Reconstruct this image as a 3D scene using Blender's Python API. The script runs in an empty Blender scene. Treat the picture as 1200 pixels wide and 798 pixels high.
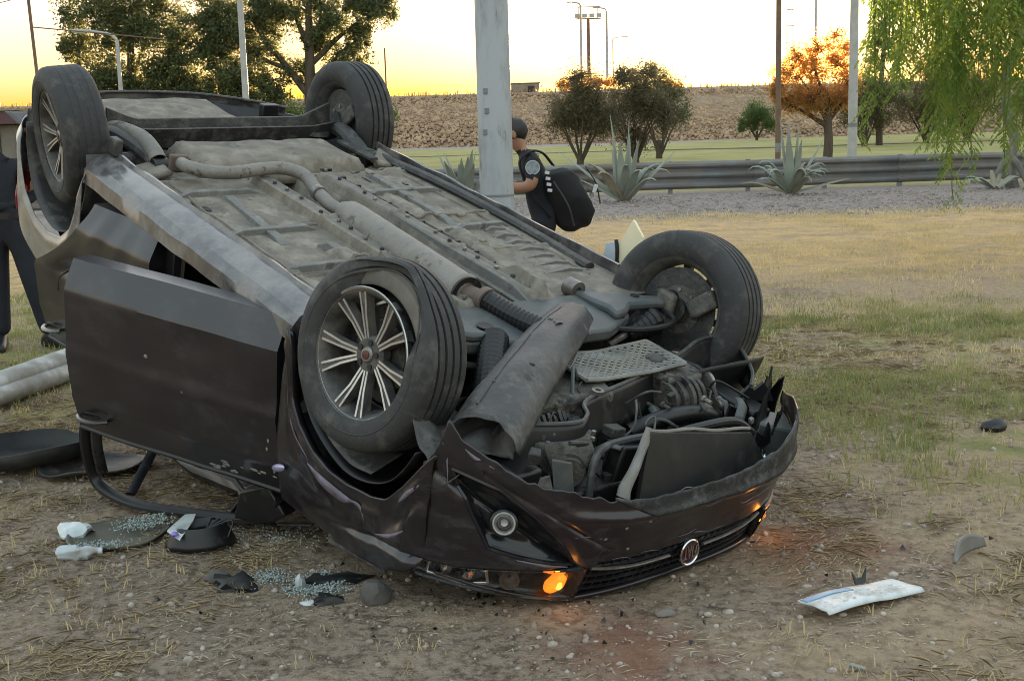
import bpy, bmesh, math, random
import numpy as np
from mathutils import Matrix, Vector, noise

SC = bpy.context.scene
COL = SC.collection
RND = random.Random(7)
NP = np.random.default_rng(11)
R = math.radians

# ------------------------------------------------------------------ camera, sky, sun, exposure
cam_d = bpy.data.cameras.new('camera')
cam = bpy.data.objects.new('camera', cam_d); COL.objects.link(cam)
cam_d.sensor_width = 36.0; cam_d.lens = 1450.0 / 1200.0 * 36.0
cam_d.clip_start = 0.05; cam_d.clip_end = 6000.0
cam.matrix_world = Matrix(((0.99960803, 0.02799634, 0.0, 0.0),
                           (-0.00446032, 0.15925561, -0.98722731, 0.0),
                           (-0.02763875, 0.98684034, 0.15931806, 1.42),
                           (0, 0, 0, 1)))
SC.camera = cam

SUN_EL = R(1.9); SUN_AZ = R(9.5)          # azimuth to the right of the view axis (+Y)
world = bpy.data.worlds.new('World'); SC.world = world; world.use_nodes = True
wn = world.node_tree; wn.nodes.clear()
sky = wn.nodes.new('ShaderNodeTexSky'); sky.sky_type = 'NISHITA'; sky.sun_disc = False
sky.sun_elevation = SUN_EL; sky.sun_rotation = SUN_AZ
sky.altitude = 700; sky.air_density = 1.3; sky.dust_density = 8.0; sky.ozone_density = 1.5
bg = wn.nodes.new('ShaderNodeBackground'); bg.inputs['Strength'].default_value = 0.15
wo = wn.nodes.new('ShaderNodeOutputWorld')
wn.links.new(bg.outputs[0], wo.inputs[0])

sun_d = bpy.data.lights.new('sun', 'SUN'); sun_d.energy = 5.0; sun_d.angle = R(0.53)
sun_d.color = (1.0, 0.62, 0.30)
sun = bpy.data.objects.new('sun', sun_d); COL.objects.link(sun)
sdir = Vector((math.sin(SUN_AZ) * math.cos(SUN_EL), math.cos(SUN_AZ) * math.cos(SUN_EL), math.sin(SUN_EL)))
sun.rotation_euler = sdir.to_track_quat('Z', 'Y').to_euler()
sun.location = (20, 100, 40)

# the phone compressed the range of the dusk sky: one even curve over the whole dome, plus the bright aureole round the sun
ga = wn.nodes.new('ShaderNodeGamma'); ga.inputs[1].default_value = 0.28
hs = wn.nodes.new('ShaderNodeHueSaturation'); hs.inputs['Saturation'].default_value = 1.28
tcw = wn.nodes.new('ShaderNodeTexCoord')
dt = wn.nodes.new('ShaderNodeVectorMath'); dt.operation = 'DOT_PRODUCT'; dt.inputs[1].default_value = sdir
mxm = wn.nodes.new('ShaderNodeMath'); mxm.operation = 'MAXIMUM'; mxm.inputs[1].default_value = 0
pw = wn.nodes.new('ShaderNodeMath'); pw.operation = 'POWER'; pw.inputs[1].default_value = 48
sc_ = wn.nodes.new('ShaderNodeVectorMath'); sc_.operation = 'SCALE'; sc_.inputs[0].default_value = (.95, .89, .72)
ad = wn.nodes.new('ShaderNodeVectorMath'); ad.operation = 'ADD'
wl_ = wn.links.new
hs.inputs['Hue'].default_value = 0.476
wl_(sky.outputs[0], ga.inputs[0]); wl_(ga.outputs[0], hs.inputs['Color']); wl_(tcw.outputs['Generated'], dt.inputs[0])
wl_(dt.outputs['Value'], mxm.inputs[0]); wl_(mxm.outputs[0], pw.inputs[0]); wl_(pw.outputs[0], sc_.inputs[3])
wl_(hs.outputs[0], ad.inputs[0]); wl_(sc_.outputs[0], ad.inputs[1]); wl_(ad.outputs[0], bg.inputs['Color'])

vs = SC.view_settings
vs.view_transform = 'Standard'; vs.look = 'None'; vs.gamma = 1.0; vs.use_curve_mapping = False
vs.exposure = 3.35
SC.cycles.use_denoising = True; SC.cycles.filter_width = 1.0
SC.cycles.max_bounces = 8; SC.cycles.transparent_max_bounces = 12
SC.cycles.sample_clamp_indirect = 6.0

# ------------------------------------------------------------------ helpers
def mat(name, c1, c2=None, scale=8.0, rough=0.6, metal=0.0, bump=0.0, bscale=40.0, coat=0.0,
        dust=None, dust_amt=0.0, dust_scale=3.0, rough2=None, detail=6.0, spec=0.5, stretch=None, emit=None, estr=0.0, stain=None, stain_amt=.3, stain_scale=14.0, speck=None, speck_scale=160.0):
    m = bpy.data.materials.new(name); m.use_nodes = True
    nt = m.node_tree; N = nt.nodes; Lk = nt.links
    b = N['Principled BSDF']
    b.inputs['Roughness'].default_value = rough; b.inputs['Metallic'].default_value = metal
    b.inputs['Specular IOR Level'].default_value = spec
    b.inputs['Coat Weight'].default_value = coat; b.inputs['Coat Roughness'].default_value = 0.12
    tc = N.new('ShaderNodeTexCoord'); vec = tc.outputs['Object']
    if stretch:
        mp = N.new('ShaderNodeMapping'); mp.inputs['Scale'].default_value = stretch
        Lk.new(vec, mp.inputs[0]); vec = mp.outputs[0]
    def nz(s, d=detail, rg=0.6):
        n = N.new('ShaderNodeTexNoise'); n.inputs['Scale'].default_value = s
        n.inputs['Detail'].default_value = d; n.inputs['Roughness'].default_value = rg
        Lk.new(vec, n.inputs['Vector']); return n
    def ramp(src, a, z):
        r = N.new('ShaderNodeMapRange'); r.inputs[1].default_value = a; r.inputs[2].default_value = z
        Lk.new(src, r.inputs[0]); return r.outputs[0]
    if c2 is None: c2 = tuple(x * 0.7 for x in c1)
    mx = N.new('ShaderNodeMix'); mx.data_type = 'RGBA'
    mx.inputs[6].default_value = (*c1, 1); mx.inputs[7].default_value = (*c2, 1)
    n1 = nz(scale); Lk.new(ramp(n1.outputs[0], 0.35, 0.65), mx.inputs[0])
    col = mx.outputs[2]
    rsock = None
    if dust:
        n2 = nz(dust_scale, 9.0, 0.68)
        k = ramp(n2.outputs[0], 0.64 - 0.5 * dust_amt, 0.84 - 0.42 * dust_amt)
        m2 = N.new('ShaderNodeMix'); m2.data_type = 'RGBA'; m2.inputs[7].default_value = (*dust, 1)
        Lk.new(k, m2.inputs[0]); Lk.new(col, m2.inputs[6]); col = m2.outputs[2]
        rr = N.new('ShaderNodeMapRange'); rr.inputs[3].default_value = rough
        rr.inputs[4].default_value = 0.85 if rough2 is None else rough2
        Lk.new(k, rr.inputs[0]); rsock = rr.outputs[0]
    if stain:
        n4 = nz(stain_scale, 12.0, 0.72); k4 = ramp(n4.outputs[0], 0.66 - 0.4 * stain_amt, 0.72 - 0.36 * stain_amt)
        m4 = N.new('ShaderNodeMix'); m4.data_type = 'RGBA'; m4.inputs[7].default_value = (*stain, 1)
        Lk.new(k4, m4.inputs[0]); Lk.new(col, m4.inputs[6]); col = m4.outputs[2]
    if speck:
        n5 = nz(speck_scale, 3.0, 0.6); k5 = ramp(n5.outputs[0], 0.60, 0.68)
        m5 = N.new('ShaderNodeMix'); m5.data_type = 'RGBA'; m5.inputs[7].default_value = (*speck, 1)
        Lk.new(k5, m5.inputs[0]); Lk.new(col, m5.inputs[6]); col = m5.outputs[2]
    Lk.new(col, b.inputs['Base Color'])
    if rsock: Lk.new(rsock, b.inputs['Roughness'])
    if bump > 0:
        n3 = nz(bscale, 5.0); bp = N.new('ShaderNodeBump'); bp.inputs['Strength'].default_value = bump
        bp.inputs['Distance'].default_value = 0.02
        Lk.new(n3.outputs[0], bp.inputs['Height']); Lk.new(bp.outputs[0], b.inputs['Normal'])
    if emit:
        b.inputs['Emission Color'].default_value = (*emit, 1); b.inputs['Emission Strength'].default_value = estr
    return m

def leaf_mat(name, c1, c2, trans=0.45, tcol=None, scale=0.6, rough=0.55):
    m = bpy.data.materials.new(name); m.use_nodes = True
    nt = m.node_tree; N = nt.nodes; Lk = nt.links; b = N['Principled BSDF']; out = N['Material Output']
    b.inputs['Roughness'].default_value = rough; b.inputs['Specular IOR Level'].default_value = 0.3
    tc = N.new('ShaderNodeTexCoord')
    n = N.new('ShaderNodeTexNoise'); n.inputs['Scale'].default_value = scale; n.inputs['Detail'].default_value = 8
    Lk.new(tc.outputs['Object'], n.inputs['Vector'])
    r = N.new('ShaderNodeMapRange'); r.inputs[1].default_value = .35; r.inputs[2].default_value = .65
    Lk.new(n.outputs[0], r.inputs[0])
    mx = N.new('ShaderNodeMix'); mx.data_type = 'RGBA'
    mx.inputs[6].default_value = (*c1, 1); mx.inputs[7].default_value = (*c2, 1)
    Lk.new(r.outputs[0], mx.inputs[0]); Lk.new(mx.outputs[2], b.inputs['Base Color'])
    t = N.new('ShaderNodeBsdfTranslucent')
    if tcol is None: Lk.new(mx.outputs[2], t.inputs[0])
    else: t.inputs[0].default_value = (*tcol, 1)
    ms = N.new('ShaderNodeMixShader'); ms.inputs[0].default_value = trans
    Lk.new(b.outputs[0], ms.inputs[1]); Lk.new(t.outputs[0], ms.inputs[2]); Lk.new(ms.outputs[0], out.inputs[0])
    return m

def tag(o, label=None, cat=None, group=None, kind=None):
    if label: o['label'] = label
    if cat: o['category'] = cat
    if group: o['group'] = group
    if kind: o['kind'] = kind
    return o

def empty(name, mtx=None, loc=None, parent=None):
    o = bpy.data.objects.new(name, None); COL.objects.link(o)
    o.empty_display_size = 0.2
    if parent: o.parent = parent
    if mtx is not None: o.matrix_local = mtx
    if loc is not None: o.location = loc
    return o

def V3(p): return Vector(p)

def catmull(pts, n=6):
    P = [V3(p) for p in pts]; P = [P[0] * 2 - P[1]] + P + [P[-1] * 2 - P[-2]]
    out = []
    for i in range(1, len(P) - 2):
        for k in range(n):
            t = k / n; a, b, c, d = P[i-1], P[i], P[i+1], P[i+2]
            out.append(0.5 * ((2*b) + (c-a)*t + (2*a-5*b+4*c-d)*t*t + (3*b-a-3*c+d)*t*t*t))
    out.append(P[-2]); return out

def frame(z, up=Vector((0, 0, 1))):
    z = z.normalized()
    if abs(z.dot(up)) > 0.98: up = Vector((0, 1, 0))
    x = up.cross(z).normalized(); y = z.cross(x); return x, y, z

class MB:
    def __init__(s): s.v = []; s.f = []
    def add(s, vs, fs):
        o = len(s.v); s.v += [tuple(v) for v in vs]; s.f += [tuple(i + o for i in f) for f in fs]; return s
    def box(s, c, size, rot=None):
        h = [x / 2 for x in size]; c = V3(c)
        vs = [Vector((sx * h[0], sy * h[1], sz * h[2])) for sx in (-1, 1) for sy in (-1, 1) for sz in (-1, 1)]
        if rot is not None: vs = [rot @ v for v in vs]
        return s.add([v + c for v in vs], [(0,1,3,2),(4,6,7,5),(0,4,5,1),(2,3,7,6),(0,2,6,4),(1,5,7,3)])
    def bar(s, a, b, w, h, up=(0, 0, 1), w2=None, h2=None):
        a, b = V3(a), V3(b); x, y, z = frame(b - a, V3(up)); w2 = w2 or w; h2 = h2 or h
        vs = [a + x*sx*w/2 + y*sy*h/2 for sx, sy in ((-1,-1),(1,-1),(1,1),(-1,1))] + \
             [b + x*sx*w2/2 + y*sy*h2/2 for sx, sy in ((-1,-1),(1,-1),(1,1),(-1,1))]
        return s.add(vs, [(3,2,1,0),(4,5,6,7),(0,1,5,4),(1,2,6,5),(2,3,7,6),(3,0,4,7)])
    def tube(s, pts, r, n=10, cap=True, flat=1.0, up=(0, 0, 1)):
        P = [V3(p) for p in pts]; m = len(P)
        rs = r if isinstance(r, (list, tuple)) else [r] * m
        if len(rs) != m:
            rs = [float(np.interp(i / (m-1), np.linspace(0, 1, len(rs)), rs)) for i in range(m)]
        vs = []; prev = None
        for i, p in enumerate(P):
            t = (P[min(i+1, m-1)] - P[max(i-1, 0)])
            if prev is None: x, y, z = frame(t, V3(up))
            else:
                z = t.normalized(); x = (prev - z * prev.dot(z)).normalized(); y = z.cross(x)
            prev = x
            for k in range(n):
                a = 2 * math.pi * k / n
                vs.append(p + x * math.cos(a) * rs[i] + y * math.sin(a) * rs[i] * flat)
        fs = [(i*n+k, i*n+(k+1) % n, (i+1)*n+(k+1) % n, (i+1)*n+k) for i in range(m-1) for k in range(n)]
        if cap: fs += [tuple(range(n-1, -1, -1)), tuple((m-1)*n+k for k in range(n))]
        return s.add(vs, fs)
    def lathe(s, prof, n=48, axis='Y', closed=True, fn=None, mtx=None):
        vs = []
        for k in range(n):
            a = 2 * math.pi * k / n; c, q = math.cos(a), math.sin(a)
            for j, (r, h) in enumerate(prof):
                if fn: r, h = fn(r, h, a, j)
                p = Vector((r*c, h, r*q)) if axis == 'Y' else (Vector((r*c, r*q, h)) if axis == 'Z' else Vector((h, r*c, r*q)))
                vs.append(mtx @ p if mtx is not None else p)
        m = len(prof); fs = []
        for k in range(n):
            k2 = (k + 1) % n
            for j in range(m if closed else m - 1):
                j2 = (j + 1) % m; fs.append((k*m+j, k2*m+j, k2*m+j2, k*m+j2))
        return s.add(vs, fs)
    def grid(s, fn, nu, nv, skip=None):
        vs = [fn(i / nu, j / nv) for i in range(nu + 1) for j in range(nv + 1)]
        fs = []
        for i in range(nu):
            for j in range(nv):
                if skip and skip((i + .5) / nu, (j + .5) / nv): continue
                fs.append((i*(nv+1)+j, (i+1)*(nv+1)+j, (i+1)*(nv+1)+j+1, i*(nv+1)+j+1))
        return s.add(vs, fs)
    def prism(s, poly, ext):
        P = [V3(p) for p in poly]; e = V3(ext); n = len(P)
        return s.add(P + [p + e for p in P], [tuple(range(n-1, -1, -1)), tuple(range(n, 2*n))] +
                     [(i, (i+1) % n, n+(i+1) % n, n+i) for i in range(n)])
    def loft(s, rings, closed=True, cap=True):
        n = len(rings[0]); vs = [p for r in rings for p in r]; fs = []
        for i in range(len(rings) - 1):
            for k in range(n if closed else n - 1):
                fs.append((i*n+k, i*n+(k+1) % n, (i+1)*n+(k+1) % n, (i+1)*n+k))
        if cap and closed: fs += [tuple(range(n-1, -1, -1)), tuple((len(rings)-1)*n+k for k in range(n))]
        return s.add(vs, fs)
    def sphere(s, c, r, n=10, m=7, sc=(1, 1, 1), rot=None):
        c = V3(c); vs = []
        for i in range(m + 1):
            th = math.pi * i / m
            for k in range(n):
                a = 2 * math.pi * k / n
                p = Vector((math.sin(th)*math.cos(a)*sc[0], math.sin(th)*math.sin(a)*sc[1], math.cos(th)*sc[2])) * r
                vs.append(c + (rot @ p if rot is not None else p))
        return s.add(vs, [(i*n+k, i*n+(k+1) % n, (i+1)*n+(k+1) % n, (i+1)*n+k) for i in range(m) for k in range(n)])
    def map(s, fn): s.v = [tuple(fn(V3(v))) for v in s.v]; return s
    def wobble(s, amp, scale, seed=0.0):
        o = Vector((seed, seed * 1.7, seed * .3))
        return s.map(lambda p: p + noise.noise_vector(p * scale + o) * amp)
    def build(s, name, m, parent=None, smooth=35, bevel=0.0, solid=0.0, clean=True, mtx=None, subs=0, solid_off=0.0):
        me = bpy.data.meshes.new(name); me.from_pydata(s.v, [], s.f)
        if clean:
            bm = bmesh.new(); bm.from_mesh(me)
            bmesh.ops.remove_doubles(bm, verts=bm.verts, dist=1e-5)
            bmesh.ops.recalc_face_normals(bm, faces=bm.faces); bm.to_mesh(me); bm.free()
        me.materials.append(m)
        if smooth:
            me.shade_smooth(); me.set_sharp_from_angle(angle=R(smooth))
        o = bpy.data.objects.new(name, me); COL.objects.link(o)
        if parent is not None: o.parent = parent
        if mtx is not None: o.matrix_local = mtx
        if subs:
            d = o.modifiers.new('subdivision', 'SUBSURF'); d.levels = subs; d.render_levels = subs
        if solid:
            d = o.modifiers.new('thickness', 'SOLIDIFY'); d.thickness = solid; d.offset = solid_off
        if bevel:
            d = o.modifiers.new('edge', 'BEVEL'); d.width = bevel; d.segments = 2; d.limit_method = 'ANGLE'; d.angle_limit = R(40)
        return o

def mesh_np(name, V, F, m, parent=None, smooth=False):
    """fast mesh from numpy arrays; F is (n,3) or (n,4)"""
    me = bpy.data.meshes.new(name); V = np.asarray(V, np.float32); F = np.asarray(F, np.int32)
    k = F.shape[1]
    me.vertices.add(len(V)); me.vertices.foreach_set('co', V.ravel())
    me.loops.add(F.size); me.loops.foreach_set('vertex_index', F.ravel())
    me.polygons.add(len(F)); me.polygons.foreach_set('loop_start', np.arange(0, F.size, k, dtype=np.int32))
    me.polygons.foreach_set('loop_total', np.full(len(F), k, np.int32))
    me.update(calc_edges=True); me.validate()
    me.materials.append(m)
    if smooth: me.shade_smooth()
    o = bpy.data.objects.new(name, me); COL.objects.link(o)
    if parent is not None: o.parent = parent
    return o

def scatter(tv, tf, P, S, rots):
    """template verts (k,3), faces, positions (n,3), scales (n,3), rotation matrices (n,3,3)"""
    tv = np.asarray(tv); tf = np.asarray(tf); n = len(P)
    W = tv[None] * S[:, None, :]
    W = np.einsum('nij,nkj->nki', rots, W) + P[:, None, :]
    F = tf[None] + (np.arange(n) * len(tv))[:, None, None]
    return W.reshape(-1, 3), F.reshape(-1, tf.shape[1])

def rotz(a):
    c, s = np.cos(a), np.sin(a); o = np.zeros_like(a); l = np.ones_like(a)
    return np.stack([np.stack([c, -s, o], -1), np.stack([s, c, o], -1), np.stack([o, o, l], -1)], -2)

def rand_rot(n):
    q = NP.normal(size=(n, 4)); q /= np.linalg.norm(q, axis=1)[:, None]
    w, x, y, z = q.T
    return np.stack([np.stack([1-2*(y*y+z*z), 2*(x*y-z*w), 2*(x*z+y*w)], -1),
                     np.stack([2*(x*y+z*w), 1-2*(x*x+z*z), 2*(y*z-x*w)], -1),
                     np.stack([2*(x*z-y*w), 2*(y*z+x*w), 1-2*(x*x+y*y)], -1)], -2)

def vnoise(x, y, seed=0):
    """smooth value noise on numpy arrays"""
    xi = np.floor(x).astype(np.int64); yi = np.floor(y).astype(np.int64); xf = x - xi; yf = y - yi
    def h(a, b):
        k = (a * 374761393 + b * 668265263 + seed * 974711) & 0x7fffffff
        k = ((k ^ (k >> 13)) * 1274126177) & 0x7fffffff
        return ((k ^ (k >> 16)) & 0xffff) / 65535.0
    u = xf * xf * (3 - 2 * xf); v = yf * yf * (3 - 2 * yf)
    return (h(xi, yi) * (1-u) + h(xi+1, yi) * u) * (1-v) + (h(xi, yi+1) * (1-u) + h(xi+1, yi+1) * u) * v

def fbm(x, y, seed=0, o=4):
    t = 0; a = 0.5
    for i in range(o): t = t + a * vnoise(x * 2**i, y * 2**i, seed + i); a *= 0.5
    return t

def ico(sub=1):
    bm = bmesh.new(); bmesh.ops.create_icosphere(bm, subdivisions=sub, radius=1.0)
    v = np.array([p.co[:] for p in bm.verts]); f = np.array([[q.index for q in p.verts] for p in bm.faces]); bm.free()
    return v, f
# ------------------------------------------------------------------ setting: ground
def gh(x, y):
    x = np.asarray(x, float); y = np.asarray(y, float)
    r = np.clip((y - 62) / 54.0, 0, 1); z = r * r * (3 - 2 * r) * 0.95
    near = np.clip(1 - (np.hypot(x, y - 5) - 20) / 30, 0, 1)
    z = z + near * ((fbm(x * 0.9, y * 0.9, 3) - 0.47) * 0.05 + (fbm(x * 6, y * 6, 9, 3) - 0.44) * 0.034 + (fbm(x * 17, y * 17, 5, 2) - .37) * .022)
    k = np.exp(-(np.hypot(x + .35, (y - 4.6) * .8) / 1.6) ** 4)      # trodden flat where the wreck lies
    return z - k * 0.012

def axis_pts(lo, hi, d0, d1, step):
    a = list(np.arange(lo, hi, step)); s = step
    p = hi
    while p < d1: a.append(p); s *= 1.13; p += s
    p = lo; s = step; b = []
    while p > d0: s *= 1.13; p -= s; b.append(p)
    return np.array(b[::-1] + a + [d1])

def ground_material():
    m = bpy.data.materials.new('ground_soil'); m.use_nodes = True
    nt = m.node_tree; N = nt.nodes; Lk = nt.links; b = N['Principled BSDF']
    b.inputs['Roughness'].default_value = 0.95; b.inputs['Specular IOR Level'].default_value = 0.15
    tc = N.new('ShaderNodeTexCoord'); co = tc.outputs['Object']
    sp = N.new('ShaderNodeSeparateXYZ'); Lk.new(co, sp.inputs[0])
    def nz(s, d=6, rg=.6, dist=0.0):
        n = N.new('ShaderNodeTexNoise'); n.inputs['Scale'].default_value = s; n.inputs['Detail'].default_value = d
        n.inputs['Roughness'].default_value = rg; n.inputs['Distortion'].default_value = dist
        Lk.new(co, n.inputs['Vector']); return n.outputs[0]
    def mr(x, a, c, lo=0.0, hi=1.0):
        r = N.new('ShaderNodeMapRange'); r.inputs[1].default_value = a; r.inputs[2].default_value = c
        r.inputs[3].default_value = lo; r.inputs[4].default_value = hi; Lk.new(x, r.inputs[0]); return r.outputs[0]
    def mth(op, a, c):
        n = N.new('ShaderNodeMath'); n.operation = op
        for i, q in enumerate((a, c)):
            if isinstance(q, (int, float)): n.inputs[i].default_value = q
            else: Lk.new(q, n.inputs[i])
        return n.outputs[0]
    def mix(f, a, c):
        n = N.new('ShaderNodeMix'); n.data_type = 'RGBA'
        if isinstance(f, (int, float)): n.inputs[0].default_value = f
        else: Lk.new(f, n.inputs[0])
        for i, q in ((6, a), (7, c)):
            if isinstance(q, tuple): n.inputs[i].default_value = (*q, 1)
            else: Lk.new(q, n.inputs[i])
        return n.outputs[2]
    big = nz(.35, 5); mid = nz(1.3, 6, .62); fine = nz(22, 6, .7); grit = nz(90, 4, .7)
    dirt = mix(mr(mid, .35, .65), (.42, .32, .24), (.53, .425, .335))
    dirt = mix(mr(fine, .46, .62), dirt, (.19, .135, .097))
    dirt = mix(mr(nz(45, 5, .75), .56, .64), dirt, (.085, .058, .042))
    dirt = mix(mr(grit, .58, .68), dirt, (.62, .51, .40))
    straw = mix(mr(fine, .35, .65), (.64, .475, .31), (.43, .315, .205))
    gold = mix(mr(nz(7, 6, .7), .35, .65), (.84, .56, .27), (.60, .42, .22))
    gravel = mix(mr(nz(5, 8, .75), .35, .65), (.43, .365, .335), (.26, .22, .20))
    turf = mix(mr(nz(3.0, 7, .7), .4, .62), (.28, .285, .11), (.52, .42, .21))
    lawn = mix(mr(nz(.25, 7, .7), .35, .65), (.30, .29, .11), (.42, .37, .17))
    red = (.36, .17, .11)
    # straw patches over the near soil
    k = mr(mth('ADD', mth('ADD', mid, mth('MULTIPLY', big, .5)), mr(sp.outputs[0], .2, 2.2, 0.0, .14)), .72, .88)
    c = mix(mth('MULTIPLY', k, .75), dirt, straw)
    # greener turf to the right of the wreck and on the left verge
    yw = mth('ADD', sp.outputs[1], mth('MULTIPLY', mth('SUBTRACT', mid, .5), 3.0))
    xr = mth('MULTIPLY', mr(sp.outputs[0], 1.0, 2.0), mth('MULTIPLY', mr(yw, 4.2, 5.6), mr(yw, 11.0, 9.0)))
    xl = mth('MULTIPLY', mr(sp.outputs[0], -1.9, -2.6), mr(yw, 4.6, 5.8))
    c = mix(mth('MULTIPLY', mth('MAXIMUM', xr, xl), mr(nz(2.6, 8, .75), .45, .56)), c, turf)
    c = mix(mth('MULTIPLY', mr(yw, 11.5, 13.5), mr(nz(2.0, 8, .75), .40, .56, .10, 1.0)), c, gold)
    c = mix(mr(mth('ADD', sp.outputs[1], mth('MULTIPLY', mid, 4.0)), 22.5, 24.2), c, gravel)
    c = mix(mr(yw, 31.5, 33.5), c, lawn)
    yb = mth('ADD', sp.outputs[1], mth('MULTIPLY', nz(.05, 3), 10))
    c = mix(mth('MULTIPLY', mr(yb, 108, 110), mr(sp.outputs[0], 26, 10)), c, gravel)
    dk = mth('MULTIPLY', mr(yb, 92, 92.6), mr(yb, 94.6, 94.0)); c = mix(dk, c, (.09, .075, .05))
    # reddish soil in front of the grille, turn signal glow painted in
    def blot(x, y, r):
        d = N.new('ShaderNodeVectorMath'); d.operation = 'DISTANCE'; d.inputs[1].default_value = (x, y, 0)
        Lk.new(co, d.inputs[0]); return mr(mth('ADD', d.outputs['Value'], mth('MULTIPLY', mth('SUBTRACT', nz(4, 6, .7), .5), .8)), r, r * .2)
    c = mix(mth('MULTIPLY', mth('MAXIMUM', blot(1.02, 4.12, .36), blot(.30, 3.30, .30)), .75), c, red)
    Lk.new(c, b.inputs['Base Color'])
    bp = N.new('ShaderNodeBump'); bp.inputs['Strength'].default_value = 1.0; bp.inputs['Distance'].default_value = .05
    hgt = mth('ADD', mth('MULTIPLY', fine, 1.0), mth('MULTIPLY', grit, .5)); Lk.new(hgt, bp.inputs['Height'])
    Lk.new(bp.outputs[0], b.inputs['Normal'])
    return m

gx = axis_pts(-3.6, 3.6, -900, 900, .045); gy = axis_pts(2.3, 8.6, -60, 1800, .045)
GX, GY = np.meshgrid(gx, gy, indexing='ij'); nx, ny = GX.shape
gv = np.stack([GX, GY, gh(GX, GY)], -1).reshape(-1, 3)
ii = (np.arange(nx - 1)[:, None] * ny + np.arange(ny - 1)[None]).ravel()
ground = mesh_np('ground', gv, np.stack([ii, ii + ny, ii + ny + 1, ii + 1], -1), ground_material(), smooth=True)
tag(ground, kind='structure')

# ------------------------------------------------------------------ rip-rap embankment
M_bank = mat('embankment_soil', (.33, .235, .16), (.21, .15, .10), scale=.8, rough=.95, bump=.5, bscale=4)
M_bank_top = mat('embankment_crest', (.20, .15, .08), (.12, .09, .05), scale=1.0, rough=.95)
def bank_pt(u, v):
    x = -260 + 560 * u
    prof = [(117.0, .70), (118.5, 1.15), (120.5, 2.35), (122.5, 3.6), (124.5, 4.8), (126.5, 5.75), (128.0, 6.15), (131, 6.3), (145, 6.3), (190, 5.9), (210, 2), (225, .6)]
    t = v * (len(prof) - 1); i = min(int(t), len(prof) - 2); f = t - i
    y = prof[i][0] * (1-f) + prof[i+1][0] * f; z = prof[i][1] * (1-f) + prof[i+1][1] * f
    n = noise.noise(Vector((x * .02, y * .1, 0))) * .15 + noise.noise(Vector((x * .4, y * .4, 3))) * .04
    return Vector((x, y + math.sin(x * .013) * 1.5, z + n * min(1, max(0, z - .7))))
mb = MB().grid(bank_pt, 420, 22); embankment = mb.build('embankment', M_bank, smooth=60, clean=False)
tag(embankment, kind='structure')
M_riprap = mat('rip_rap_stone', (.46, .315, .20), (.28, .185, .115), scale=.9, rough=.9, bump=.4, bscale=6, detail=3)
n = 46000
tv, tf = ico(1)
tv = tv * (1 + .25 * (NP.random(len(tv))[:, None] - .5))
u = NP.random(n); v = NP.random(n)
bx = -70 + 160 * u; t = v ** .9
by = 117.6 + 9.2 * t + np.sin(bx * .013) * 1.5; bz = .85 + 5.2 * t
P = np.stack([bx, by, bz - .0], -1); S = np.exp(NP.normal(-2.15, .34, (n, 1))) * NP.uniform(.75, 1.25, (n, 3))
V, F = scatter(tv, tf, P, S, rand_rot(n))
o = mesh_np('rip_rap', V, F, M_riprap, parent=embankment); tag(o, kind='stuff')
# dry weeds on the crest
n = 2600
bx = NP.uniform(-70, 95, n); P = np.stack([bx, 127.3 + NP.random(n) * 2 + np.sin(bx * .013) * 1.5, np.full(n, 6.05)], -1)
tvb = np.array([[-.05, 0, 0], [.05, 0, 0], [.10, .02, .42], [0, .02, .6]]); tfb = np.array([[0, 1, 2, 3]])
V, F = scatter(tvb, tfb, P, NP.uniform(.4, 1.1, (n, 1)) * np.ones((1, 3)), rotz(NP.uniform(0, 6.28, n)))
M_weed = leaf_mat('dry_weed', (.30, .22, .09), (.20, .16, .06), trans=.4)
o = mesh_np('crest_weeds', V, F, M_weed, parent=embankment); tag(o, kind='stuff')

# ------------------------------------------------------------------ building block on the crest, low stand-in block far left for an unidentified dark strip
M_conc = mat('weathered_concrete', (.33, .27, .21), (.24, .19, .15), scale=2, rough=.9)
M_dark = mat('dark_opening', (.02, .02, .022), (.012, .012, .014), rough=.4)
blk = empty('pump_house', loc=(2.1, 131.5, 6.1))
MB().box((0, 0, .55), (2.9, 2.2, 1.1)).build('wall', M_conc, blk, bevel=.03)
MB().box((0, 0, 1.14), (3.1, 2.4, .08)).build('roof', M_conc, blk, bevel=.02)
MB().box((.6, -1.103, .42), (.7, .03, .82)).build('door', M_dark, blk)
tag(blk, 'small flat roofed concrete pump house on the embankment crest', 'building')
M_plum = mat('maroon_fascia', (.11, .045, .055), (.08, .035, .045), rough=.6)
M_render = mat('grey_render', (.20, .175, .155), (.15, .13, .115), scale=1.5, rough=.9)
lb = empty('unidentified_block', loc=(-29.6, 62, 0.0))
MB().box((0, 0, 1.4), (13, 6, 2.8)).build('wall', M_render, lb, bevel=.03)
rf = MB().box((0, -.1, 3.12), (13.6, 6.8, .62)).build('roof', M_plum, lb, bevel=.03)
MB().box((0, -.1, 3.48), (13.8, 7.0, .10)).build('roof_edge', M_conc, rf)
for k in range(4):
    w = MB().box((-4.6 + 3.1 * k, -3.0, 2.05), (2.3, .10, 1.0)).build('window', M_dark, lb)
    MB().box((-4.6 + 3.1 * k, -3.06, 2.05), (.06, .05, 1.0)).build('window_bar', M_conc, w)
tag(lb, 'low grey block with flat maroon roof standing in for an unidentified strip beyond the wreck', 'building')

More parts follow.
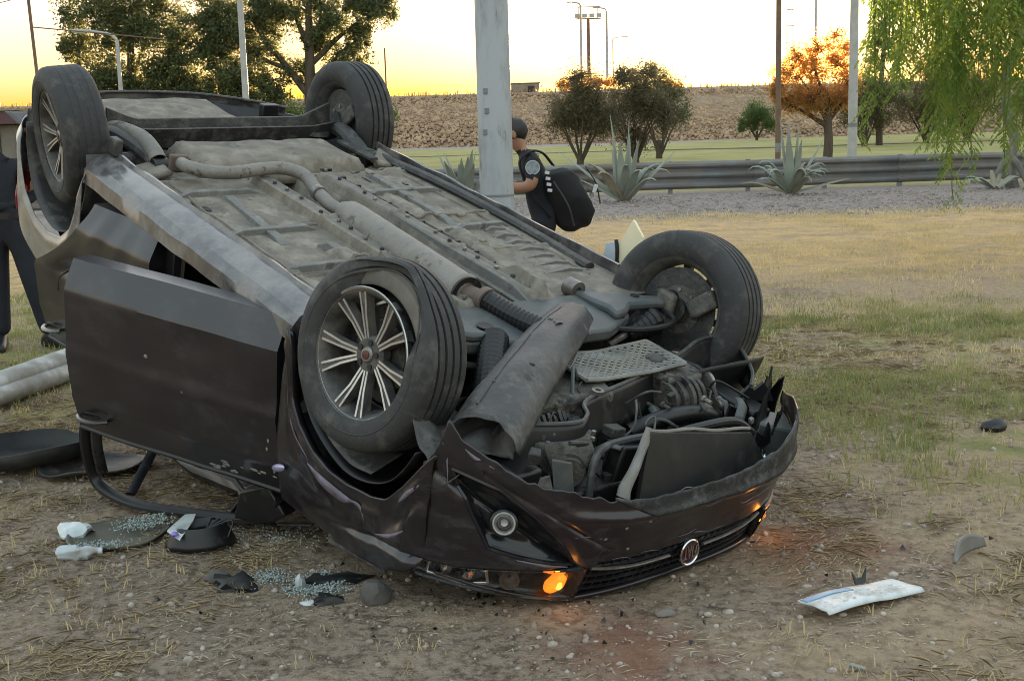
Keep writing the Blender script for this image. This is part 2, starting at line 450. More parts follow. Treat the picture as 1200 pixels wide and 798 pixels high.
# ------------------------------------------------------------------ guard rail
M_galv = mat('galvanised_steel', (.21, .22, .23), (.13, .14, .15), scale=1.2, rough=.55, metal=.35, dust=(.20, .17, .14), dust_amt=.45, dust_scale=.8)
M_galv2 = mat('rail_post_steel', (.26, .27, .28), (.18, .18, .19), scale=1.2, rough=.6, metal=.4)
rail = empty('guard_rail', loc=(0, 30.6, 0)); RD = Vector((1, .12, 0)).normalized(); RNm = Vector((.12, -1, 0)).normalized()
tag(rail, 'long galvanised corrugated steel guard rail behind the agave plants', 'guard rail')
rprof = [(0, .30), (.03, .315), (.085, .345), (.085, .385), (.03, .43), (0, .445), (0, .475), (.03, .49), (.085, .525), (.085, .565),
         (.03, .605), (0, .62), (0, .65), (.03, .665), (.085, .695), (.085, .735), (.03, .765), (0, .78)]
def rail_panel(x0, x1, lift):
    rings = []
    for x in (x0, (x0 + x1) / 2, x1):
        sag = noise.noise(Vector((x * .4, 2, 0))) * .02
        b0 = RD * x + RNm * (.0 + lift)
        rings.append([b0 + RNm * (.03 + d) + Vector((0, 0, .10 + (z - .30) * 1.42 + sag)) for d, z in rprof])
    mb = MB(); n_ = len(rprof)
    vs_ = [p for r in rings for p in r]
    mb.add(vs_, [(i*n_+k, i*n_+k+1, (i+1)*n_+k+1, (i+1)*n_+k) for i in range(2) for k in range(n_-1)])
    return mb
for i in range(20):
    x0 = -34 + i * 4.0
    pn = rail_panel(x0, x0 + 4.18, .006 * (i % 2)).build('beam', M_galv, rail, smooth=30, solid=.004)
    mb = MB()
    for z in (.26, .46, .66):
        for dx in (.06, .14): 
            c = RD * (x0 + dx) + RNm * (.122) + Vector((0, 0, z)); mb.box(c, (.03, .02, .03))
    mb.build('splice_bolts', M_galv2, pn)['kind'] = 'stuff'
    MB().bar(RD * (x0 + .1) - RNm * .06 + Vector((0, 0, -.2)), RD * (x0 + .1) - RNm * .06 + Vector((0, 0, .80)), .10, .14).build('post', M_galv2, rail)
    MB().bar(RD * (x0 + 2.1) - RNm * .06 + Vector((0, 0, -.2)), RD * (x0 + 2.1) - RNm * .06 + Vector((0, 0, .80)), .10, .14).build('post', M_galv2, rail)

# ------------------------------------------------------------------ poles
M_pole = mat('pale_pole_paint', (.40, .43, .46), (.33, .36, .39), scale=3, rough=.5, dust=(.25, .255, .26), dust_amt=.3, dust_scale=6, stretch=(1, 1, .25), stain=(.20, .19, .175), stain_amt=.18, stain_scale=9)
M_pole2 = mat('galvanised_pole', (.42, .42, .42), (.33, .33, .33), scale=3, rough=.5)
M_rust = mat('rusty_pole', (.20, .13, .09), (.14, .09, .065), scale=3, rough=.8)
M_lampglass = mat('lamp_lens', (.5, .5, .48), rough=.25)
def pole(label, x, y, z0, h, r0, r1, m, kind='plain', arm=1.8, armdir=-1, name='street_lamp', cat='street lamp', lean=(0, 0), bands=(), group=None):
    t = empty(name, loc=(x, y, z0))
    mb = MB(); n_ = 9
    P = [Vector((lean[0] * i / n_ * h, lean[1] * i / n_ * h, h * i / n_)) for i in range(n_ + 1)]
    mb.tube(P, [r0, r1], n=20 if r0 > .09 else 10); mb.build('shaft', m, t)
    top = P[-1]
    if r0 > .05:
        MB().box((0, 0, .012), (r0 * 4.4, r0 * 4.4, .024)).build('base_plate', M_galv2, t, bevel=.004)
    for z, dz in bands:
        f = z / h; MB().lathe([(r0 + (r1 - r0) * f + .006, z), (r0 + (r1 - r0) * f + .006, z + dz), (r0 + (r1 - r0) * f - .01, z + dz), (r0 + (r1 - r0) * f - .01, z)], n=20, axis='Z').build('band', M_galv2, t)
    if kind == 'arm':
        A = catmull([top, top + Vector((armdir * .25 * arm, 0, .22)), top + Vector((armdir * arm, 0, .38))], 5)
        MB().tube(A, r1 * .7, n=8).build('arm', m, t)
        h_ = MB().box(A[-1] + Vector((armdir * .30, 0, .0)), (.68, .24, .12)).build('lamp_head', M_pole2, t, bevel=.03)
        MB().box(A[-1] + Vector((armdir * .32, 0, -.072)), (.46, .17, .03)).build('lens', M_lampglass, h_)
    if kind == 'flood':
        MB().box(top + Vector((0, 0, .05)), (3.2, .16, .14)).build('crossbar', m, t)
        for k in range(4):
            MB().box(top + Vector((-1.35 + .9 * k, -.1, .42)), (.62, .35, .5)).build('flood_light', M_pole2, t, bevel=.04)
        MB().box(top + Vector((0, 0, 1.5)), (3.0, .10, .10)).build('crossbar', m, t)
        for s_ in (-1, 1): MB().box(top + Vector((s_ * 1.2, 0, .8)), (.08, .08, 1.5)).build('upright', m, t)
    tag(t, label, cat, group); return t
mp = pole('thick pale painted street light pole standing right behind the overturned car', -.075, 8.5, 0, 9.0, .118, .10, M_pole, 'arm', 2.0, -1, bands=((1.05, .012), (2.4, .008)))
for a, z in ((2.2, 1.75), (2.25, 1.62), (2.1, 1.48)):
    MB().box((.1135 * math.cos(a + 2.0), .1135 * math.sin(a + 2.0), z), (.03, .02, .035)).build('paint_chip', M_galv2, mp)
pole('pale grey light pole with dark joint band behind the guard rail', 11.05, 40, 0, 9.5, .155, .11, M_pole2, 'arm', 1.6, 1, bands=((1.55, .12),))
pole('slim rusty brown mast rising behind the agave by the guard rail', 7.48, 34.5, 0, 9.0, .078, .07, M_rust, 'plain', name='mast', cat='mast', bands=((.9, .25),))
pole('slim street lamp with short arm in front of the leafy trees', -15.2, 50, 0, 5.75, .11, .07, M_pole2, 'arm', 1.1, -1)
pole('tall pale lamp pole between the two leafy trees', -9.25, 45, 0, 9.5, .13, .09, M_pole2, 'arm', 1.6, 1)
tp = pole('thin dark utility pole carrying wires beside the leafy trees', -14.65, 40, 0, 9.5, .06, .045, M_rust, 'plain', name='utility_pole', cat='utility pole', lean=(-.03, 0))
for zz, x1, y1, z1, sg in ((6.3, -40, 44, 6.6, 1.3), (8.3, -40, 44, 8.9, 1.2)):
    A = Vector((-.03 * zz, 0, zz)); B = Vector((x1 + 14.65, y1 - 40, z1))
    MB().tube([A.lerp(B, i / 12) - Vector((0, 0, sg * 4 * (i / 12) * (1 - i / 12))) for i in range(13)], .013, n=5).build('wire', M_rust, tp)
MB().tube([Vector((-.03*5.35, 0, 5.35)), Vector((3.0, 4, 5.2))], .02, n=5).build('stay_rod', M_rust, tp)
pole('tall single arm lamp mast beyond the embankment, beside the floodlight mast', 9.15, 150, 5, 11.9, .17, .13, M_pole2, 'arm', 1.0, -1)
pole('floodlight mast with twin crossbars beyond the embankment', 10.7, 160, 5, 11.2, .26, .2, M_rust, 'flood', name='floodlight_mast', cat='floodlight mast')
pole('slim lamp mast just past the floodlight mast', 12.2, 150, 5, 11.2, .17, .13, M_pole2, 'arm', 1.0, -1)
pole('shorter faint lamp mast farthest beyond the embankment', 17.2, 200, 5, 11.7, .12, .10, M_pole2, 'arm', 1.8, 1)
pole('lone thin post on the bare embankment skyline', -14.1, 150, 5, 7.6, .10, .09, M_rust, 'plain', name='post', cat='post')
pole('thin grey mast above the orange lit tree', 36.9, 150, 5, 14, .14, .12, M_pole2, 'plain', name='mast', cat='mast')
# lattice tower, faint behind the rusty mast
lt = empty('lattice_tower', loc=(45.2, 200, 0))
mb = MB()
for sx, sy in ((-1, -1), (1, -1), (1, 1), (-1, 1)):
    MB().bar((sx * .55, sy * .55, 4), (sx * .42, sy * .42, 32), .07, .07).build('leg', M_pole2, lt)
for k in range(9):
    z = 8 + k * 2.5
    MB().box((0, 0, z), (1.1, 1.1, .07)).build('brace', M_pole2, lt)
tag(lt, 'faint slender lattice tower far behind the rusty mast', 'tower')
# ------------------------------------------------------------------ trees and plants
M_bark = mat('bark', (.10, .075, .055), (.06, .045, .035), scale=4, rough=.95, bump=.5, bscale=10, stretch=(1, 1, .3))
M_bark_grey = mat('grey_bark', (.20, .19, .175), (.12, .115, .105), scale=5, rough=.95, bump=.5, bscale=14, stretch=(1, 1, .3))
M_leafA = leaf_mat('dark_green_leaf', (.085, .115, .055), (.15, .165, .075), trans=.4)
M_leafB = leaf_mat('olive_leaf', (.125, .11, .065), (.17, .15, .085), trans=.45)
M_leafC = leaf_mat('orange_glare_leaf', (.17, .13, .075), (.22, .165, .09), trans=.72, tcol=(.66, .38, .12))  # orange glare of the low sun put into the translucent leaf colour
M_leafG = leaf_mat('fresh_green_leaf', (.11, .16, .05), (.15, .20, .07), trans=.4)
M_leafW = leaf_mat('pepper_tree_leaf', (.095, .18, .032), (.25, .33, .07), trans=.5, scale=2.2)

LEAF_V = np.array([[0, 0, 0], [.5, .22, .08], [1, 0, -.05], [.5, -.22, .08]]) - np.array([.5, 0, 0])
LEAF_F = np.array([[0, 1, 2], [0, 2, 3]])

DENS = 2.2
def clump_points(clumps, rng, sub=26, spread=.22):
    out = []
    for (c, rad, cnt) in clumps:
        c = np.array(c); rad = np.array(rad)
        k = max(3, int(sub)); d = rng.normal(size=(k, 3)); d /= np.linalg.norm(d, axis=1)[:, None]
        cc = d * (rng.random((k, 1)) ** .45) * rad
        w = rng.integers(0, k, cnt); s = rng.uniform(.5, 1.3, k)
        w = rng.integers(0, k, int(cnt * DENS)); cnt = len(w)
        p = cc[w] + rng.normal(size=(cnt, 3)) * rad.mean() * spread * s[w][:, None]
        out.append(c + p)
    return np.concatenate(out)

def tree(name, label, base, trunk, limbs, clumps, leaf, m_leaf, m_bark=None, sub=26, spread=.22, seed=1, cat='tree', twigs=0, ls=1.0):
    """trunk: list of (x,y,z,r) relative to base; limbs: lists of the same; clumps: ((x,y,z),(rx,ry,rz),count)"""
    rng = np.random.default_rng(seed); t = empty(name, loc=base)
    P = catmull([q[:3] for q in trunk], 4)
    tr = MB().tube(P, [q[3] for q in trunk], n=10).wobble(.03, 1.3, seed).build('trunk', m_bark or M_bark, t)
    for L in limbs:
        Q = catmull([q[:3] for q in L], 4); MB().tube(Q, [q[3] for q in L], n=7).wobble(.05, 1.1, seed).build('limb', m_bark or M_bark, tr)
    pts = clump_points(clumps, rng, sub, spread)
    if twigs:
        mb = MB(); cs = [Vector(c[0]) for c in clumps]
        for i in rng.integers(0, len(pts), twigs):
            p = Vector(pts[i]); c = min(cs, key=lambda q: (q - p).length)
            a = c.lerp(p, .15); mid = a.lerp(p, .5) + Vector(rng.normal(size=3)) * .1
            mb.tube([a, mid, p], [.03, .012], n=4, cap=False)
        mb.build('twigs', m_bark or M_bark, tr, clean=False, smooth=0)['kind'] = 'stuff'
    n_ = len(pts); S = (rng.uniform(.6, 1.35, (n_, 1)) * leaf) * np.array([[1, 1.0, 1]]) * ls
    V, F = scatter(LEAF_V, LEAF_F, pts, S, rand_rot(n_))
    cr = mesh_np('crown', V, F, m_leaf, parent=t); tag(cr, kind='stuff')
    tag(t, label, cat); return t

def blob(c, r, n, sq=1.0): return (c, (r, r, r * sq), n)
# two big trees on the left, crowns running out of the picture at the top
tree('leafy_tree', 'dense dark green tree with its crown behind the arm lamp', (-17.6, 60, 0),
     [(0, 0, 0, .30), (.1, 0, 2, .26), (-.1, 0, 4.5, .22), (.1, 0, 8, .12)],
     [[(0, 0, 3.2, .16), (-1.5, .2, 5, .1), (-3, 0, 6.2, .05)], [(0, 0, 3.6, .16), (1.6, .2, 5.2, .1), (3, 0, 6.5, .05)], [(0, 0, 5, .14), (.8, .5, 7, .09), (1.5, 0, 9, .05)]],
     [blob((-.8, 0, 5.0), 1.5, 2600), blob((1.6, .2, 4.7), 1.6, 3000), blob((-2.7, 0, 6.3), .75, 700), blob((-1.5, -.3, 7.6), 1.5, 2600), blob((.9, .2, 7.2), 1.7, 3000), blob((3.2, 0, 6.2), 1.5, 2000), blob((2.6, 0, 4.0), 1.5, 2200, .8), blob((0, 0, 9.5), 2.2, 2600), blob((-1.9, 0, 4.2), .75, 600), blob((.4, 0, 3.6), 1.4, 1800, .7), blob((4.6, 0, 4.6), .9, 700), blob((4.4, 0, 7.0), 1.3, 1300), blob((3.9, .3, 8.6), 1.4, 1200), blob((-1.0, 0, 3.3), 1.2, 1000, .7), blob((3.6, 0, 3.1), 1.2, 1000, .7)],
     .19, M_leafA, sub=40, spread=.17, seed=5, twigs=160)
tree('leafy_tree', 'spreading tree with visible forked limbs and drooping leaf sprays behind the raised rear wheel', (-9.3, 60, 0),
     [(0, 0, 0, .34), (0, 0, 2, .30), (.05, 0, 4.2, .27), (.1, 0, 5.6, .22), (.2, 0, 8.5, .12)],
     [[(0, 0, 3.8, .20), (-1.0, .2, 5.1, .16), (-1.9, .1, 6.3, .12), (-2.6, 0, 7.6, .07)], [(-.9, .2, 5.0, .13), (-2.2, 0, 5.6, .08), (-3.2, 0, 6.2, .05)],
      [(.1, 0, 5.2, .16), (1.4, .2, 6.4, .11), (2.6, 0, 7.2, .06)], [(0, 0, 4.4, .14), (1.1, .3, 5.3, .08), (2.0, .1, 6.2, .05)], [(.1, 0, 6, .15), (-.5, .3, 7.5, .10), (-1, 0, 9, .06)]],
     [blob((-3.3, 0, 7.0), 1.5, 2300), blob((-1.4, .2, 7.9), 1.5, 2300), blob((.9, .1, 7.8), 1.6, 2500), blob((2.9, 0, 7.6), 1.2, 1500), blob((3.6, 0, 7.9), .8, 700), blob((1.9, 0, 5.2), 1.0, 1100), blob((-3.4, 0, 4.6), 1.5, 2100, .8), blob((-1.8, -.2, 3.9), .9, 800, .8), blob((-4.3, 0, 5.9), .9, 700), blob((0, 0, 9.8), 2.0, 1600), blob((-4.6, .2, 3.9), .9, 700), blob((1.2, .2, 3.9), .7, 450), blob((2.4, 0, 6.3), .7, 500), blob((-2.4, 0, 5.6), 1.1, 1000), blob((-3.0, 0, 3.3), 1.2, 900, .7), blob((.6, .4, 6.4), .9, 800), blob((-.7, .5, 5.0), .8, 500)],
     .18, M_leafA, sub=34, spread=.17, seed=8, twigs=160)
tree('low_tree', 'low hazy green hedge tree at the foot of the leafy trees', (-13.2, 72, .1), [(0, 0, 0, .16), (0, 0, 2.2, .1)], [],
     [blob((-2, 0, 3.2), 1.5, 1200, .8), blob((.6, 0, 3.1), 1.5, 1200, .8), blob((3.2, 0, 3.0), 1.4, 1000, .8), blob((-4.6, 0, 2.9), 1.4, 1000, .8), blob((6, 0, 2.7), 1.3, 800, .8)], .2, M_leafG, seed=9)
# shrubs in front of the embankment
def shrub_limbs(n_, r, h, rng):
    L = []
    for k in range(n_):
        a = 2 * math.pi * k / n_ + rng.uniform(-.3, .3); q = rng.uniform(.6, 1.0)
        L.append([(0, 0, .12, .085), (.32*r*math.cos(a)*q, .32*r*math.sin(a)*q, h * .38, .06), (.75*r*math.cos(a)*q, .75*r*math.sin(a)*q, h * .8, .025)])
    return L
rr = random.Random(3)
tree('bushy_tree', 'dark multi stemmed bushy tree just behind the backpack carrier', (3.75, 64, 0), [(0, 0, 0, .20), (0, 0, .6, .17)],
     shrub_limbs(7, 2.0, 3.0, rr), [blob((-.7, 0, 2.9), 1.0, 1800), blob((.7, 0, 2.9), 1.05, 1900), blob((0, 0, 3.7), 1.0, 1800), blob((-1.2, 0, 2.3), .7, 700), blob((1.2, 0, 2.2), .7, 800), blob((-.2, 0, 4.45), .5, 350), blob((0, .2, 2.2), .8, 900)],
     .12, M_leafB, sub=15, spread=.36, seed=21, twigs=320)
tree('bushy_tree', 'brownish twiggy bushy tree with sunlit crown behind the largest agave', (6.8, 66, 0), [(0, 0, 0, .2), (0, 0, .5, .16)],
     shrub_limbs(8, 2.0, 3.2, rr), [blob((-.8, 0, 2.7), 1.1, 1600), blob((.7, 0, 2.9), 1.1, 1800), blob((.1, 0, 3.9), 1.0, 1600), blob((1.5, 0, 2.4), .8, 800), blob((-.7, 0, 4.6), .5, 350), blob((.7, 0, 4.7), .55, 400), blob((0, .3, 1.8), .9, 700)],
     .12, M_leafB, sub=14, spread=.38, seed=22, twigs=420)
tree('bushy_tree', 'green bushy tree tucked behind the twiggy one, crown above the embankment line', (9.0, 74, 0), [(0, 0, 0, .2), (0, 0, 1.2, .16)],
     shrub_limbs(6, 1.9, 3.6, rr), [blob((-.8, 0, 3.4), 1.1, 1300), blob((.7, 0, 3.6), 1.1, 1300), blob((0, 0, 4.7), .9, 900), blob((1.3, 0, 2.7), .8, 600), blob((-1.5, 0, 4.9), .5, 250), blob((-.3, 0, 5.4), .5, 250)],
     .12, M_leafA, sub=20, spread=.24, seed=23, twigs=160)
tree('bushy_tree', 'small sunlit orange bush top showing over the embankment crest', (17.0, 131, 6.1), [(0, 0, 0, .12), (0, 0, .5, .08)],
     [], [blob((0, 0, .7), .75, 700, .7), blob((.9, 0, .5), .6, 450, .7), blob((-.8, 0, .45), .6, 400, .7)], .16, M_leafC, seed=24)
tree('bushy_tree', 'sunlit crest bush half hidden behind the dark bushy tree', (6.0, 131, 6.1), [(0, 0, 0, .12), (0, 0, .5, .08)],
     [], [blob((0, 0, .8), .8, 700, .8), blob((.9, 0, .6), .7, 450, .7), blob((2.0, 0, .9), .9, 700, .7), blob((3.4, 0, 1.1), .9, 700, .7), blob((4.8, 0, .9), .9, 600, .7)], .17, M_leafC, seed=25)
tree('round_bush', 'round fresh green bush alone at the embankment foot', (21.2, 106, .85), [(0, 0, 0, .12), (0, 0, .8, .10)],
     shrub_limbs(5, 1.3, 1.6, rr), [blob((-.6, 0, 1.8), 1.0, 1300), blob((.7, 0, 1.8), 1.0, 1300), blob((0, 0, 2.4), .95, 1100), blob((-1.2, 0, 1.3), .6, 400), blob((1.2, 0, 1.4), .6, 400)],
     .15, M_leafG, sub=24, seed=26)
tree('spreading_tree', 'flat crowned tree glowing orange beside the rusty mast', (15.9, 62, 0), [(0, 0, 0, .26), (.05, 0, 1.0, .23), (0, 0, 1.9, .20), (.05, 0, 3.2, .15)],
     [[(0, 0, 1.7, .15), (-1.0, 0, 2.3, .10), (-2.3, 0, 3.0, .05)], [(0, 0, 1.9, .13), (.7, .2, 2.8, .09), (1.2, 0, 3.8, .05)], [(0, 0, 2.8, .13), (-.5, 0, 3.9, .07), (-.9, 0, 5.0, .04)], [(0, 0, 1.8, .10), (-.6, -.3, 2.8, .06), (-1.5, 0, 4.2, .03)]],
     [blob((-1.9, 0, 3.1), .85, 1500, .75), blob((-.6, 0, 3.0), 1.0, 1900, .75), blob((.6, 0, 3.0), .8, 1300, .8), blob((-2.0, 0, 4.3), .75, 700, .8), blob((-.8, 0, 4.5), .9, 950, .8), blob((.5, 0, 4.6), .85, 850, .9), blob((-1.5, 0, 5.1), .65, 480), blob((-.4, .2, 5.5), .7, 520), blob((.7, 0, 5.5), .7, 520), blob((1.1, 0, 3.8), .6, 700), blob((.3, 0, 6.1), .4, 130), blob((-2.6, 0, 3.7), .45, 400)],
     .13, M_leafC, sub=26, spread=.24, seed=27, twigs=260)
tree('dark_tree', 'dark olive tree standing behind the pale banded light pole', (24.3, 85, .15), [(0, 0, 0, .22), (0, 0, 1.4, .18), (0, 0, 3, .12)],
     shrub_limbs(5, 1.8, 3.6, rr), [blob((-.7, 0, 3.0), 1.3, 1500), blob((.8, 0, 3.2), 1.3, 1500), blob((0, 0, 4.4), 1.3, 1500), blob((.9, 0, 2.1), .9, 700), blob((-.9, 0, 2.0), .9, 700)],
     .15, M_leafB, sub=26, seed=28, twigs=120)
tree('tall_tree', 'tall narrow tree with clumped foliage behind the hanging green branches', (25.6, 86, .15), [(0, 0, 0, .25), (0, 0, 3, .2), (.2, 0, 7, .14), (.4, 0, 11, .06)],
     [[(.1, 0, 5.5, .08), (-.8, 0, 6.6, .04)], [(.2, 0, 6.5, .08), (1.1, 0, 7.6, .04)]],
     [blob((0, 0, 7.6), .9, 1100), blob((.5, 0, 9.0), .9, 1000), blob((-.4, 0, 6.1), .7, 600), blob((.8, 0, 6.6), .7, 600), blob((.5, 0, 3.6), 1.4, 1300), blob((0, 0, 10.4), 1.0, 700)], .15, M_leafA, sub=16, spread=.2, seed=29)
for k, (px, py, s_) in enumerate(((29.5, 88, 1.0), (33.8, 92, 1.15), (38.5, 90, .9))):
    tree('dark_tree', ['dark background tree just right of the tall narrow tree', 'broad background tree behind the pepper tree trunk', 'outermost dark background tree beyond the pepper tree'][k], (px, py, .2),
         [(0, 0, 0, .22), (0, 0, 1.4, .18), (0, 0, 3, .12)], shrub_limbs(5, 2 * s_, 3.6 * s_, rr),
         [blob((-1.1*s_, 0, 3.0*s_), 1.5*s_, 1400), blob((1.1*s_, 0, 3.2*s_), 1.5*s_, 1400), blob((0, 0, 4.6*s_), 1.5*s_, 1400), blob((0, 0, 2.2*s_), 1.3*s_, 700)], .17, M_leafB, sub=26, seed=40 + k)

# ------------------------------------------------------------------ pepper tree with hanging sprays (right foreground)
def pepper_tree(base, near, label, m_leaf):
    rng = np.random.default_rng(77)
    base = Vector(base); t = empty('pepper_tree', loc=base)
    tr = MB()
    tr.tube(catmull([(.15, 0, -.1), (-.05, 0, .55), (.12, 0, 1.05), (-.08, 0, 1.7), (-.2, -.2, 2.6), (.1, -.5, 3.8), (.2, -.9, 5.2)], 5), [.17, .14, .12, .12, .12, .13, .10, .08], n=10)
    tr.wobble(.04, 2.2, 4); trunk = tr.build('trunk', M_bark_grey, t)
    for ex, ey in ((-.55, -.2), (.35, -.35), (.6, .1)):
        MB().tube(catmull([(0, 0, .75), (ex * .5, ey * .6, .45), (ex, ey, -.05)], 4), [.09, .05], n=8).wobble(.03, 3, 2).build('root', M_bark_grey, trunk)
    ends = []
    for k in range(11):
        a = 2 * math.pi * k / 11 + rng.uniform(-.2, .2); q = rng.uniform(3.2, 5.4)
        if math.cos(a) < -.35: q *= .72
        if near: q *= .8
        A = [(.1, -.5, 3.4 + .1 * k), (q*.4*math.cos(a), q*.4*math.sin(a) - .7, 5.2), (q*.8*math.cos(a), q*.8*math.sin(a) - .9, 5.9), (q*math.cos(a), q*math.sin(a) - 1, 5.6)]
        C_ = catmull(A, 5); MB().tube(C_, [.09, .05, .02], n=7).build('limb', M_bark_grey, trunk); ends.append(C_)
    if near:      # long boughs that carry the hanging sprays towards the road
        for k in range(7):
            ex, ey = (3.7 + .35 * k, 12.6 + .25 * (k % 4)); B_ = Vector((ex, ey, 3.55 + .1 * (k % 3))) - base
            C_ = catmull([(.1, -.5, 3.6 + .1 * k), B_ * .45 + Vector((0, 0, 2.6)), B_ * .8 + Vector((0, 0, 1.05)), B_], 6); MB().tube(C_, [.07, .04, .015], n=7).build('bough', M_bark_grey, trunk)
    stems = MB(); LP = []; LD = []; LS = []
    def strand(p, L, tipdir):
        n_ = max(5, int(L / .07)); q = Vector(p); pts = [q.copy()]; d = Vector((tipdir[0], tipdir[1], -1)).normalized()
        for i in range(n_):
            d = (d + Vector((rng.normal() * .05, rng.normal() * .05, -.10))).normalized(); q = q + d * .07; pts.append(q.copy())
            if q.z < .08: break
            side = 1 if i % 2 else -1
            a = rng.uniform(0, 6.28)
            ld = Vector((math.cos(a) * .75, math.sin(a) * .75, -.75)).normalized()
            for j in range(9):
                f = j / 9; c = q + ld * (.02 + .17 * f) - Vector((0, 0, .05 * f * f))
                sd = ld.cross(Vector((0, 0, 1))).normalized() * (1 if j % 2 else -1)
                LP.append(c); LD.append((ld * .7 + sd * .7 - Vector((0, 0, .35))).normalized()); LS.append(rng.uniform(.045, .085) if near else rng.uniform(.07, .12))
        stems.tube(pts[::2] if len(pts) > 6 else pts, .006, n=4, cap=False)
    if near:
        for (px, yb, k) in ((1034, 130, 3), (1046, 165, 2), (1062, 150, 3), (1080, 158, 3), (1098, 180, 3), (1112, 150, 2), (1129, 240, 5), (1144, 200, 3), (1160, 130, 3), (1176, 160, 3), (1190, 220, 3), (1199, 190, 2), (1120, 120, 3), (1150, 100, 3), (1070, 100, 3), (1050, 90, 2), (1185, 110, 3), (1090, 80, 3), (1165, 70, 3), (1215, 170, 3), (1235, 150, 3), (1255, 180, 3)):
            for i in range(int(k * 1.7)):
                d = rng.uniform(12.4, 14.2); x = (px - 600 + rng.normal() * 7) / 1450 * d; zb = 1.42 - (yb - 149) / 1450 * d; zt = rng.uniform(3.2, 3.9)
                strand(Vector((x, d, zt)) - base, (zt - zb) * (1 if i == 0 else rng.uniform(.55, .95)), (rng.normal() * .05, rng.normal() * .05))
    else:
        for C_ in ends:
            for i in range(6):
                p = C_[rng.integers(5, len(C_))] + Vector(rng.normal(size=3)) * .45
                strand(p, rng.uniform(1.2, 2.6), (rng.normal() * .15, rng.normal() * .15))
    stems.build('spray_stems', m_leaf, trunk, clean=False, smooth=0)['kind'] = 'stuff'
    n_ = len(LP); P = np.array([p[:] for p in LP]); D = np.array([d[:] for d in LD])
    side = np.cross(D, rng.normal(size=(n_, 3))); side /= np.linalg.norm(side, axis=1)[:, None]; up = np.cross(D, side)
    rots = np.stack([D, side, up], -1)
    V, F = scatter(LEAF_V + np.array([.5, 0, 0]), LEAF_F, P, np.array(LS)[:, None] * np.array([[1, .75, .6]]), rots)
    cr = mesh_np('crown', V, F, m_leaf, parent=t); tag(cr, kind='stuff')
    tag(t, label, 'tree')
pepper_tree((11.75, 29.2, 0), False, 'pepper tree with grey twisted trunk standing at the guard rail', M_leafA)
pepper_tree((8.9, 14.6, 0), True, 'pepper tree hanging long bright green sprays in front of the guard rail', M_leafW)

# ------------------------------------------------------------------ agaves
M_agave = mat('agave_leaf', (.27, .30, .255), (.19, .225, .185), scale=2.0, rough=.6, dust=(.30, .29, .24), dust_amt=.35, dust_scale=2.0)
M_agave_dry = mat('agave_dry_leaf', (.30, .27, .20), (.20, .18, .13), scale=2.0, rough=.8)
def agave(label, x, y, s_, specs, seed):
    rng = random.Random(seed); t = empty('agave_plant', loc=(x, y, 0))
    for (az, el, L, w, droop, fold) in specs:
        L *= s_; w *= s_; az = R(az); el = R(el); p = Vector((0.06 * math.cos(az), .06 * math.sin(az), .05)); pts = []; n_ = 9
        e = el; sdv = Vector((-math.sin(az), math.cos(az), 0)); rings = []
        for i in range(n_ + 1):
            f = i / n_; d = Vector((math.cos(az) * math.cos(e), math.sin(az) * math.cos(e), math.sin(e)))
            nrm = sdv.cross(d); ww = w * (.75 + .9 * f - 1.62 * f * f) + .004; th = .035 * s_ * (1 - f) + .004
            rings.append([p - sdv * ww + nrm * ww * .35, p - nrm * th * -.1, p + sdv * ww + nrm * ww * .35, p + sdv * ww * .5 - nrm * th, p - sdv * ww * .5 - nrm * th])
            p = p + d * (L / n_); e -= droop * (f ** 1.5) * (3.0 if (fold and f > .45) else 1.0) / n_ * 3
        MB().loft(rings).build('leaf', M_agave_dry if fold and rng.random() < .4 else M_agave, t, smooth=50, clean=False)
    tag(t, label, 'agave', 'agave plants along the guard rail')
rg = random.Random(5)
S1 = [(0, 88, 1.75, .10, .05, 0), (170, 84, 1.9, .10, .05, 0), (60, 80, 1.45, .11, .1, 0), (250, 82, 1.3, .11, .1, 0), (320, 76, 1.35, .12, .1, 0), (120, 74, 1.2, .11, .15, 0), (15, 42, 1.55, .085, .02, 0), (172, 40, 1.75, .10, .1, 0), (200, 55, 1.3, .11, .5, 1), (340, 58, 1.2, .12, .6, 1), (290, 52, 1.2, .12, .7, 1), (230, 50, 1.2, .12, .7, 1), (270, 62, 1.15, .12, .6, 1), (310, 40, 1.1, .10, .6, 1), (160, 62, 1.1, .12, .6, 1), (25, 60, 1.1, .12, .8, 1), (90, 60, 1.2, .11, .5, 1), (185, 30, 1.1, .10, .2, 0), (355, 50, 1.3, .1, .9, 1)]
agave('largest grey green agave with stiff upright leaves beside the backpack carrier', 2.55, 27.4, 1.0, S1, 1)
S1 += [(rg.uniform(0, 360), rg.uniform(38, 66), rg.uniform(.8, 1.25), rg.uniform(.09, .13), rg.uniform(.5, 1.1), 1) for _ in range(14)] + [(rg.uniform(0, 360), rg.uniform(72, 86), rg.uniform(1.0, 1.4), .11, .08, 0) for _ in range(5)]
S2 = [(180, 84, 1.75, .09, .05, 0), (10, 86, 1.55, .08, .05, 0), (100, 88, 1.6, .10, .05, 0), (250, 80, 1.35, .12, .1, 0), (300, 78, 1.25, .11, .1, 0), (15, 58, 1.45, .06, .05, 0), (350, 15, 1.3, .08, .1, 0), (170, 50, 1.2, .10, .8, 1), (200, 60, 1.2, .10, .8, 1), (340, 60, 1.1, .11, .9, 1), (20, 55, 1.1, .11, .9, 1), (225, 50, 1.1, .11, .9, 1), (280, 55, 1.0, .11, .8, 1), (310, 48, 1.0, .11, .7, 1), (190, 20, 1.2, .08, .3, 1), (140, 60, 1.0, .1, .8, 1)] + [(rg.uniform(0, 360), rg.uniform(30, 62), rg.uniform(.7, 1.15), rg.uniform(.08, .11), rg.uniform(.6, 1.2), 1) for _ in range(14)]
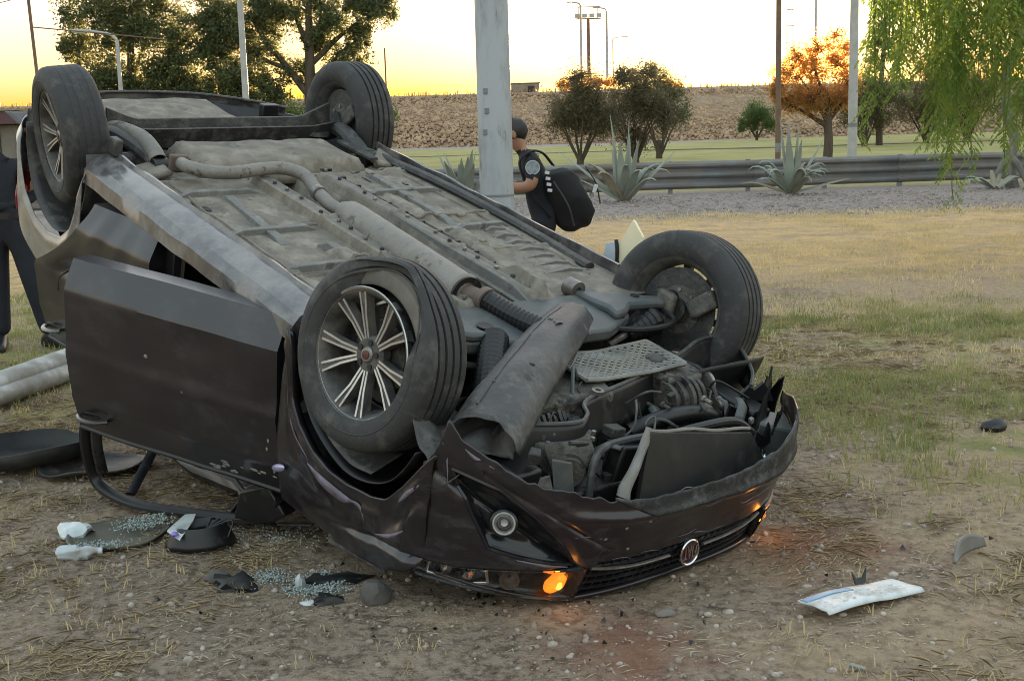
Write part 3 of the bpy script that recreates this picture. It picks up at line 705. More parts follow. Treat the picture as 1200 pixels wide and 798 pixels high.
agave('ragged agave with curled lower leaves in front of the rusty mast', 6.5, 28.6, 1.0, S2, 2)
S3 = [(rg.uniform(0, 360), rg.uniform(35, 85), rg.uniform(.9, 1.4), .11, .3, 0) for _ in range(14)]
agave('agave half hidden behind the thick pale pole', -.95, 27.2, 1.0, S3, 3)
S4 = [(rg.uniform(0, 360), rg.uniform(20, 60), rg.uniform(.6, .9), .08, .7, 1) for _ in range(9)]
agave('small drooping agave at the foot of the pepper tree', 11.2, 28.6, .9, S4, 4)
# ------------------------------------------------------------------ the overturned car (x forward, y to its left, z towards its roof; wheels at z near 0.2)
CARM = Matrix(((0.61335735, -0.76779238, -0.18516915, 0.16512808),
               (-0.73386569, -0.6406936, 0.22572741, 4.31962785),
               (-0.29194848, -0.00256228, -0.95643061, 0.94765359 + .004), (0, 0, 0, 1)))
CARI = CARM.inverted()
def w2c(p): return CARI @ V3(p)
car = empty('overturned_car', mtx=CARM)
tag(car, 'dark plum sedan lying wrecked on its roof with wheels in the air', 'car')

M_paint = mat('dark_plum_paint', (.022, .0185, .023), (.018, .0155, .019), scale=1.2, rough=.30, metal=.25, coat=.55, dust=(.046, .042, .045), dust_amt=.26, dust_scale=4.0, rough2=.45, bump=.03, bscale=9, stretch=(1, 1, 1.6))
M_paint_dusty = mat('dusty_plum_paint', (.085, .078, .085), (.05, .045, .052), scale=3.0, rough=.30, metal=.2, coat=.8, dust=(.23, .215, .20), dust_amt=.45, dust_scale=7.0, rough2=.65, bump=.08, bscale=25, stain=(.06, .055, .06), stain_amt=.16, stain_scale=10)
M_paint_scraped = mat('scraped_plum_paint', (.022, .0175, .023), (.015, .0125, .016), scale=2.0, rough=.30, metal=.25, coat=.5, dust=(.10, .09, .10), dust_amt=.24, dust_scale=6.0, rough2=.55, bump=.05, bscale=12, stretch=(1, 1, 2.2), stain=(.012, .011, .013), stain_amt=.24, stain_scale=6)
M_quarter = mat('dusty_sky_sheen_paint', (.20, .19, .185), (.14, .132, .13), scale=3, rough=.34, metal=.2, coat=.8, dust=(.33, .315, .30), dust_amt=.42, dust_scale=7, rough2=.6, bump=.06, bscale=25)  # dusty paint made paler, with reflected sky put into its colour
M_scuff = mat('scuffed_lilac_paint', (.22, .19, .25), (.10, .085, .105), scale=18, rough=.6)
M_under = mat('dusty_underbody', (.190, .166, .134), (.140, .123, .100), scale=7, rough=.85, dust=(.30, .265, .22), dust_amt=.36, dust_scale=9, bump=.14, bscale=45, stain=(.105, .096, .085), stain_amt=.20, stain_scale=5)
M_under_dk = mat('dark_underbody_steel', (.050, .050, .048), (.026, .026, .027), scale=9, rough=.55, metal=.2, dust=(.15, .138, .12), dust_amt=.28, dust_scale=12, bump=.3, bscale=60)
M_arm = mat('blue_grey_steel', (.10, .115, .12), (.065, .075, .08), scale=6, rough=.5, metal=.35, dust=(.17, .16, .145), dust_amt=.35, dust_scale=6)
M_plastic = mat('black_plastic', (.012, .012, .013), (.007, .007, .008), scale=9, rough=.42, dust=(.07, .065, .058), dust_amt=.14, dust_scale=9, rough2=.75)
M_plastic_grey = mat('grey_liner_plastic', (.058, .057, .056), (.034, .034, .034), scale=6, rough=.5, dust=(.17, .158, .142), dust_amt=.30, dust_scale=12, bump=.15, bscale=40, stain=(.03, .03, .03), stain_amt=.16, stain_scale=9)
M_rubber = mat('tyre_rubber', (.036, .036, .037), (.024, .024, .025), scale=9, rough=.7, dust=(.12, .114, .106), dust_amt=.28, dust_scale=9, bump=.15, bscale=70)
M_bead = mat('pale_inner_tyre', (.21, .19, .165), (.13, .12, .105), scale=8, rough=.9)
M_alu = mat('machined_alloy', (.56, .55, .545), (.44, .435, .43), scale=14, rough=.34, metal=.8, dust=(.40, .36, .32), dust_amt=.25, dust_scale=12)
M_rimdark = mat('dark_rim_paint', (.045, .045, .046), (.028, .028, .03), scale=12, rough=.5, dust=(.14, .13, .115), dust_amt=.5, dust_scale=9)
M_steel = mat('bare_steel', (.30, .29, .28), (.19, .18, .17), scale=12, rough=.42, metal=.8, dust=(.17, .13, .10), dust_amt=.4, dust_scale=9)
M_exh = mat('exhaust_steel', (.25, .232, .21), (.17, .16, .147), scale=6, rough=.6, metal=.25, dust=(.29, .255, .215), dust_amt=.35, dust_scale=11, stain=(.085, .07, .055), stain_amt=.25, stain_scale=13, bump=.2, bscale=70)
M_rustpipe = mat('rust_brown_pipe', (.17, .125, .10), (.11, .08, .065), scale=9, rough=.8)
M_cast = mat('cast_aluminium', (.15, .145, .135), (.08, .076, .07), scale=12, rough=.6, metal=.3, dust=(.035, .032, .028), dust_amt=.4, dust_scale=11, bump=.35, bscale=60)
M_zinc = mat('light_zinc_plate', (.27, .265, .25), (.16, .157, .148), scale=9, rough=.55, metal=.25, dust=(.24, .21, .17), dust_amt=.35, dust_scale=7)
M_chrome = mat('chrome', (.70, .70, .72), (.6, .6, .62), scale=6, rough=.12, metal=1.0)
M_cloth = mat('dark_seat_cloth', (.028, .028, .030), (.018, .018, .02), rough=.95)
M_redlens = mat('red_tail_lens', (.38, .03, .035), (.28, .02, .025), rough=.2, coat=.4)
M_emblem = mat('dark_red_enamel', (.065, .016, .019), (.05, .012, .015), rough=.25, coat=.5)
def glass_mat(name, col, rough=.03, ior=1.3):
    m = bpy.data.materials.new(name); m.use_nodes = True; b = m.node_tree.nodes['Principled BSDF']
    b.inputs['Base Color'].default_value = (*col, 1); b.inputs['Roughness'].default_value = rough
    b.inputs['Transmission Weight'].default_value = 1.0; b.inputs['IOR'].default_value = ior; return m
M_lens = glass_mat('clear_lamp_lens', (.92, .93, .94))
M_crackglass = glass_mat('shattered_glass', (.55, .80, .76), .25, 1.45)
M_amber = mat('lit_amber_lamp', (.9, .35, .04), (.8, .28, .03), rough=.3, emit=(1.0, .20, .01), estr=.14)
M_amber_core = mat('amber_bulb', (1, .6, .15), (1, .5, .1), rough=.3, emit=(1.0, .34, .04), estr=.35)

M_casting = mat('dusty_casting', (.115, .108, .096), (.045, .043, .039), scale=14, rough=.65, metal=.2, dust=(.20, .18, .15), dust_amt=.28, dust_scale=10, bump=.4, bscale=60, stain=(.022, .021, .02), stain_amt=.3, stain_scale=9)
def cp(name, mb, m, parent=None, **k): return mb.build(name, m, parent or car, **k)
def XF(y): return .86 - .45 * (min(abs(y), .95) / .85) ** 3.2          # plan curve of the nose
def nz3(x, y, z, s=1.0): return noise.noise(Vector((x * s, y * s, z * s)))

# ---- floor pan: pressed steel with ribs, rails and a tunnel
def bump1(t, c, w, soft=.35):
    d = abs(t - c) / w
    return 0.0 if d >= 1 + soft else (1.0 if d <= 1 else (1 - (d - 1) / soft) ** 2 * (3 - 2 * (1 - (d - 1) / soft)))
def span(t, a, b, s=.04):
    f = min(max((t - a) / s, 0), 1) * min(max((b - t) / s, 0), 1); return f * f * (3 - 2 * f)
def floor_z(x, y):
    z = .205
    z += .10 * span(y, -.085, .165, .05)                                    # tunnel
    for yc, w in ((.205, .032), (-.130, .030)):
        z -= .042 * bump1(y, yc, w, .4) * span(x, -1.78, -.18, .05)
        z += .010 * bump1(y, yc, .006, .6) * span(x, -1.7, -.2, .05)
    yr = -.29 + (x + .94) * .18
    z -= .040 * bump1(y, yr, .026, .8) * span(x, -.98, -.15, .07)
    yl = .36 - (x + .94) * .10
    z -= .036 * bump1(y, yl, .026, .8) * span(x, -.90, -.15, .07)
    # cross ribs on the right and left footwell and under the rear seats
    for k in range(7): z -= .004 * bump1(x, -.42 - .085 * k, .016, 1.2) * span(y, -.55, -.36, .05) * span(x, -1.05, -.35, .05)
    for k in range(0): z -= .028 * bump1(x + .12 * (y - .45), -.95 - .13 * k, .022, 1.2) * span(y, .30, .62, .06)
    for (cx, cy, rx, ry, d) in ((-1.48, .58, .10, .055, .016), (-1.30, .42, .09, .03, -.014), (-1.52, -.42, .16, .05, -.018), (-1.30, -.30, .20, .035, -.016), (-1.86, -.55, .12, .05, -.015), (-.72, .50, .12, .09, .02), (-.62, -.60, .10, .04, -.012), (-1.05, -.48, .26, .03, .014), (-.40, .50, .08, .06, -.02), (-1.0, .56, .10, .035, -.012), (-1.75, -.34, .07, .04, .014)):
        q = ((x - cx) / rx) ** 2 + ((y - cy) / ry) ** 2
        if q < 1.25: z += .8 * d * (1 if q < .9 else (1.25 - q) / .35)
    for xc in (-1.80, -1.16, -.72): z -= .012 * bump1(x, xc, .006, 1.5) * (1 - span(y, -.10, .17, .02))
    z += .030 * span(x, -2.4, -1.84, .05)
    z += nz3(x, y, 0, 2.1) * .0025 + abs(nz3(x, y, 7, 3.2)) * -.0015
    return z
mb = MB(); mb.grid(lambda u, v: Vector((-2.22 + 2.06 * u, -.715 + 1.43 * v, floor_z(-2.22 + 2.06 * u, -.715 + 1.43 * v))), 210, 150)
floor_pan = cp('floor_pan', mb, M_under, smooth=60, solid=.003, clean=False)
for (x, y, a, b) in ((-1.48, .585, .030, .016), (-1.62, -.50, .022, .012), (-.30, -.42, .03, .014), (-.52, .56, .022, .014)):
    cp('drain_plug', MB().lathe([(.001, 0), (a, 0), (a, .004), (.001, .004)], n=18, axis='Z', closed=True, mtx=Matrix.Translation((x, y, floor_z(x, y) - .006)) @ Matrix.Diagonal((1, b / a, 1, 1))), M_plastic, floor_pan, smooth=30)
# bright seam sealer line and brake pipes along the tunnel
cp('brake_pipe', MB().tube(catmull([(-1.84, -.17, .185), (-1.5, -.165, .172), (-1.1, -.175, .175), (-.7, -.185, .178), (-.3, -.17, .18)], 6), .006, n=6), M_plastic, floor_pan)
cp('brake_pipe', MB().tube(catmull([(-1.84, -.19, .186), (-1.5, -.183, .176), (-1.1, -.20, .178), (-.7, -.205, .182), (-.3, -.19, .183)], 6), .005, n=6), M_under_dk, floor_pan)

# ---- sills
def sill(side):
    prof = [(.690, .160), (.700, .158), (.706, .175), (.735, .178), (.800, .205), (.825, .240), (.828, .300), (.790, .330), (.720, .330), (.700, .24), (.692, .21)]
    rings = []
    n_ = 46
    for i in range(n_ + 1):
        x = -2.16 + 1.80 * i / n_; w = nz3(x, side, 2, 5) * .006
        rings.append([Vector((x, side * (y + w), z + nz3(x, y * 7, side, 6) * .008)) for y, z in prof])
    return MB().loft(rings)
sl = cp('sill', sill(1), M_paint_dusty, smooth=30)
cp('sill', sill(-1), M_paint_dusty, smooth=30)
cp('jacking_bracket', MB().box((-2.13, .70, .135), (.075, .04, .075)), M_plastic_grey, sl, bevel=.008)
# rail along the right sill, inboard
cp('floor_rail', MB().tube(catmull([(-2.15, -.62, .20), (-1.6, -.655, .185), (-1.0, -.66, .19), (-.45, -.62, .195)], 6), [.03, .028, .026], n=8, flat=.7), M_under_dk)

M_rail = mat('pressed_rail_steel', (.185, .178, .168), (.12, .116, .11), scale=12, rough=.7, metal=.1, dust=(.30, .288, .268), dust_amt=.3, dust_scale=12, stain=(.08, .075, .07), stain_amt=.22, stain_scale=14, bump=.15, bscale=60)
def hat_rail(P, w, h, z_off=0.0):
    rings = []
    for i, p in enumerate(P):
        d = (Vector(P[min(i + 1, len(P) - 1)]) - Vector(P[max(i - 1, 0)])); d.z = 0; d.normalize(); sd = Vector((-d.y, d.x, 0)); e = .0 if 0 < i < len(P) - 1 else .65
        c = Vector(p); hh_ = h * (1 - e)
        rings.append([c + sd * a * w + Vector((0, 0, b * hh_ + .004)) for a, b in ((-1, 0), (-.98, -.10), (-.58, -.14), (-.50, -.92), (-.40, -1), (.40, -1), (.50, -.92), (.58, -.14), (.98, -.10), (1, 0))])
    return MB().loft(rings)
def rail_path(xa, ya, xb, yb, z, n_=14): return [(xa + (xb - xa) * i / n_, ya + (yb - ya) * i / n_, z + nz3(i * .4, ya, 2) * .003) for i in range(n_ + 1)]
for xa, ya, xb, yb, w, h in ((-1.80, .210, -.20, .195, .050, .046), (-1.80, -.135, -.20, -.105, .048, .046), (-1.00, -.300, -.18, -.165, .042, .040), (-.95, .36, -.20, .30, .042, .040), (-1.78, -.40, -1.05, -.36, .040, .024), (-1.60, .44, -1.00, .50, .040, .022)):
    cp('chassis_rail', hat_rail(rail_path(xa, ya, xb, yb, .205), w, h), M_rail, smooth=25)
for (xa, y0, y1) in ((-1.62, .28, .64), (-1.14, .28, .66), (-.74, .26, .64), (-1.50, -.62, -.20), (-1.00, -.62, -.34)):
    cp('cross_rib', hat_rail([(xa, y0 + (y1 - y0) * i / 8, .207) for i in range(9)], .028, .030), M_rail, smooth=25)
for k in range(7):
    cp('pressed_rib', hat_rail([(-.44 - .085 * k, -.60, .203), (-.45 - .085 * k, -.50, .206), (-.455 - .085 * k, -.38 - .015 * k, .206)], .018, .024), M_rail, smooth=25)
# bolts, clips, seam sealer and a heat shield on the floor pan
qf = random.Random(12)
for k in range(15):
    x = -1.72 + k * .105
    for yc, dz in ((.205, .046), (-.130, .046)):
        if qf.random() < .75: cp('floor_bolt', MB().lathe([(0, 0), (.0075, 0), (.009, .004), (.009, .010), (0, .010)], n=8, axis='Z', closed=False, mtx=Matrix.Translation((x + qf.uniform(-.02, .02), yc + qf.uniform(-.008, .008), (.205 - .054)))), M_under_dk if k % 2 else M_steel, floor_pan, smooth=30)
for k in range(13):
    x = -1.8 + k * .125; cp('pipe_clip', MB().box((x, -.178, .176), (.018, .045, .016)), M_plastic, floor_pan, bevel=.003)
for (xa, ya, xb, yb) in ((-2.05, .60, -.35, .63), (-2.05, -.58, -.4, -.57), (-1.82, .26, -1.82, .66), (-1.82, -.62, -1.82, -.18), (-1.16, .26, -1.14, .66), (-1.16, -.62, -1.15, -.20), (-.72, .25, -.70, .66), (-.74, -.62, -.72, -.24)):
    cp('seam_sealer', MB().tube([Vector((xa + (xb - xa) * t / 22 + qf.uniform(-.003, .003), ya + (yb - ya) * t / 22 + qf.uniform(-.003, .003), floor_z(xa + (xb - xa) * t / 22, ya + (yb - ya) * t / 22) - .002)) for t in range(23)], [qf.uniform(.005, .009) for _ in range(23)], n=6), M_under_dk if xa == xb else M_under, floor_pan)
for k in range(14):
    x, y = qf.uniform(-2.0, -.3), qf.choice((-1, 1)) * qf.uniform(.26, .62)
    cp('mud_clod', MB().sphere((x, y, floor_z(x, y)), qf.uniform(.008, .022), n=8, m=5, sc=(1.3, 1, .35)).wobble(.006, 40, k), M_under, floor_pan)
# ---- fuel tank, rear floor, spare wheel well
def slab(x0, x1, y0, y1, z0, z1, r, nzamp, seed, nx_=40, ny_=40):
    """rounded pressed shell, bulging towards -z"""
    def f(u, v):
        x = x0 + (x1 - x0) * u; y = y0 + (y1 - y0) * v
        e = min(u * (x1 - x0), (1 - u) * (x1 - x0), v * (y1 - y0), (1 - v) * (y1 - y0)) / r
        k = 1 - (1 - min(e, 1)) ** 2.5
        return Vector((x, y, z1 + (z0 - z1) * k + (nz3(x + seed, y, seed, 4) * nzamp + abs(nz3(x * .7, y + seed, 1, 9)) * nzamp * .8) * k))
    return MB().grid(f, nx_, ny_)
cp('fuel_tank', slab(-2.30, -1.88, -.47, .40, .155, .26, .07, .012, 3), M_under, smooth=60, solid=.003, clean=False)
cp('tank_strap', MB().bar((-2.2, -.50, .16), (-1.90, -.50, .165), .05, .012), M_under_dk)
cp('rear_floor', MB().grid(lambda u, v: Vector((-3.46 + 1.28 * u, -.72 + 1.44 * v, .335 + nz3(u * 4, v * 4, 5) * .015)), 40, 40), M_under_dk, smooth=60, solid=.003, clean=False)
def well(u, v):
    x = -3.44 + .72 * u; y = -.42 + .84 * v; q = max(abs(u - .5) * 2, abs(v - .5) * 2)
    k = 1 - min(max((q - .80) / .2, 0), 1) ** 2
    a = math.atan2(v - .5, u - .5); rr_ = math.hypot(u - .5, v - .5)
    return Vector((x, y, .325 - .075 * k + math.sin(rr_ * 46) * .005 * k * (rr_ < .33) + nz3(x, y, 3, 3.3) * .018 * k + abs(nz3(x, y, 8, 5)) * .014 * k))
cp('spare_wheel_well', MB().grid(well, 60, 60), M_under, smooth=60, solid=.003, clean=False)
# torsion beam: an open U of two flanges, arms and hubs
tb = MB()
def ubeam(y):
    k = abs(y) / .62; up = .045 * max(0, k - .72) / .28
    x0 = -2.46 - .05 * max(0, k - .7); zc = .155 - up * .5
    return [Vector((x0 - .060, y, zc + .075)), Vector((x0 - .066, y, zc - .035 - up)), Vector((x0 - .048, y, zc - .035 - up)), Vector((x0 - .02, y, zc + .058)), Vector((x0 + .035, y, zc + .058)), Vector((x0 + .062, y, zc - .02)), Vector((x0 + .078, y, zc - .02)), Vector((x0 + .05, y, zc + .082))]
tb.loft([ubeam(-.62 + 1.20 * i / 24) for i in range(25)])
beam = cp('torsion_beam', tb, M_under_dk, smooth=30, bevel=.003)
for s_ in (1, -1):
    A = catmull([(-2.02, s_ * .545, .20), (-2.16, s_ * .56, .165), (-2.36, s_ * .60, .150), (-2.55, s_ * .635, .20)], 6)
    cp('trailing_arm', MB().tube(A, [.036, .042, .045, .05], n=10, flat=.85), M_plastic_grey if s_ > 0 else M_under_dk, beam)
    cp('arm_bush', MB().lathe([(.0, -.035), (.045, -.035), (.045, .035), (.0, .035)], n=20, axis='Y', closed=False, mtx=Matrix.Translation((-2.02, s_ * .545, .205))), M_plastic, beam)
    cp('spring_seat', MB().lathe([(.0, 0), (.07, 0), (.075, .02), (.05, .03), (.0, .03)], n=20, axis='Z', closed=False, mtx=Matrix.Translation((-2.44, s_ * .50, .17))), M_under_dk, beam)
    H = []
    for k in range(70):
        a = k * .42; H.append((-2.44 + .048 * math.cos(a), s_ * .50 + .048 * math.sin(a), .195 + k * .0023))
    cp('coil_spring', MB().tube(H, .007, n=6), M_plastic, beam)
    cp('damper', MB().tube([(-2.66, s_ * .58, .20), (-2.70, s_ * .57, .42)], .026, n=12), M_plastic, beam)
    cp('tank_side_bracket', MB().box((-1.98, s_ * .60, .205), (.16, .13, .03), Matrix.Rotation(.2 * s_, 3, 'X')).wobble(.012, 9, s_), M_under, bevel=.012)
cp('floor_bracket', MB().prism([(-2.10, -.66, .17), (-1.93, -.52, .165), (-1.90, -.60, .19), (-2.02, -.72, .20)], (0, 0, .05)).wobble(.01, 9, 2), M_under, bevel=.01)
# ---- exhaust: broken tail pipe, mid pipe, silencer, flexible joint
tail = MB().tube(catmull([(-2.62, .50, .235), (-2.50, .56, .165), (-2.36, .565, .130), (-2.20, .545, .125), (-2.08, .545, .150), (-2.035, .545, .175)], 7), .036, n=16, cap=False)
cp('tail_pipe', tail, M_exh, solid=.003)
cp('rubber_hanger', MB().lathe([(.02, -.02), (.045, -.02), (.045, .02), (.02, .02)], n=16, axis='X', mtx=Matrix.Translation((-2.05, .42, .21))), M_plastic, bevel=.004)
mid = MB().tube(catmull([(-1.90, .50, .150), (-1.80, .515, .135), (-1.70, .47, .128), (-1.675, .36, .128), (-1.70, .22, .125), (-1.69, .11, .125), (-1.60, .065, .13), (-1.47, .085, .15), (-1.33, .105, .165), (-1.24, .10, .170)], 6), .027, n=14, cap=False)
mp_ = cp('exhaust_pipe', mid, M_exh, solid=.003)
cp('pipe_clamp', MB().lathe([(.028, -.02), (.034, -.02), (.034, .02), (.028, .02)], n=18, axis='X', mtx=Matrix.Translation((-1.43, .092, .156)) @ Matrix.Rotation(.2, 4, 'Z')), M_steel, mp_)
cp('pipe_flange', MB().box((-1.925, .50, .155), (.03, .085, .075), Matrix.Rotation(.25, 3, 'Z')), M_rustpipe, mp_, bevel=.008)
for s_ in (-1, 1): cp('bolt', MB().lathe([(0, 0), (.009, 0), (.009, .02), (0, .02)], n=6, axis='X', closed=False, mtx=Matrix.Translation((-1.95, .50 + .028 * s_, .155))), M_steel, mp_)
def rr_ring(x, y, z, r, n_=24): return [Vector((x, y + r * math.cos(2*math.pi*k/n_), z + r * math.sin(2*math.pi*k/n_))) for k in range(n_)]
MX = [(-1.24, .028), (-1.22, .040), (-1.16, .062), (-1.10, .066), (-.32, .066), (-.305, .070), (-.295, .066), (-.285, .05)]
sil = MB().loft([rr_ring(x, .10 + (x + 1.24) * .062, .165 + nz3(x, 0, 0, 2) * .004, r) for x, r in MX] )
so = cp('silencer', sil, M_exh, smooth=40)
cp('silencer_mouth', MB().lathe([(.046, 0), (.064, .0), (.066, .012), (.046, .012)], n=26, axis='X', mtx=Matrix.Translation((-.290, .159, .165)) @ Matrix.Rotation(.06, 4, 'Z')), M_plastic, so)
cp('down_pipe', MB().tube([(-.30, .155, .165), (-.18, .13, .165)], .034, n=16), M_rustpipe, so)
fl = MB()
fl.tube([(-.20 + .33 * i / 33, .128 - .055 * i / 33, .163 + .012 * math.sin(i / 33 * 3)) for i in range(34)], [.040 + .004 * (i % 2) for i in range(34)], n=16)
cp('flexible_pipe', fl, M_plastic, so, smooth=20)
cp('flange_collar', MB().lathe([(.03, -.015), (.048, -.015), (.048, .015), (.03, .015)], n=18, axis='X', mtx=Matrix.Translation((-.205, .13, .163))), M_rustpipe, so)

# ---- nose-side underbody: subframe, arms, engine and wreckage
sub = MB()
sub.prism([(-.28, -.46, .20), (-.20, -.30, .185), (-.22, .30, .185), (-.28, .46, .20), (.0, .42, .20), (.08, .20, .19), (.10, -.22, .19), (.0, -.42, .20)], (0, 0, .05))
sf = cp('subframe', sub.wobble(.008, 7, 1), M_arm, bevel=.012)
for (x, y) in ((-.10, -.20), (-.05, .25), (.02, -.05)):
    cp('subframe_hole', MB().lathe([(.0, 0), (.03, 0), (.03, .004), (0, .004)], n=18, axis='Z', closed=False, mtx=Matrix.Translation((x, y, .182))), M_plastic, sf)
def arm(side):
    c = [(-.24, -.30), (-.20, -.33), (-.14, -.40), (-.06, -.60), (.0, -.66), (.03, -.64), (.0, -.56), (-.01, -.42), (.03, -.36), (.04, -.30), (-.02, -.31), (-.10, -.30)]
    mb = MB().prism([(x, y * -side, .165) for x, y in c], (0, 0, .035)); return mb.wobble(.01, 6, 3)
for s_ in (1, -1):
    a_ = cp('control_arm', arm(s_), M_arm, bevel=.012)
    cp('ball_joint', MB().sphere((.0, s_ * .635, .155), .028), M_plastic, a_)
    cp('bush_sleeve', MB().lathe([(.016, -.03), (.036, -.03), (.036, .03), (.016, .03)], n=18, axis='X', mtx=Matrix.Translation((-.22, s_ * .315, .17))), M_steel, a_)
    cp('arm_hole', MB().lathe([(0, 0), (.018, 0), (.018, .003), (0, .003)], n=14, axis='Z', closed=False, mtx=Matrix.Translation((-.07, s_ * .50, .160))), M_plastic, a_)
    cp('drive_shaft', MB().tube([(.03, s_ * .30, .30), (.0, s_ * .50, .255), (0, s_ * .66, .23)], .014, n=10), M_steel)
    cp('shaft_boot', MB().tube([(.02, s_ * (.40 + .012 * i), .275 - .0035 * i) for i in range(13)], [(.030 + .0018 * i) + .006 * (i % 2) for i in range(13)], n=14), M_plastic, smooth=20)
    cp('suspension_strut', MB().tube([(-.01, s_ * .60, .24), (-.03, s_ * .56, .55)], .032, n=12), M_plastic)
    cp('hub_carrier', MB().box((.0, s_ * .62, .21), (.08, .05, .15)).wobble(.025, 12, s_), M_casting, bevel=.015)
    cp('tie_rod', MB().tube([(-.14, s_ * .28, .255), (-.12, s_ * .62, .22)], .011, n=8), M_steel)
cp('anti_roll_bar', MB().tube(catmull([(-.02, -.60, .20), (.10, -.56, .21), (.09, -.40, .225), (.0, -.2, .23), (.0, .2, .23)], 6), .012, n=8), M_plastic)
# engine block mass, gearbox, alternator
def greeble(x0, x1, y0, y1, z0, zr, n_it, seed, zfun=None):
    q = random.Random(seed); R_ = [(x0, x1, y0, y1)]
    while len(R_) < n_it:
        i = max(range(len(R_)), key=lambda j: (R_[j][1] - R_[j][0]) * (R_[j][3] - R_[j][2]) * q.uniform(.4, 1)); a, b, c, d = R_.pop(i); f = q.uniform(.3, .7)
        R_ += [(a, a + (b-a)*f, c, d), (a + (b-a)*f, b, c, d)] if (b - a) > (d - c) else [(a, b, c, c + (d-c)*f), (a, b, c + (d-c)*f, d)]
    mb = MB()
    for a, b, c, d in R_:
        z = z0 - zr * q.random() ** 1.3 + (zfun((a+b)/2, (c+d)/2) if zfun else 0); sh = q.uniform(.80, .97); k = q.random()
        if k < .72: mb.box(((a+b)/2, (c+d)/2, z + .15), ((b-a)*sh, (d-c)*sh, .30), Matrix.Rotation(q.uniform(-.12, .12), 3, q.choice('XYZ')))
        else: r_ = min(b-a, d-c) * .46; mb.lathe([(0, 0), (r_ * .8, 0), (r_, .008), (r_, .03), (r_ * .85, .034), (r_ * .85, .3), (0, .3)], n=14, axis='Z', closed=False, mtx=Matrix.Translation(((a+b)/2, (c+d)/2, z)))
    return mb
cp('engine_block', greeble(.06, .50, -.44, .20, .46, .08, 90, 5), M_under_dk, smooth=30, bevel=.006)
cp('gearbox_case', greeble(.10, .62, .16, .50, .47, .07, 60, 8), M_under_dk, smooth=30, bevel=.006)
cp('radiator_shroud', greeble(.48, .66, -.44, .20, .49, .06, 40, 12), M_plastic, smooth=30, bevel=.004)
def ribbed(c, r, L, n_r, axis, m, name, par=None, rot=0.0):
    mb = MB()
    for i in range(n_r):
        q = r * (1 - .10 * (i % 2)) * (1 - .25 * (abs(i - n_r / 2) / (n_r / 2)) ** 3)
        mb.lathe([(0, L * i / n_r), (q, L * i / n_r), (q, L * (i + 1) / n_r), (0, L * (i + 1) / n_r)], n=26, axis=axis, closed=False, mtx=Matrix.Translation(c) @ Matrix.Rotation(rot, 4, 'Z'))
    return cp(name, mb, m, par, smooth=30)
ribbed((.30, .02, .40), .120, .20, 9, 'Y', M_casting, 'bell_housing')
ribbed((.18, -.42, .37), .075, .14, 7, 'Y', M_casting, 'compressor', rot=.2)
ribbed((.50, .33, .40), .062, .11, 6, 'X', M_casting, 'pump_body', rot=.5)
for (x, y, z, r_) in ((.22, -.475, .36, .062), (.36, -.49, .34, .050), (.44, -.48, .39, .040)):
    cp('pulley', MB().lathe([(0, -.006), (r_ * .35, -.006), (r_ * .4, .0), (r_ * .8, .002), (r_, -.008), (r_, .018), (r_ * .9, .013), (r_, .024), (0, .024)], n=30, axis='Y', closed=False, mtx=Matrix.Translation((x, y, z))), M_steel, smooth=30)
cp('drive_belt', MB().tube(catmull([(.16, -.468, .36), (.22, -.468, .295), (.36, -.478, .288), (.44, -.472, .348), (.47, -.472, .40)], 6), .010, n=6, flat=.4), M_plastic)
cp('casting_rib', MB().prism([(.10, .30, .265), (.36, .10, .275), (.37, .115, .275), (.11, .315, .265)], (0, 0, .03)), M_casting)
cp('side_casting', MB().prism([(.46, .45, .335), (.44, .24, .315), (.50, .20, .325), (.56, .26, .335), (.58, .40, .345)], (0, 0, .08)).wobble(.012, 8, 3), M_casting, bevel=.012)
for k in range(9):
    a = k / 9 * 6.283; cp('casting_bolt', MB().lathe([(0, 0), (.008, 0), (.008, .012), (0, .012)], n=6, axis='Z', closed=False, mtx=Matrix.Translation((.51 + .055 * math.cos(a), .32 + .10 * math.sin(a), .318))), M_steel, smooth=30)
# wiring looms and small hoses that run right across the bay
ql_ = random.Random(9)
for k in range(20):
    y0 = ql_.uniform(-.48, .50); y1 = y0 + ql_.uniform(-.45, .45); x0 = ql_.uniform(.10, .62); x1 = min(.66, max(.08, x0 + ql_.uniform(-.25, .25))); zz = ql_.uniform(.30, .37)
    P_ = [(x0, y0, zz + .08)] + [(x0 + (x1 - x0) * f + ql_.uniform(-.04, .04), y0 + (y1 - y0) * f + ql_.uniform(-.04, .04), zz + ql_.uniform(-.02, .03)) for f in (.25, .5, .75)] + [(x1, y1, zz + .09)]
    cp('wiring_loom' if k % 2 else 'vacuum_hose', MB().tube(catmull(P_, 7), ql_.choice((.004, .005, .007, .011)), n=7), ql_.choice((M_plastic, M_plastic, M_plastic_grey, M_under_dk, M_casting)))
for k in range(10):      # bent sheet brackets
    c = Vector((ql_.uniform(.14, .62), ql_.uniform(-.46, .5), ql_.uniform(.30, .37))); w_ = ql_.uniform(.02, .045); l_ = ql_.uniform(.05, .11); rt = Matrix.Rotation(ql_.uniform(0, 6.28), 3, 'Z') @ Matrix.Rotation(ql_.uniform(-.5, .5), 3, 'X')
    cp('sheet_bracket', MB().grid(lambda u, v: c + rt @ Vector(((u - .5) * l_, (v - .5) * w_, .05 * max(0, u - .55) * 2 - .01 * math.sin(v * 3.1))), 8, 4), ql_.choice((M_casting, M_arm, M_zinc, M_under_dk)), smooth=30, solid=.003)
cp('oil_sump', MB().prism([(.05, -.06, .255), (.08, .34, .27), (.36, .36, .285), (.40, .02, .27)], (0, 0, .12)).wobble(.012, 8, 3), M_casting, bevel=.02)
gb = MB()
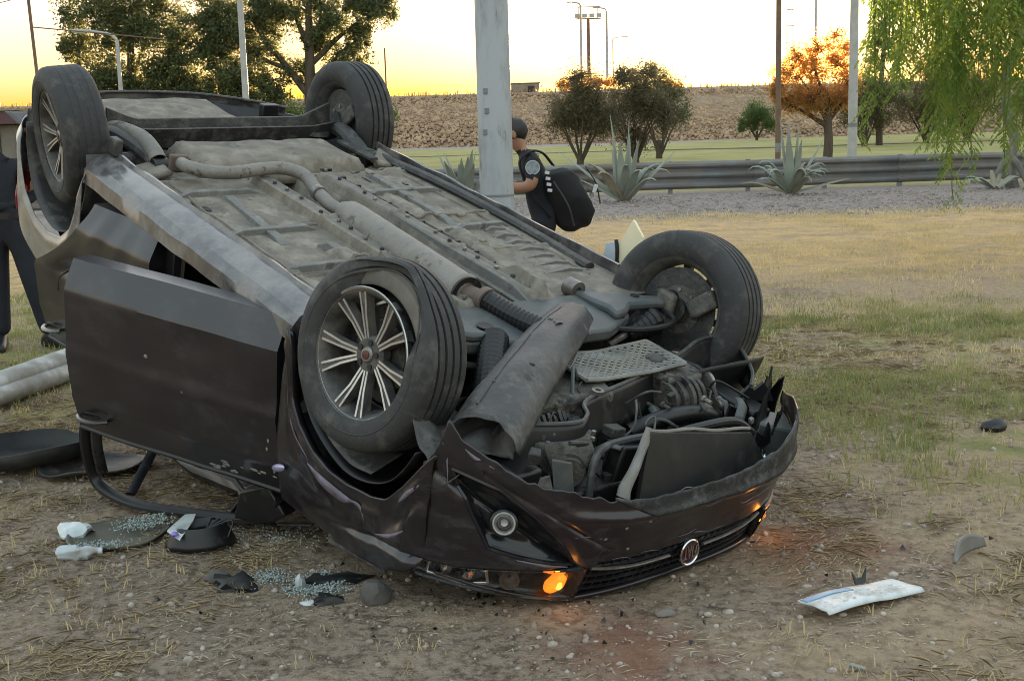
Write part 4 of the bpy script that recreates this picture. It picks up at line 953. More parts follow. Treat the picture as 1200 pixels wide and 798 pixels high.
for i in range(12): gb.lathe([(0, 0), (.115 - .004 * abs(i - 6), 0), (.115 - .004 * abs(i - 6), .012), (0, .012)], n=22, axis='Y', closed=False, mtx=Matrix.Translation((.30, .12 + .02 * i, .40)))
cp('gearbox', gb, M_cast, smooth=30)
# perforated light plate
hp = MB(); PZ = .243
def hpl(u, v): return Vector((.125 + .205 * u + .02 * v, .10 - .47 * v, PZ + .012 * math.sin(v * 3) + nz3(u * 2, v * 3, 2) * .008))
plate0 = cp('perforated_plate', MB().grid(lambda u, v: hpl(u, v) + Vector((0, 0, .010)), 10, 20), M_plastic, solid=.003, smooth=60)
NL = 7
for sg in (1, -1):
    for k in range(-2 * NL, 3 * NL):
        A = []
        for i in range(41):
            v = i / 40; u = k / NL + sg * v * 1.9
            if 0 <= u <= 1: A.append(hpl(u, v))
        if len(A) > 2: hp.tube(A, .0050, n=4, cap=True)
cp('lattice', hp, M_zinc, plate0, smooth=60)
for q in (((0, 0), (1, 0)), ((1, 0), (1, 1)), ((1, 1), (0, 1)), ((0, 1), (0, 0))):
    cp('plate_rim', MB().tube([hpl(q[0][0] + (q[1][0] - q[0][0]) * i / 10, q[0][1] + (q[1][1] - q[0][1]) * i / 10) for i in range(11)], .008, n=6), M_zinc, plate0)
# torn wheel arch liner lying across the engine bay (convex half pipe)
def liner(u, v):
    P0, P1 = Vector((.49, .67, .245)), Vector((-.05, -.17, .150)); ax = (P1 - P0).normalized()
    sd = Vector((ax.y, -ax.x, 0)).normalized() * -1
    c = P0.lerp(P1, u) + Vector((0, 0, -.045 * math.sin(u * 3.1))); w = .128 - .036 * u + nz3(u * 6, v * 2, 1) * .005
    a = (v - .5) * 2.35; j = .012 * nz3(v * 7, 5, 2) * (1 if u in (0, 1) else 0)
    return c + sd * math.sin(a) * w * 1.05 + Vector((0, 0, -math.cos(a) * w * 1.15 + .105)) + ax * j * 2 + Vector((0, 0, nz3(u * 5, v * 4, 3) * .010))
lo = cp('torn_wheel_arch_liner', MB().grid(liner, 44, 22), M_plastic_grey, smooth=50, solid=.004, clean=False)
lo['label'] = 'large torn grey plastic wheel arch liner'
for v in (.33,): cp('liner_rib', MB().tube([liner(u_ / 14, v) + Vector((0, 0, -.003)) for u_ in range(1, 14)], .0055, n=6), M_plastic_grey, lo)
for u_, v in ((.72, .42), (.35, .6), (.2, .35)): cp('clip', MB().sphere(liner(u_, v), .012, sc=(1, 1, .5)), M_plastic, lo)
cp('bellows_hose', MB().tube([Vector((.02, .26, .20)).lerp(Vector((.30, .50, .25)), i / 26) for i in range(27)], [.046 + .006 * (i % 2) for i in range(27)], n=14), M_plastic, smooth=20)
# left inner wheel house piece, crumpled flap in front of the front left tyre
cp('crumpled_inner_wing', MB().grid(lambda u, v: Vector((.30 + .22 * u, .80 - .30 * v, .25 + .12 * u + .06 * math.sin(v * 4 + u * 3) + nz3(u * 3, v * 3, 6) * .04)), 16, 16), M_plastic_grey, smooth=50, solid=.003)
# black undertray edge that runs across the bay
E0 = catmull([(.43, .50, .285), (.50, .30, .285), (.475, .22, .28), (.415, .17, .265), (.35, -.10, .265), (.25, -.44, .265), (.20, -.60, .25), (.21, -.70, .245), (.29, -.74, .26), (.40, -.70, .30), (.47, -.62, .32)], 7)
def wall_strip(path, d, n_=6, seed=0):
    m = len(path) - 1
    return MB().grid(lambda u, v: path[min(int(round(u * m)), m)] + V3(d) * v + Vector((nz3(u * 9, v, seed), nz3(u * 9, v, seed + 3), 0)) * .02 * v, m, n_)
tr_ = cp('undertray_edge', wall_strip(E0, (.05, 0, .13)), M_plastic, smooth=45, solid=.004, clean=False)
cp('undertray_lip', MB().tube(E0, .007, n=6), M_plastic_grey, tr_)
for p in ((.20, -.36, .252), (.395, .105, .255)):
    cp('mounting_ring', MB().lathe([(.010, -.006), (.021, -.006), (.021, .006), (.010, .006)], n=18, axis='Z', mtx=Matrix.Translation(p)), M_steel, tr_)
alt = MB()
for i in range(9): alt.lathe([(0, 0), (.088 - .012 * (i % 2) - .004 * abs(i - 4), 0), (.088 - .012 * (i % 2) - .004 * abs(i - 4), .016), (0, .016)], n=24, axis='Y', closed=False, mtx=Matrix.Translation((.385, -.26 - .018 * i, .36)))
al = cp('alternator', alt, M_casting, smooth=30)
cp('alternator_housing', MB().prism([(.29, -.24, .27), (.30, -.45, .265), (.36, -.48, .29), (.40, -.40, .275), (.40, -.26, .275)], (0, 0, .08)).wobble(.012, 9, 2), M_casting, al, bevel=.014)
cp('alternator_foot', MB().box((.27, -.30, .27), (.07, .07, .06)).wobble(.008, 12, 1), M_cast, al, bevel=.01)
cp('coolant_hose', MB().tube(catmull([(.46, -.02, .40), (.485, -.12, .36), (.50, -.28, .355), (.50, -.42, .40)], 6), .030, n=14), M_plastic)
cp('coolant_hose', MB().tube(catmull([(.33, .40, .33), (.44, .36, .33), (.50, .27, .36), (.52, .20, .44)], 6), .018, n=10), M_plastic)
cp('crossmember_pipe', MB().tube(catmull([(.38, .52, .295), (.46, .36, .300), (.49, .25, .297)], 6), .011, n=8), M_plastic_grey)
# radiator duct panel and its pale end post
rp = MB().prism([(.72, .185, .235), (.70, -.36, .345), (.715, -.43, .43), (.775, -.44, .50), (.80, .12, .50), (.76, .22, .46)], (-.018, -.004, .006)).wobble(.008, 5, 7)
rpo = cp('radiator_duct_panel', rp, mat('dark_olive_plastic', (.020, .020, .017), (.013, .013, .012), rough=.55, dust=(.05, .046, .04), dust_amt=.25, dust_scale=7), bevel=.003)
cp('panel_edge', MB().tube([Vector((.711, .185, .230)).lerp(Vector((.69, -.36, .340)), i / 12) + Vector((0, 0, .004 * math.sin(i))) for i in range(13)], .006, n=6), M_zinc, rpo)
cp('end_post', MB().tube(catmull([(.70, .175, .225), (.725, .22, .30), (.745, .275, .385), (.755, .29, .42)], 6), [.012, .015, .019, .022], n=10, flat=.8).wobble(.005, 18, 3), M_zinc, rpo)
cp('cooling_pipe', MB().tube(catmull([(.62, .05, .34), (.63, -.15, .325), (.64, -.33, .33), (.66, -.42, .38)], 6), .017, n=10), M_plastic)
cp('radiator_tank', MB().box((.60, -.10, .47), (.06, .62, .20), Matrix.Rotation(-.15, 3, 'X')).wobble(.01, 7, 3), M_plastic, bevel=.01)
fin = MB()
for i in range(30): fin.box((.565, .19 - .02 * i, .46), (.012, .006, .20))
cp('radiator_core', fin, M_under_dk, smooth=0)
# sheet brackets on the left of the bay
cp('mounting_plate', MB().prism([(.54, .46, .305), (.565, .28, .31), (.60, .27, .37), (.575, .36, .38), (.57, .45, .36)], (.012, 0, .02)).wobble(.008, 9, 4), M_cast, bevel=.006)
cp('front_bracket', MB().prism([(.585, .46, .33), (.605, .385, .345), (.65, .37, .50), (.64, .42, .52), (.625, .45, .45)], (.006, .004, .004)).wobble(.012, 9, 9), M_arm, bevel=.003)
cp('front_bracket', MB().prism([(.60, .53, .38), (.615, .48, .37), (.65, .45, .48), (.64, .53, .47)], (.006, .004, .004)).wobble(.012, 9, 5), M_plastic_grey, bevel=.003)
cp('frame_loop', MB().tube(catmull([(.66, .33, .52), (.625, .31, .38), (.60, .25, .335), (.60, .16, .325), (.60, .05, .33)], 6), .013, n=8), M_plastic_grey)
cp('frame_loop', MB().tube([(.60, .41, .46), (.585, .30, .37)], .008, n=7), M_plastic_grey)
cp('lamp_carrier', MB().box((.56, .30, .50), (.16, .34, .10)).wobble(.02, 8, 8), M_plastic, bevel=.01)
cp('side_rail', MB().box((.30, .56, .42), (.62, .10, .14)).wobble(.012, 5, 8), M_plastic, bevel=.01)
cp('side_rail', MB().box((.28, -.56, .42), (.62, .10, .14)).wobble(.012, 5, 5), M_plastic, bevel=.01)
cp('battery_tray', MB().box((.28, .40, .55), (.30, .30, .10)).wobble(.01, 7, 5), M_plastic, bevel=.01)
rk = random.Random(41)
mm = [M_plastic, M_under_dk, M_cast, M_plastic_grey, M_arm]
for k in range(36):
    c = Vector((rk.uniform(.08, .68), rk.uniform(-.52, .54), rk.uniform(.27, .40)))
    if k % 3 == 0:
        q = c + Vector((rk.uniform(-.1, .1), rk.uniform(-.18, .18), rk.uniform(-.06, .06)))
        cp('hose', MB().tube(catmull([c, c.lerp(q, .5) + Vector((rk.uniform(-.05, .05), rk.uniform(-.05, .05), rk.uniform(-.06, .0))), q], 6), rk.uniform(.003, .010), n=7), rk.choice(mm[:2] + mm[3:]))
    elif k % 3 == 1:
        cp('bracket', MB().box(c, (rk.uniform(.02, .07), rk.uniform(.02, .07), rk.uniform(.01, .05)), Matrix.Rotation(rk.uniform(-.8, .8), 3, rk.choice('XYZ'))).wobble(.01, 12, k), rk.choice(mm), bevel=.005)
    else:
        cp('bolt', MB().lathe([(0, 0), (.013, 0), (.013, .012), (.008, .012), (.008, .04), (0, .04)], n=8, axis=rk.choice('XYZ'), closed=False, mtx=Matrix.Translation(c)), M_steel, smooth=30)
# splintered black plastic at the right front corner
def shard(c, h, w, seed):
    c = V3(c); q = random.Random(seed)
    P = [(-w, 0), (-w * .6, h * .5), (-w * .15, h * q.uniform(.85, 1)), (w * .2, h * .55), (w * .55, h * .7), (w, 0)]
    ax = Vector((q.uniform(-.5, .5), 1, 0)).normalized()
    mb = MB().prism([c + ax * a + Vector((q.uniform(-.01, .01), 0, -b)) for a, b in P], (.012, .005, 0)); return mb.wobble(.02, 9, seed)
for (c, h, w, sd) in (((.60, -.54, .40), .20, .075, 1), ((.62, -.62, .42), .12, .07, 2), ((.55, -.46, .40), .10, .07, 3), ((.50, -.62, .36), .09, .08, 4), ((.66, -.50, .46), .12, .06, 5), ((.48, -.70, .34), .08, .05, 6)):
    cp('plastic_shard', shard(c, h, w, sd), M_plastic)
cp('crushed_lamp_box', MB().box((.60, -.60, .45), (.13, .16, .12), Matrix.Rotation(.5, 3, 'Z')).wobble(.025, 12, 3), mat('grey_green_housing', (.11, .125, .115), (.07, .08, .075), rough=.4), bevel=.01)
for p in ((.62, -.46, .36), (.63, -.455, .40), (.64, -.45, .435)): cp('clip', MB().box(p, (.016, .016, .024), Matrix.Rotation(.4, 3, 'X')), M_zinc, bevel=.003)
cp('crumpled_foil', MB().sphere((.70, -.44, .47), .035, n=12, m=8).wobble(.03, 30, 3), M_chrome, smooth=20)
# ------------------------------------------------------------------ wheels
FLAT_OFF = .25
def wheel(center, out, kind, flat=False, worn=False):
    out = V3(out).normalized(); zz = Vector((0, 0, 1)); zz = (zz - out * zz.dot(out)).normalized(); xx = out.cross(zz)
    M_ = Matrix((( xx.x, out.x, zz.x, center[0]), (xx.y, out.y, zz.y, center[1]), (xx.z, out.z, zz.z, center[2]), (0, 0, 0, 1)))
    hub = MB().lathe([(0, .02), (.055, .02), (.055, -.02), (.125, -.022), (.125, -.045), (.05, -.045), (.05, -.085), (0, -.085)], n=32, axis='Y', closed=False)
    w = cp('wheel', hub, M_under_dk, smooth=30, mtx=M_)
    g = .0018 if worn else .0085
    prof = [(.206, .088), (.214, .094), (.235, .101), (.262, .103), (.285, .097), (.299, .086), (.306, .075)]
    for yc in (.048, .016, -.016, -.048): prof += [(.310, yc + .0055), (.310 - g, yc + .0045), (.310 - g, yc - .0045), (.310, yc - .0055)]
    prof += [(.306, -.075), (.299, -.086), (.285, -.097), (.262, -.103), (.235, -.101), (.214, -.094), (.206, -.088), (.214, -.078), (.278, -.080), (.292, -.06), (.292, .06), (.278, .080), (.214, .078)]
    def defm(r, h, a, j):
        if not flat: return r, h
        # deflated: the outer bead has left the rim on the side facing the sky
        d = (a - (-math.pi / 2) + math.pi) % (2 * math.pi) - math.pi; d -= FLAT_OFF
        k = max(0.0, 1 - abs(d) / 1.15); k = k * k * (3 - 2 * k)
        if h > .02:
            f = (h - .02) / .085
            if r < .24: r += .066 * k; h -= .105 * k
            elif r < .29: r += .030 * k; h -= .070 * k * f
            else: r += .026 * k * max(0, 1 - abs(d) / .45); h -= .03 * k * f
        return r, h
    tm = MB().lathe(prof, n=96, axis='Y', fn=defm)
    ty = tm.build('tyre', M_rubber, w, smooth=28)
    # tread sipes: short lateral cuts standing out as blocks on the shoulders
    sp_ = MB()
    for k in range(64):
        a = 2 * math.pi * k / 64; c, s_ = math.cos(a), math.sin(a); t_ = Vector((-s_, 0, c)); rr_ = Vector((c, 0, s_))
        for y0, y1 in ((.058, .076), (-.076, -.058)):
            sp_.bar(rr_ * .3085 + Vector((0, y0, 0)) - t_ * .004, rr_ * .3075 + Vector((0, y1, 0)) + t_ * .004, .010, .0012, up=rr_)
    if kind == 'knobbed': sp_.build('tread_block', M_rubber, ty, smooth=0, clean=False)['kind'] = 'stuff'
    if flat:
        MB().lathe([(.222, .052), (.232, .058), (.272, .052), (.285, .03), (.272, .045), (.226, .046)], n=72, axis='Y').build('inner_casing', M_bead, ty, smooth=40)
    for yl in (.1015,):
        ring = MB().lathe([(.246, yl), (.250, yl + .0025), (.254, yl)], n=72, axis='Y', closed=False, fn=defm if flat else None); ring.build('sidewall_line', M_rubber, ty, smooth=40)
    # rim
    bar_ = MB().lathe([(.214, .088), (.217, .084), (.208, .078), (.196, .060), (.182, .02), (.182, -.05), (.196, -.07), (.208, -.082), (.217, -.088), (.212, -.092), (.196, -.078), (.176, -.05), (.176, .02), (.190, .062), (.203, .082)], n=72, axis='Y')
    rim = bar_.build('rim', M_rimdark, w, smooth=40)
    if kind == 'alloy':
        MB().lathe([(.202, .0810), (.214, .0885), (.2165, .0860), (.207, .0790)], n=72, axis='Y').build('rim_lip', M_alu, rim, smooth=30)
        MB().lathe([(0, .052), (.052, .050), (.062, .040), (.062, .01), (0, .01)], n=36, axis='Y', closed=False).build('hub_disc', M_rimdark, rim, smooth=40)
        cap_ = MB().lathe([(0, .060), (.022, .0585), (.026, .054), (.026, .04), (0, .04)], n=28, axis='Y', closed=False).build('centre_cap', M_steel, rim, smooth=40)
        MB().lathe([(0, .0625), (.015, .0615), (.015, .058), (0, .058)], n=24, axis='Y', closed=False).build('cap_badge', M_emblem, rim, smooth=40)
        for k in range(5):
            a0 = 2 * math.pi * k / 5 + R(18)
            MB().lathe([(0, .053), (.0095, .053), (.0095, .045), (0, .045)], n=10, axis='Y', closed=False, mtx=Matrix.Translation((.040 * math.cos(a0 + R(36)), .002, .040 * math.sin(a0 + R(36))))).build('wheel_bolt', M_plastic, rim, smooth=30)
            for s_ in (-1, 1):
                a1 = a0 + s_ * R(10); a2 = a0 + s_ * R(15.5)
                p0 = Vector((.040 * math.cos(a1), .044, .040 * math.sin(a1))); p1 = Vector((.120 * math.cos((a1 + a2) / 2), .056, .120 * math.sin((a1 + a2) / 2))); p2 = Vector((.203 * math.cos(a2), .072, .203 * math.sin(a2)))
                sp1 = MB(); rings = []; rings2 = []; rings3 = []
                for i, (p, wd) in enumerate(((p0, .011), (p1, .013), (p2, .0195))):
                    dirv = (p2 - p0).normalized(); sd = dirv.cross(Vector((0, 1, 0))).normalized(); up = Vector((0, 1, 0))
                    rings.append([p - sd * wd - up * .030, p - sd * wd * .8, p + sd * wd * .8, p + sd * wd - up * .030])
                    rings2.append([p + sd * (-wd * .86) + up * .0005, p + sd * (-wd * .86) + up * .0035, p + sd * (-wd * .86 + .0075) + up * .0035, p + sd * (-wd * .86 + .0075) + up * .0005])
                    rings3.append([p + sd * (wd * .86 - .0075) + up * .0005, p + sd * (wd * .86 - .0075) + up * .0035, p + sd * (wd * .86) + up * .0035, p + sd * (wd * .86) + up * .0005])
                MB().loft(rings).build('spoke', M_rimdark, rim, smooth=0)
                MB().loft(rings2).loft(rings3).build('spoke_edge', M_alu, rim, smooth=0)
    MB().lathe([(.05, -.040), (.160, -.040), (.166, -.046), (.05, -.050)], n=40, axis='Y').build('dust_shield', M_under_dk, w, smooth=30)
    MB().lathe([(0, -.075), (.045, -.078), (.052, -.06), (.06, -.05), (.095, -.050), (.10, -.042), (0, -.042)], n=28, axis='Y', closed=False).build('hub_bearing', M_casting, w, smooth=30)
    for k in range(8):
        a = k * .785 + .2; MB().lathe([(0, -.056), (.008, -.056), (.008, -.044), (0, -.044)], n=6, axis='Y', closed=False, mtx=Matrix.Translation((.078 * math.cos(a), 0, .078 * math.sin(a)))).build('hub_bolt', M_steel, w)
    MB().box((-.105, -.062, -.055), (.07, .05, .13), Matrix.Rotation(.8, 3, 'Y')).wobble(.012, 14, 2).build('caliper_bracket', M_casting, w, bevel=.012)
    MB().lathe([(0, .0), (.115, .0), (.118, -.012), (.118, -.02), (0, -.02)], n=40, axis='Y', closed=False).build('brake_disc', M_under_dk, w, smooth=30)
    MB().box((.085, -.012, .06), (.06, .06, .11), Matrix.Rotation(-.9, 3, 'Y')).build('brake_caliper', M_under_dk, w, bevel=.012)
    return w
wheel((.02, .735, .191), (.11, .97, -.17), 'alloy', flat=True)
wheel((-.01, -.735, .222), (-.17, -.966, .17), 'alloy')
n_ = Vector((-.10, .985, .12)).normalized(); wheel(Vector((-2.52, .84, .20)) - n_ * .095, n_, 'alloy', worn=True)
wheel((-2.52, -.745, .150), (0, -1, 0), 'alloy')

# ------------------------------------------------------------------ nose: bumper cover, lamps, grille, bonnet, wings
LOW = [(-.80, .36), (-.70, .32), (-.60, .30), (-.50, .31), (-.37, .335), (-.17, .365), (.04, .375), (.23, .375), (.35, .375), (.40, .365), (.48, .355), (.57, .345), (.63, .325), (.69, .295), (.73, .265), (.765, .245), (.785, .195), (.80, .26), (.82, .36), (.84, .50)]
TOP = [(-.84, .66), (-.74, .665), (-.63, .635), (-.51, .62), (-.41, .59), (-.2, .585), (.2, .595), (.41, .605), (.51, .62), (.63, .635), (.74, .665), (.84, .675)]
def ip(t, x): return float(np.interp(x, [a for a, _ in t], [b for _, b in t]))
FOG = [(.775, .345), (.735, .455), (.685, .575), (.60, .595), (.455, .612), (.52, .52), (.60, .44), (.68, .375)]
def inpoly(p, poly):
    x, y = p; c = False; j = len(poly) - 1
    for i in range(len(poly)):
        (xi, yi), (xj, yj) = poly[i], poly[j]
        if (yi > y) != (yj > y) and x < (xj - xi) * (y - yi) / (yj - yi) + xi: c = not c
        j = i
    return c
def segd(p, poly):
    m = 9
    for i in range(len(poly)):
        a, b = Vector(poly[i]), Vector(poly[(i + 1) % len(poly)]); q = Vector(p); d = b - a
        t = max(0, min(1, (q - a).dot(d) / d.length_squared)); m = min(m, (q - a - d * t).length)
    return m
def bump_surf(y, z, off=0.0):
    x = XF(y)
    x += .022 * math.exp(-((z - .43) / .018) ** 2) * (1 if y < .42 else max(0, 1 - (y - .42) / .12)) * .8      # shelf line
    x -= .030 * min(1, max(0, (z - .44) / .16)) if y < .4 else .018 * min(1, max(0, (z - .44) / .2))
    x -= .05 * max(0, (.37 - z) / .17) ** 1.5
    crum = max(0, (y - .25)) * 1.6
    x += (nz3(y, z, 0, 5) * .016 + nz3(y, z, 9, 12) * .006) * (.35 + crum)
    # long folds pressed into the left corner
    f1 = z - (.62 - (y - .45) * .72); x -= .016 * math.exp(-(f1 / .012) ** 2) * (1 if y > .40 else 0)
    f2 = z - (.50 - (y - .45) * .62); x -= .010 * math.exp(-(f2 / .010) ** 2) * (1 if .36 < y < .72 else 0)
    x -= (abs(nz3(y + .5 * z, z, 14, 7)) * .030 + abs(nz3(y, z - .4 * y, 18, 13)) * .012) * min(1, crum)
    dd = segd((y, z), FOG); x -= .012 * max(0, 1 - dd / .025)
    yy = y
    x -= .012 * min(1, max(0, (y - .79) / .05))
    return Vector((x - off, yy, z))
YS = list(np.concatenate([np.linspace(-.80, -.5, 40), np.linspace(-.49, .38, 70), np.linspace(.385, .84, 130)]))
def bpt(u, v):
    i = min(int(round(u * (len(YS) - 1))), len(YS) - 1); y = YS[i]
    lo = ip(LOW, y) + nz3(y, 1, 3, 16) * .008 + (nz3(y, 4, 3, 34) * .014 + abs(nz3(y, 7, 1, 18)) * .022) * min(1, max(0, (y - .30) / .08)) * (y < .74); hi = ip(TOP, y); z = lo + (hi - lo) * v
    return bump_surf(y, z)
def bskip(u, v):
    i = u * (len(YS) - 1); y = float(np.interp(i, range(len(YS)), YS)); lo = ip(LOW, y); hi = ip(TOP, y)
    return inpoly((y, lo + (hi - lo) * v), FOG)
bumper = cp('bumper_cover', MB().grid(bpt, len(YS) - 1, 64, skip=bskip), M_paint_scraped, smooth=50, solid=.005, solid_off=0)
bumper['label'] = 'crumpled dark plum front bumper cover'
# fog lamp recess
def fog_in(u, v):
    n_ = len(FOG); t = u * n_; i = int(t) % n_; f = t - int(t); a = Vector(FOG[i]).lerp(Vector(FOG[(i + 1) % n_]), f)
    c = Vector((.655, .485)); p = a.lerp(c, v); return bump_surf(p.x, p.y, .004 + .055 * min(1, v * 2.4) ** .8) if v > 0 else bump_surf(p.x, p.y, .0)
M_gloss = mat('gloss_black_plastic', (.012, .013, .016), (.009, .010, .013), rough=.22, dust=(.05, .048, .045), dust_amt=.3, dust_scale=4, rough2=.5)
fs_ = cp('fog_lamp_surround', MB().grid(fog_in, 56, 14), M_gloss, bumper, smooth=45, solid=.003, clean=False)
cp('recess_rim', MB().tube([bump_surf(*Vector(FOG[(i // 8) % len(FOG)]).lerp(Vector(FOG[(i // 8 + 1) % len(FOG)]), (i % 8) / 8), -.001) for i in range(8 * len(FOG) + 1)], .0075, n=6), M_gloss, bumper)
FP = bump_surf(.655, .485, .018); FN = Vector((.62, .70, -.30)).normalized()
q_ = FN.to_track_quat('Z', 'Y').to_matrix().to_4x4(); FM = Matrix.Translation(FP) @ q_
cp('fog_lamp', MB().lathe([(.0, -.006), (.022, .002), (.030, .010), (.035, .010), (.035, -.05), (0, -.05)], n=32, axis='Z', closed=False, mtx=FM), mat('fog_reflector', (.62, .64, .65), (.40, .42, .43), scale=50, rough=.32, metal=.6), bumper)
cp('fog_ring', MB().lathe([(.010, -.002), (.013, .006), (.016, -.001), (.021, .007), (.024, .004)], n=28, axis='Z', closed=False, mtx=FM), M_steel, bumper)
cp('fog_lens', MB().lathe([(0, .020), (.014, .018), (.027, .013), (.031, .008), (.027, .006), (0, .011)], n=32, axis='Z', closed=False, mtx=FM), M_lens, bumper)
cp('fog_bezel', MB().lathe([(.032, .004), (.036, .014), (.042, .010), (.044, -.012), (.032, -.02)], n=32, axis='Z', mtx=FM), M_gloss, bumper)
# scuffs: thin flakes of scraped paint
def flake(fn, pts, w, m, name='paint_scrape', par=None, off=.0035):
    P = [fn(*p) for p in pts]; C_ = catmull(P, 5); mb = MB(); rings = []
    for i, p in enumerate(C_):
        ww = w * math.sin(math.pi * (i + .6) / (len(C_) + .2)) * (1 + .4 * nz3(i, 1, 2)); rings.append((p, ww))
    vs_ = []; 
    for p, ww in rings: vs_ += [p + Vector((0, 0, -ww)), p + Vector((0, 0, ww))]
    mb.add(vs_, [(2*i, 2*i+1, 2*i+3, 2*i+2) for i in range(len(rings) - 1)])
    return cp(name, mb, m, par or bumper, solid=.0012, clean=False)
bs = lambda y, z: bump_surf(y, z, -.0045)
flake(bs, [(.80, .27), (.79, .32), (.785, .40)], .012, M_scuff)
flake(bs, [(.76, .27), (.74, .29), (.70, .31)], .006, M_scuff)
flake(bs, [(.62, .60), (.55, .61), (.48, .615)], .005, M_scuff)
flake(bs, [(.30, .41), (.2, .42), (.05, .425), (-.1, .425)], .004, M_scuff)
for y, z in ((.40, .505), (.34, .47), (.30, .56), (.26, .455)): cp('stone_chip', MB().sphere(bs(y, z), .006, n=6, m=4, sc=(.5, 1.2, .8)), M_zinc, bumper)
# rough unpainted lower lip of the bumper, uppermost now
def lip_pt(u, v):
    y = -.60 + 1.0 * u; lo = ip(LOW, y) - .006 + nz3(y, 2, 2, 20) * .006; z = lo + (.430 - lo + nz3(y, 5, 1, 12) * .008) * v * min(1, max(.05, (.41 - y) / .16)); return bump_surf(y, z, -.0055 - .004 * math.sin(v * 3.1))
cp('lower_lip', MB().grid(lip_pt, 60, 8), mat('scraped_black_plastic', (.028, .030, .032), (.015, .016, .018), scale=20, rough=.55, dust=(.12, .125, .13), dust_amt=.3, dust_scale=16, bump=.3, bscale=60), bumper, smooth=45, solid=.003, clean=False)
for k in range(26):
    y = RND.uniform(-.5, .8); z = RND.uniform(.36, .60)
    if not inpoly((y, z), FOG): flake(bs, [(y, z), (y - RND.uniform(.01, .05), z + RND.uniform(-.008, .012)), (y - RND.uniform(.06, .10), z + RND.uniform(-.01, .02))], RND.uniform(.0008, .0022), M_scuff)
# headlamps: recessed housing, reflectors, lit amber turn signal, clear lens
def lamp_pt(y, z, off): x = XF(y) - .020 - .028 * max(0, (z - .62) / .12); return Vector((x - off, y, z))
for s_ in (1, -1):
    def hs(u, v, off=.05):
        y = .425 + .385 * u; z0 = ip(TOP, y) + .004; z1 = .752 - .01 * u; p = lamp_pt(y, z0 + (z1 - z0) * v, off * math.sin(math.pi * min(max(v, .0), 1)) ** .4 * (1 if 0 < u < 1 else 0)); return Vector((p.x, p.y * s_, p.z))
    hl = cp('headlamp', MB().grid(lambda u, v: hs(u, v, .055), 40, 14), M_gloss, smooth=45, solid=.003, clean=False)
    c = lamp_pt(.60, .695, .030); c = Vector((c.x, c.y * s_, c.z)); fm = Matrix.Translation(c) @ Vector((.75, .55 * s_, -.1)).normalized().to_track_quat('Z', 'Y').to_matrix().to_4x4()
    cp('reflector', MB().lathe([(.0, -.02), (.018, -.012), (.028, .008), (.031, .008), (.031, -.03), (0, -.03)], n=26, axis='Z', closed=False, mtx=fm), M_rustpipe, hl)
    fr = [(.775, .672), (.665, .668), (.650, .715), (.70, .735), (.775, .725)]
    fr = [lamp_pt(a_, b_, .022) for a_, b_ in fr]; fr = [Vector((q.x, q.y * s_, q.z)) for q in fr]
    for i in range(5): cp('lamp_bezel', MB().bar(fr[i], fr[(i + 1) % 5], .012, .010), M_chrome, hl, bevel=.002)
    for a_, b_ in ((.735, .70), (.69, .70)):
        q = lamp_pt(a_, b_, .034); cp('reflector', MB().sphere((q.x, q.y * s_, q.z), .020, n=10, m=7).wobble(.008, 60, 2), M_chrome if a_ < .7 else M_steel, hl, smooth=20)
    am = lamp_pt(.485, .690, .022); am = Vector((am.x, am.y * s_, am.z))
    cp('turn_signal', MB().sphere(am, .036, n=20, m=12, sc=(.55, 1.25, .85)).wobble(.004, 40, 2), M_amber, hl)
    cp('bulb', MB().sphere(am + Vector((.014, 0, 0)), .014, n=10, m=8), M_amber_core, hl)
    cp('lens', MB().grid(lambda u, v: hs(u, v, -.006), 30, 10), M_lens, hl, smooth=60, solid=.003, clean=False)
    pl = bpy.data.lights.new('turn_signal_light', 'POINT'); pl.energy = .012; pl.color = (1, .34, .05); pl.shadow_soft_size = .02
    po = bpy.data.objects.new('turn_signal_light', pl); COL.objects.link(po); po.parent = hl; po.location = (am.x + .07, am.y + .01 * s_, am.z - .01)
# grille
def gp(y, z, off=0): return Vector((XF(y) - .030 - .03 * max(0, (z - .60) / .12) - off, y, z))
gr = cp('grille', MB().grid(lambda u, v: gp(-.42 + .84 * u, .588 + .165 * v, .035), 30, 6), M_plastic, smooth=60, solid=.004, clean=False)
gl = MB()
for k in range(5): gl.tube([gp(-.41 + .82 * i / 24, .606 + .028 * k + (.006 if k > 1 else 0), .012) for i in range(25)], .006, n=5)
for k in range(26): gl.tube([gp(-.405 + .81 * k / 25, .598, .016), gp(-.405 + .81 * (k + (.5 if k < 25 else 0)) / 25, .74, .016)], .0035, n=4)
cp('grille_mesh', gl, M_gloss, gr, smooth=0)
cp('chrome_strip', MB().tube([gp(-.40 + .32 * i / 12, .648 - .02 * (1 - i / 12) ** 3, .0) for i in range(13)], .007, n=8, flat=.7), M_steel, gr)
cp('chrome_strip', MB().tube([gp(.40 - .32 * i / 12, .648 - .02 * (1 - i / 12) ** 3, .0) for i in range(13)], .007, n=8, flat=.7), M_steel, gr)
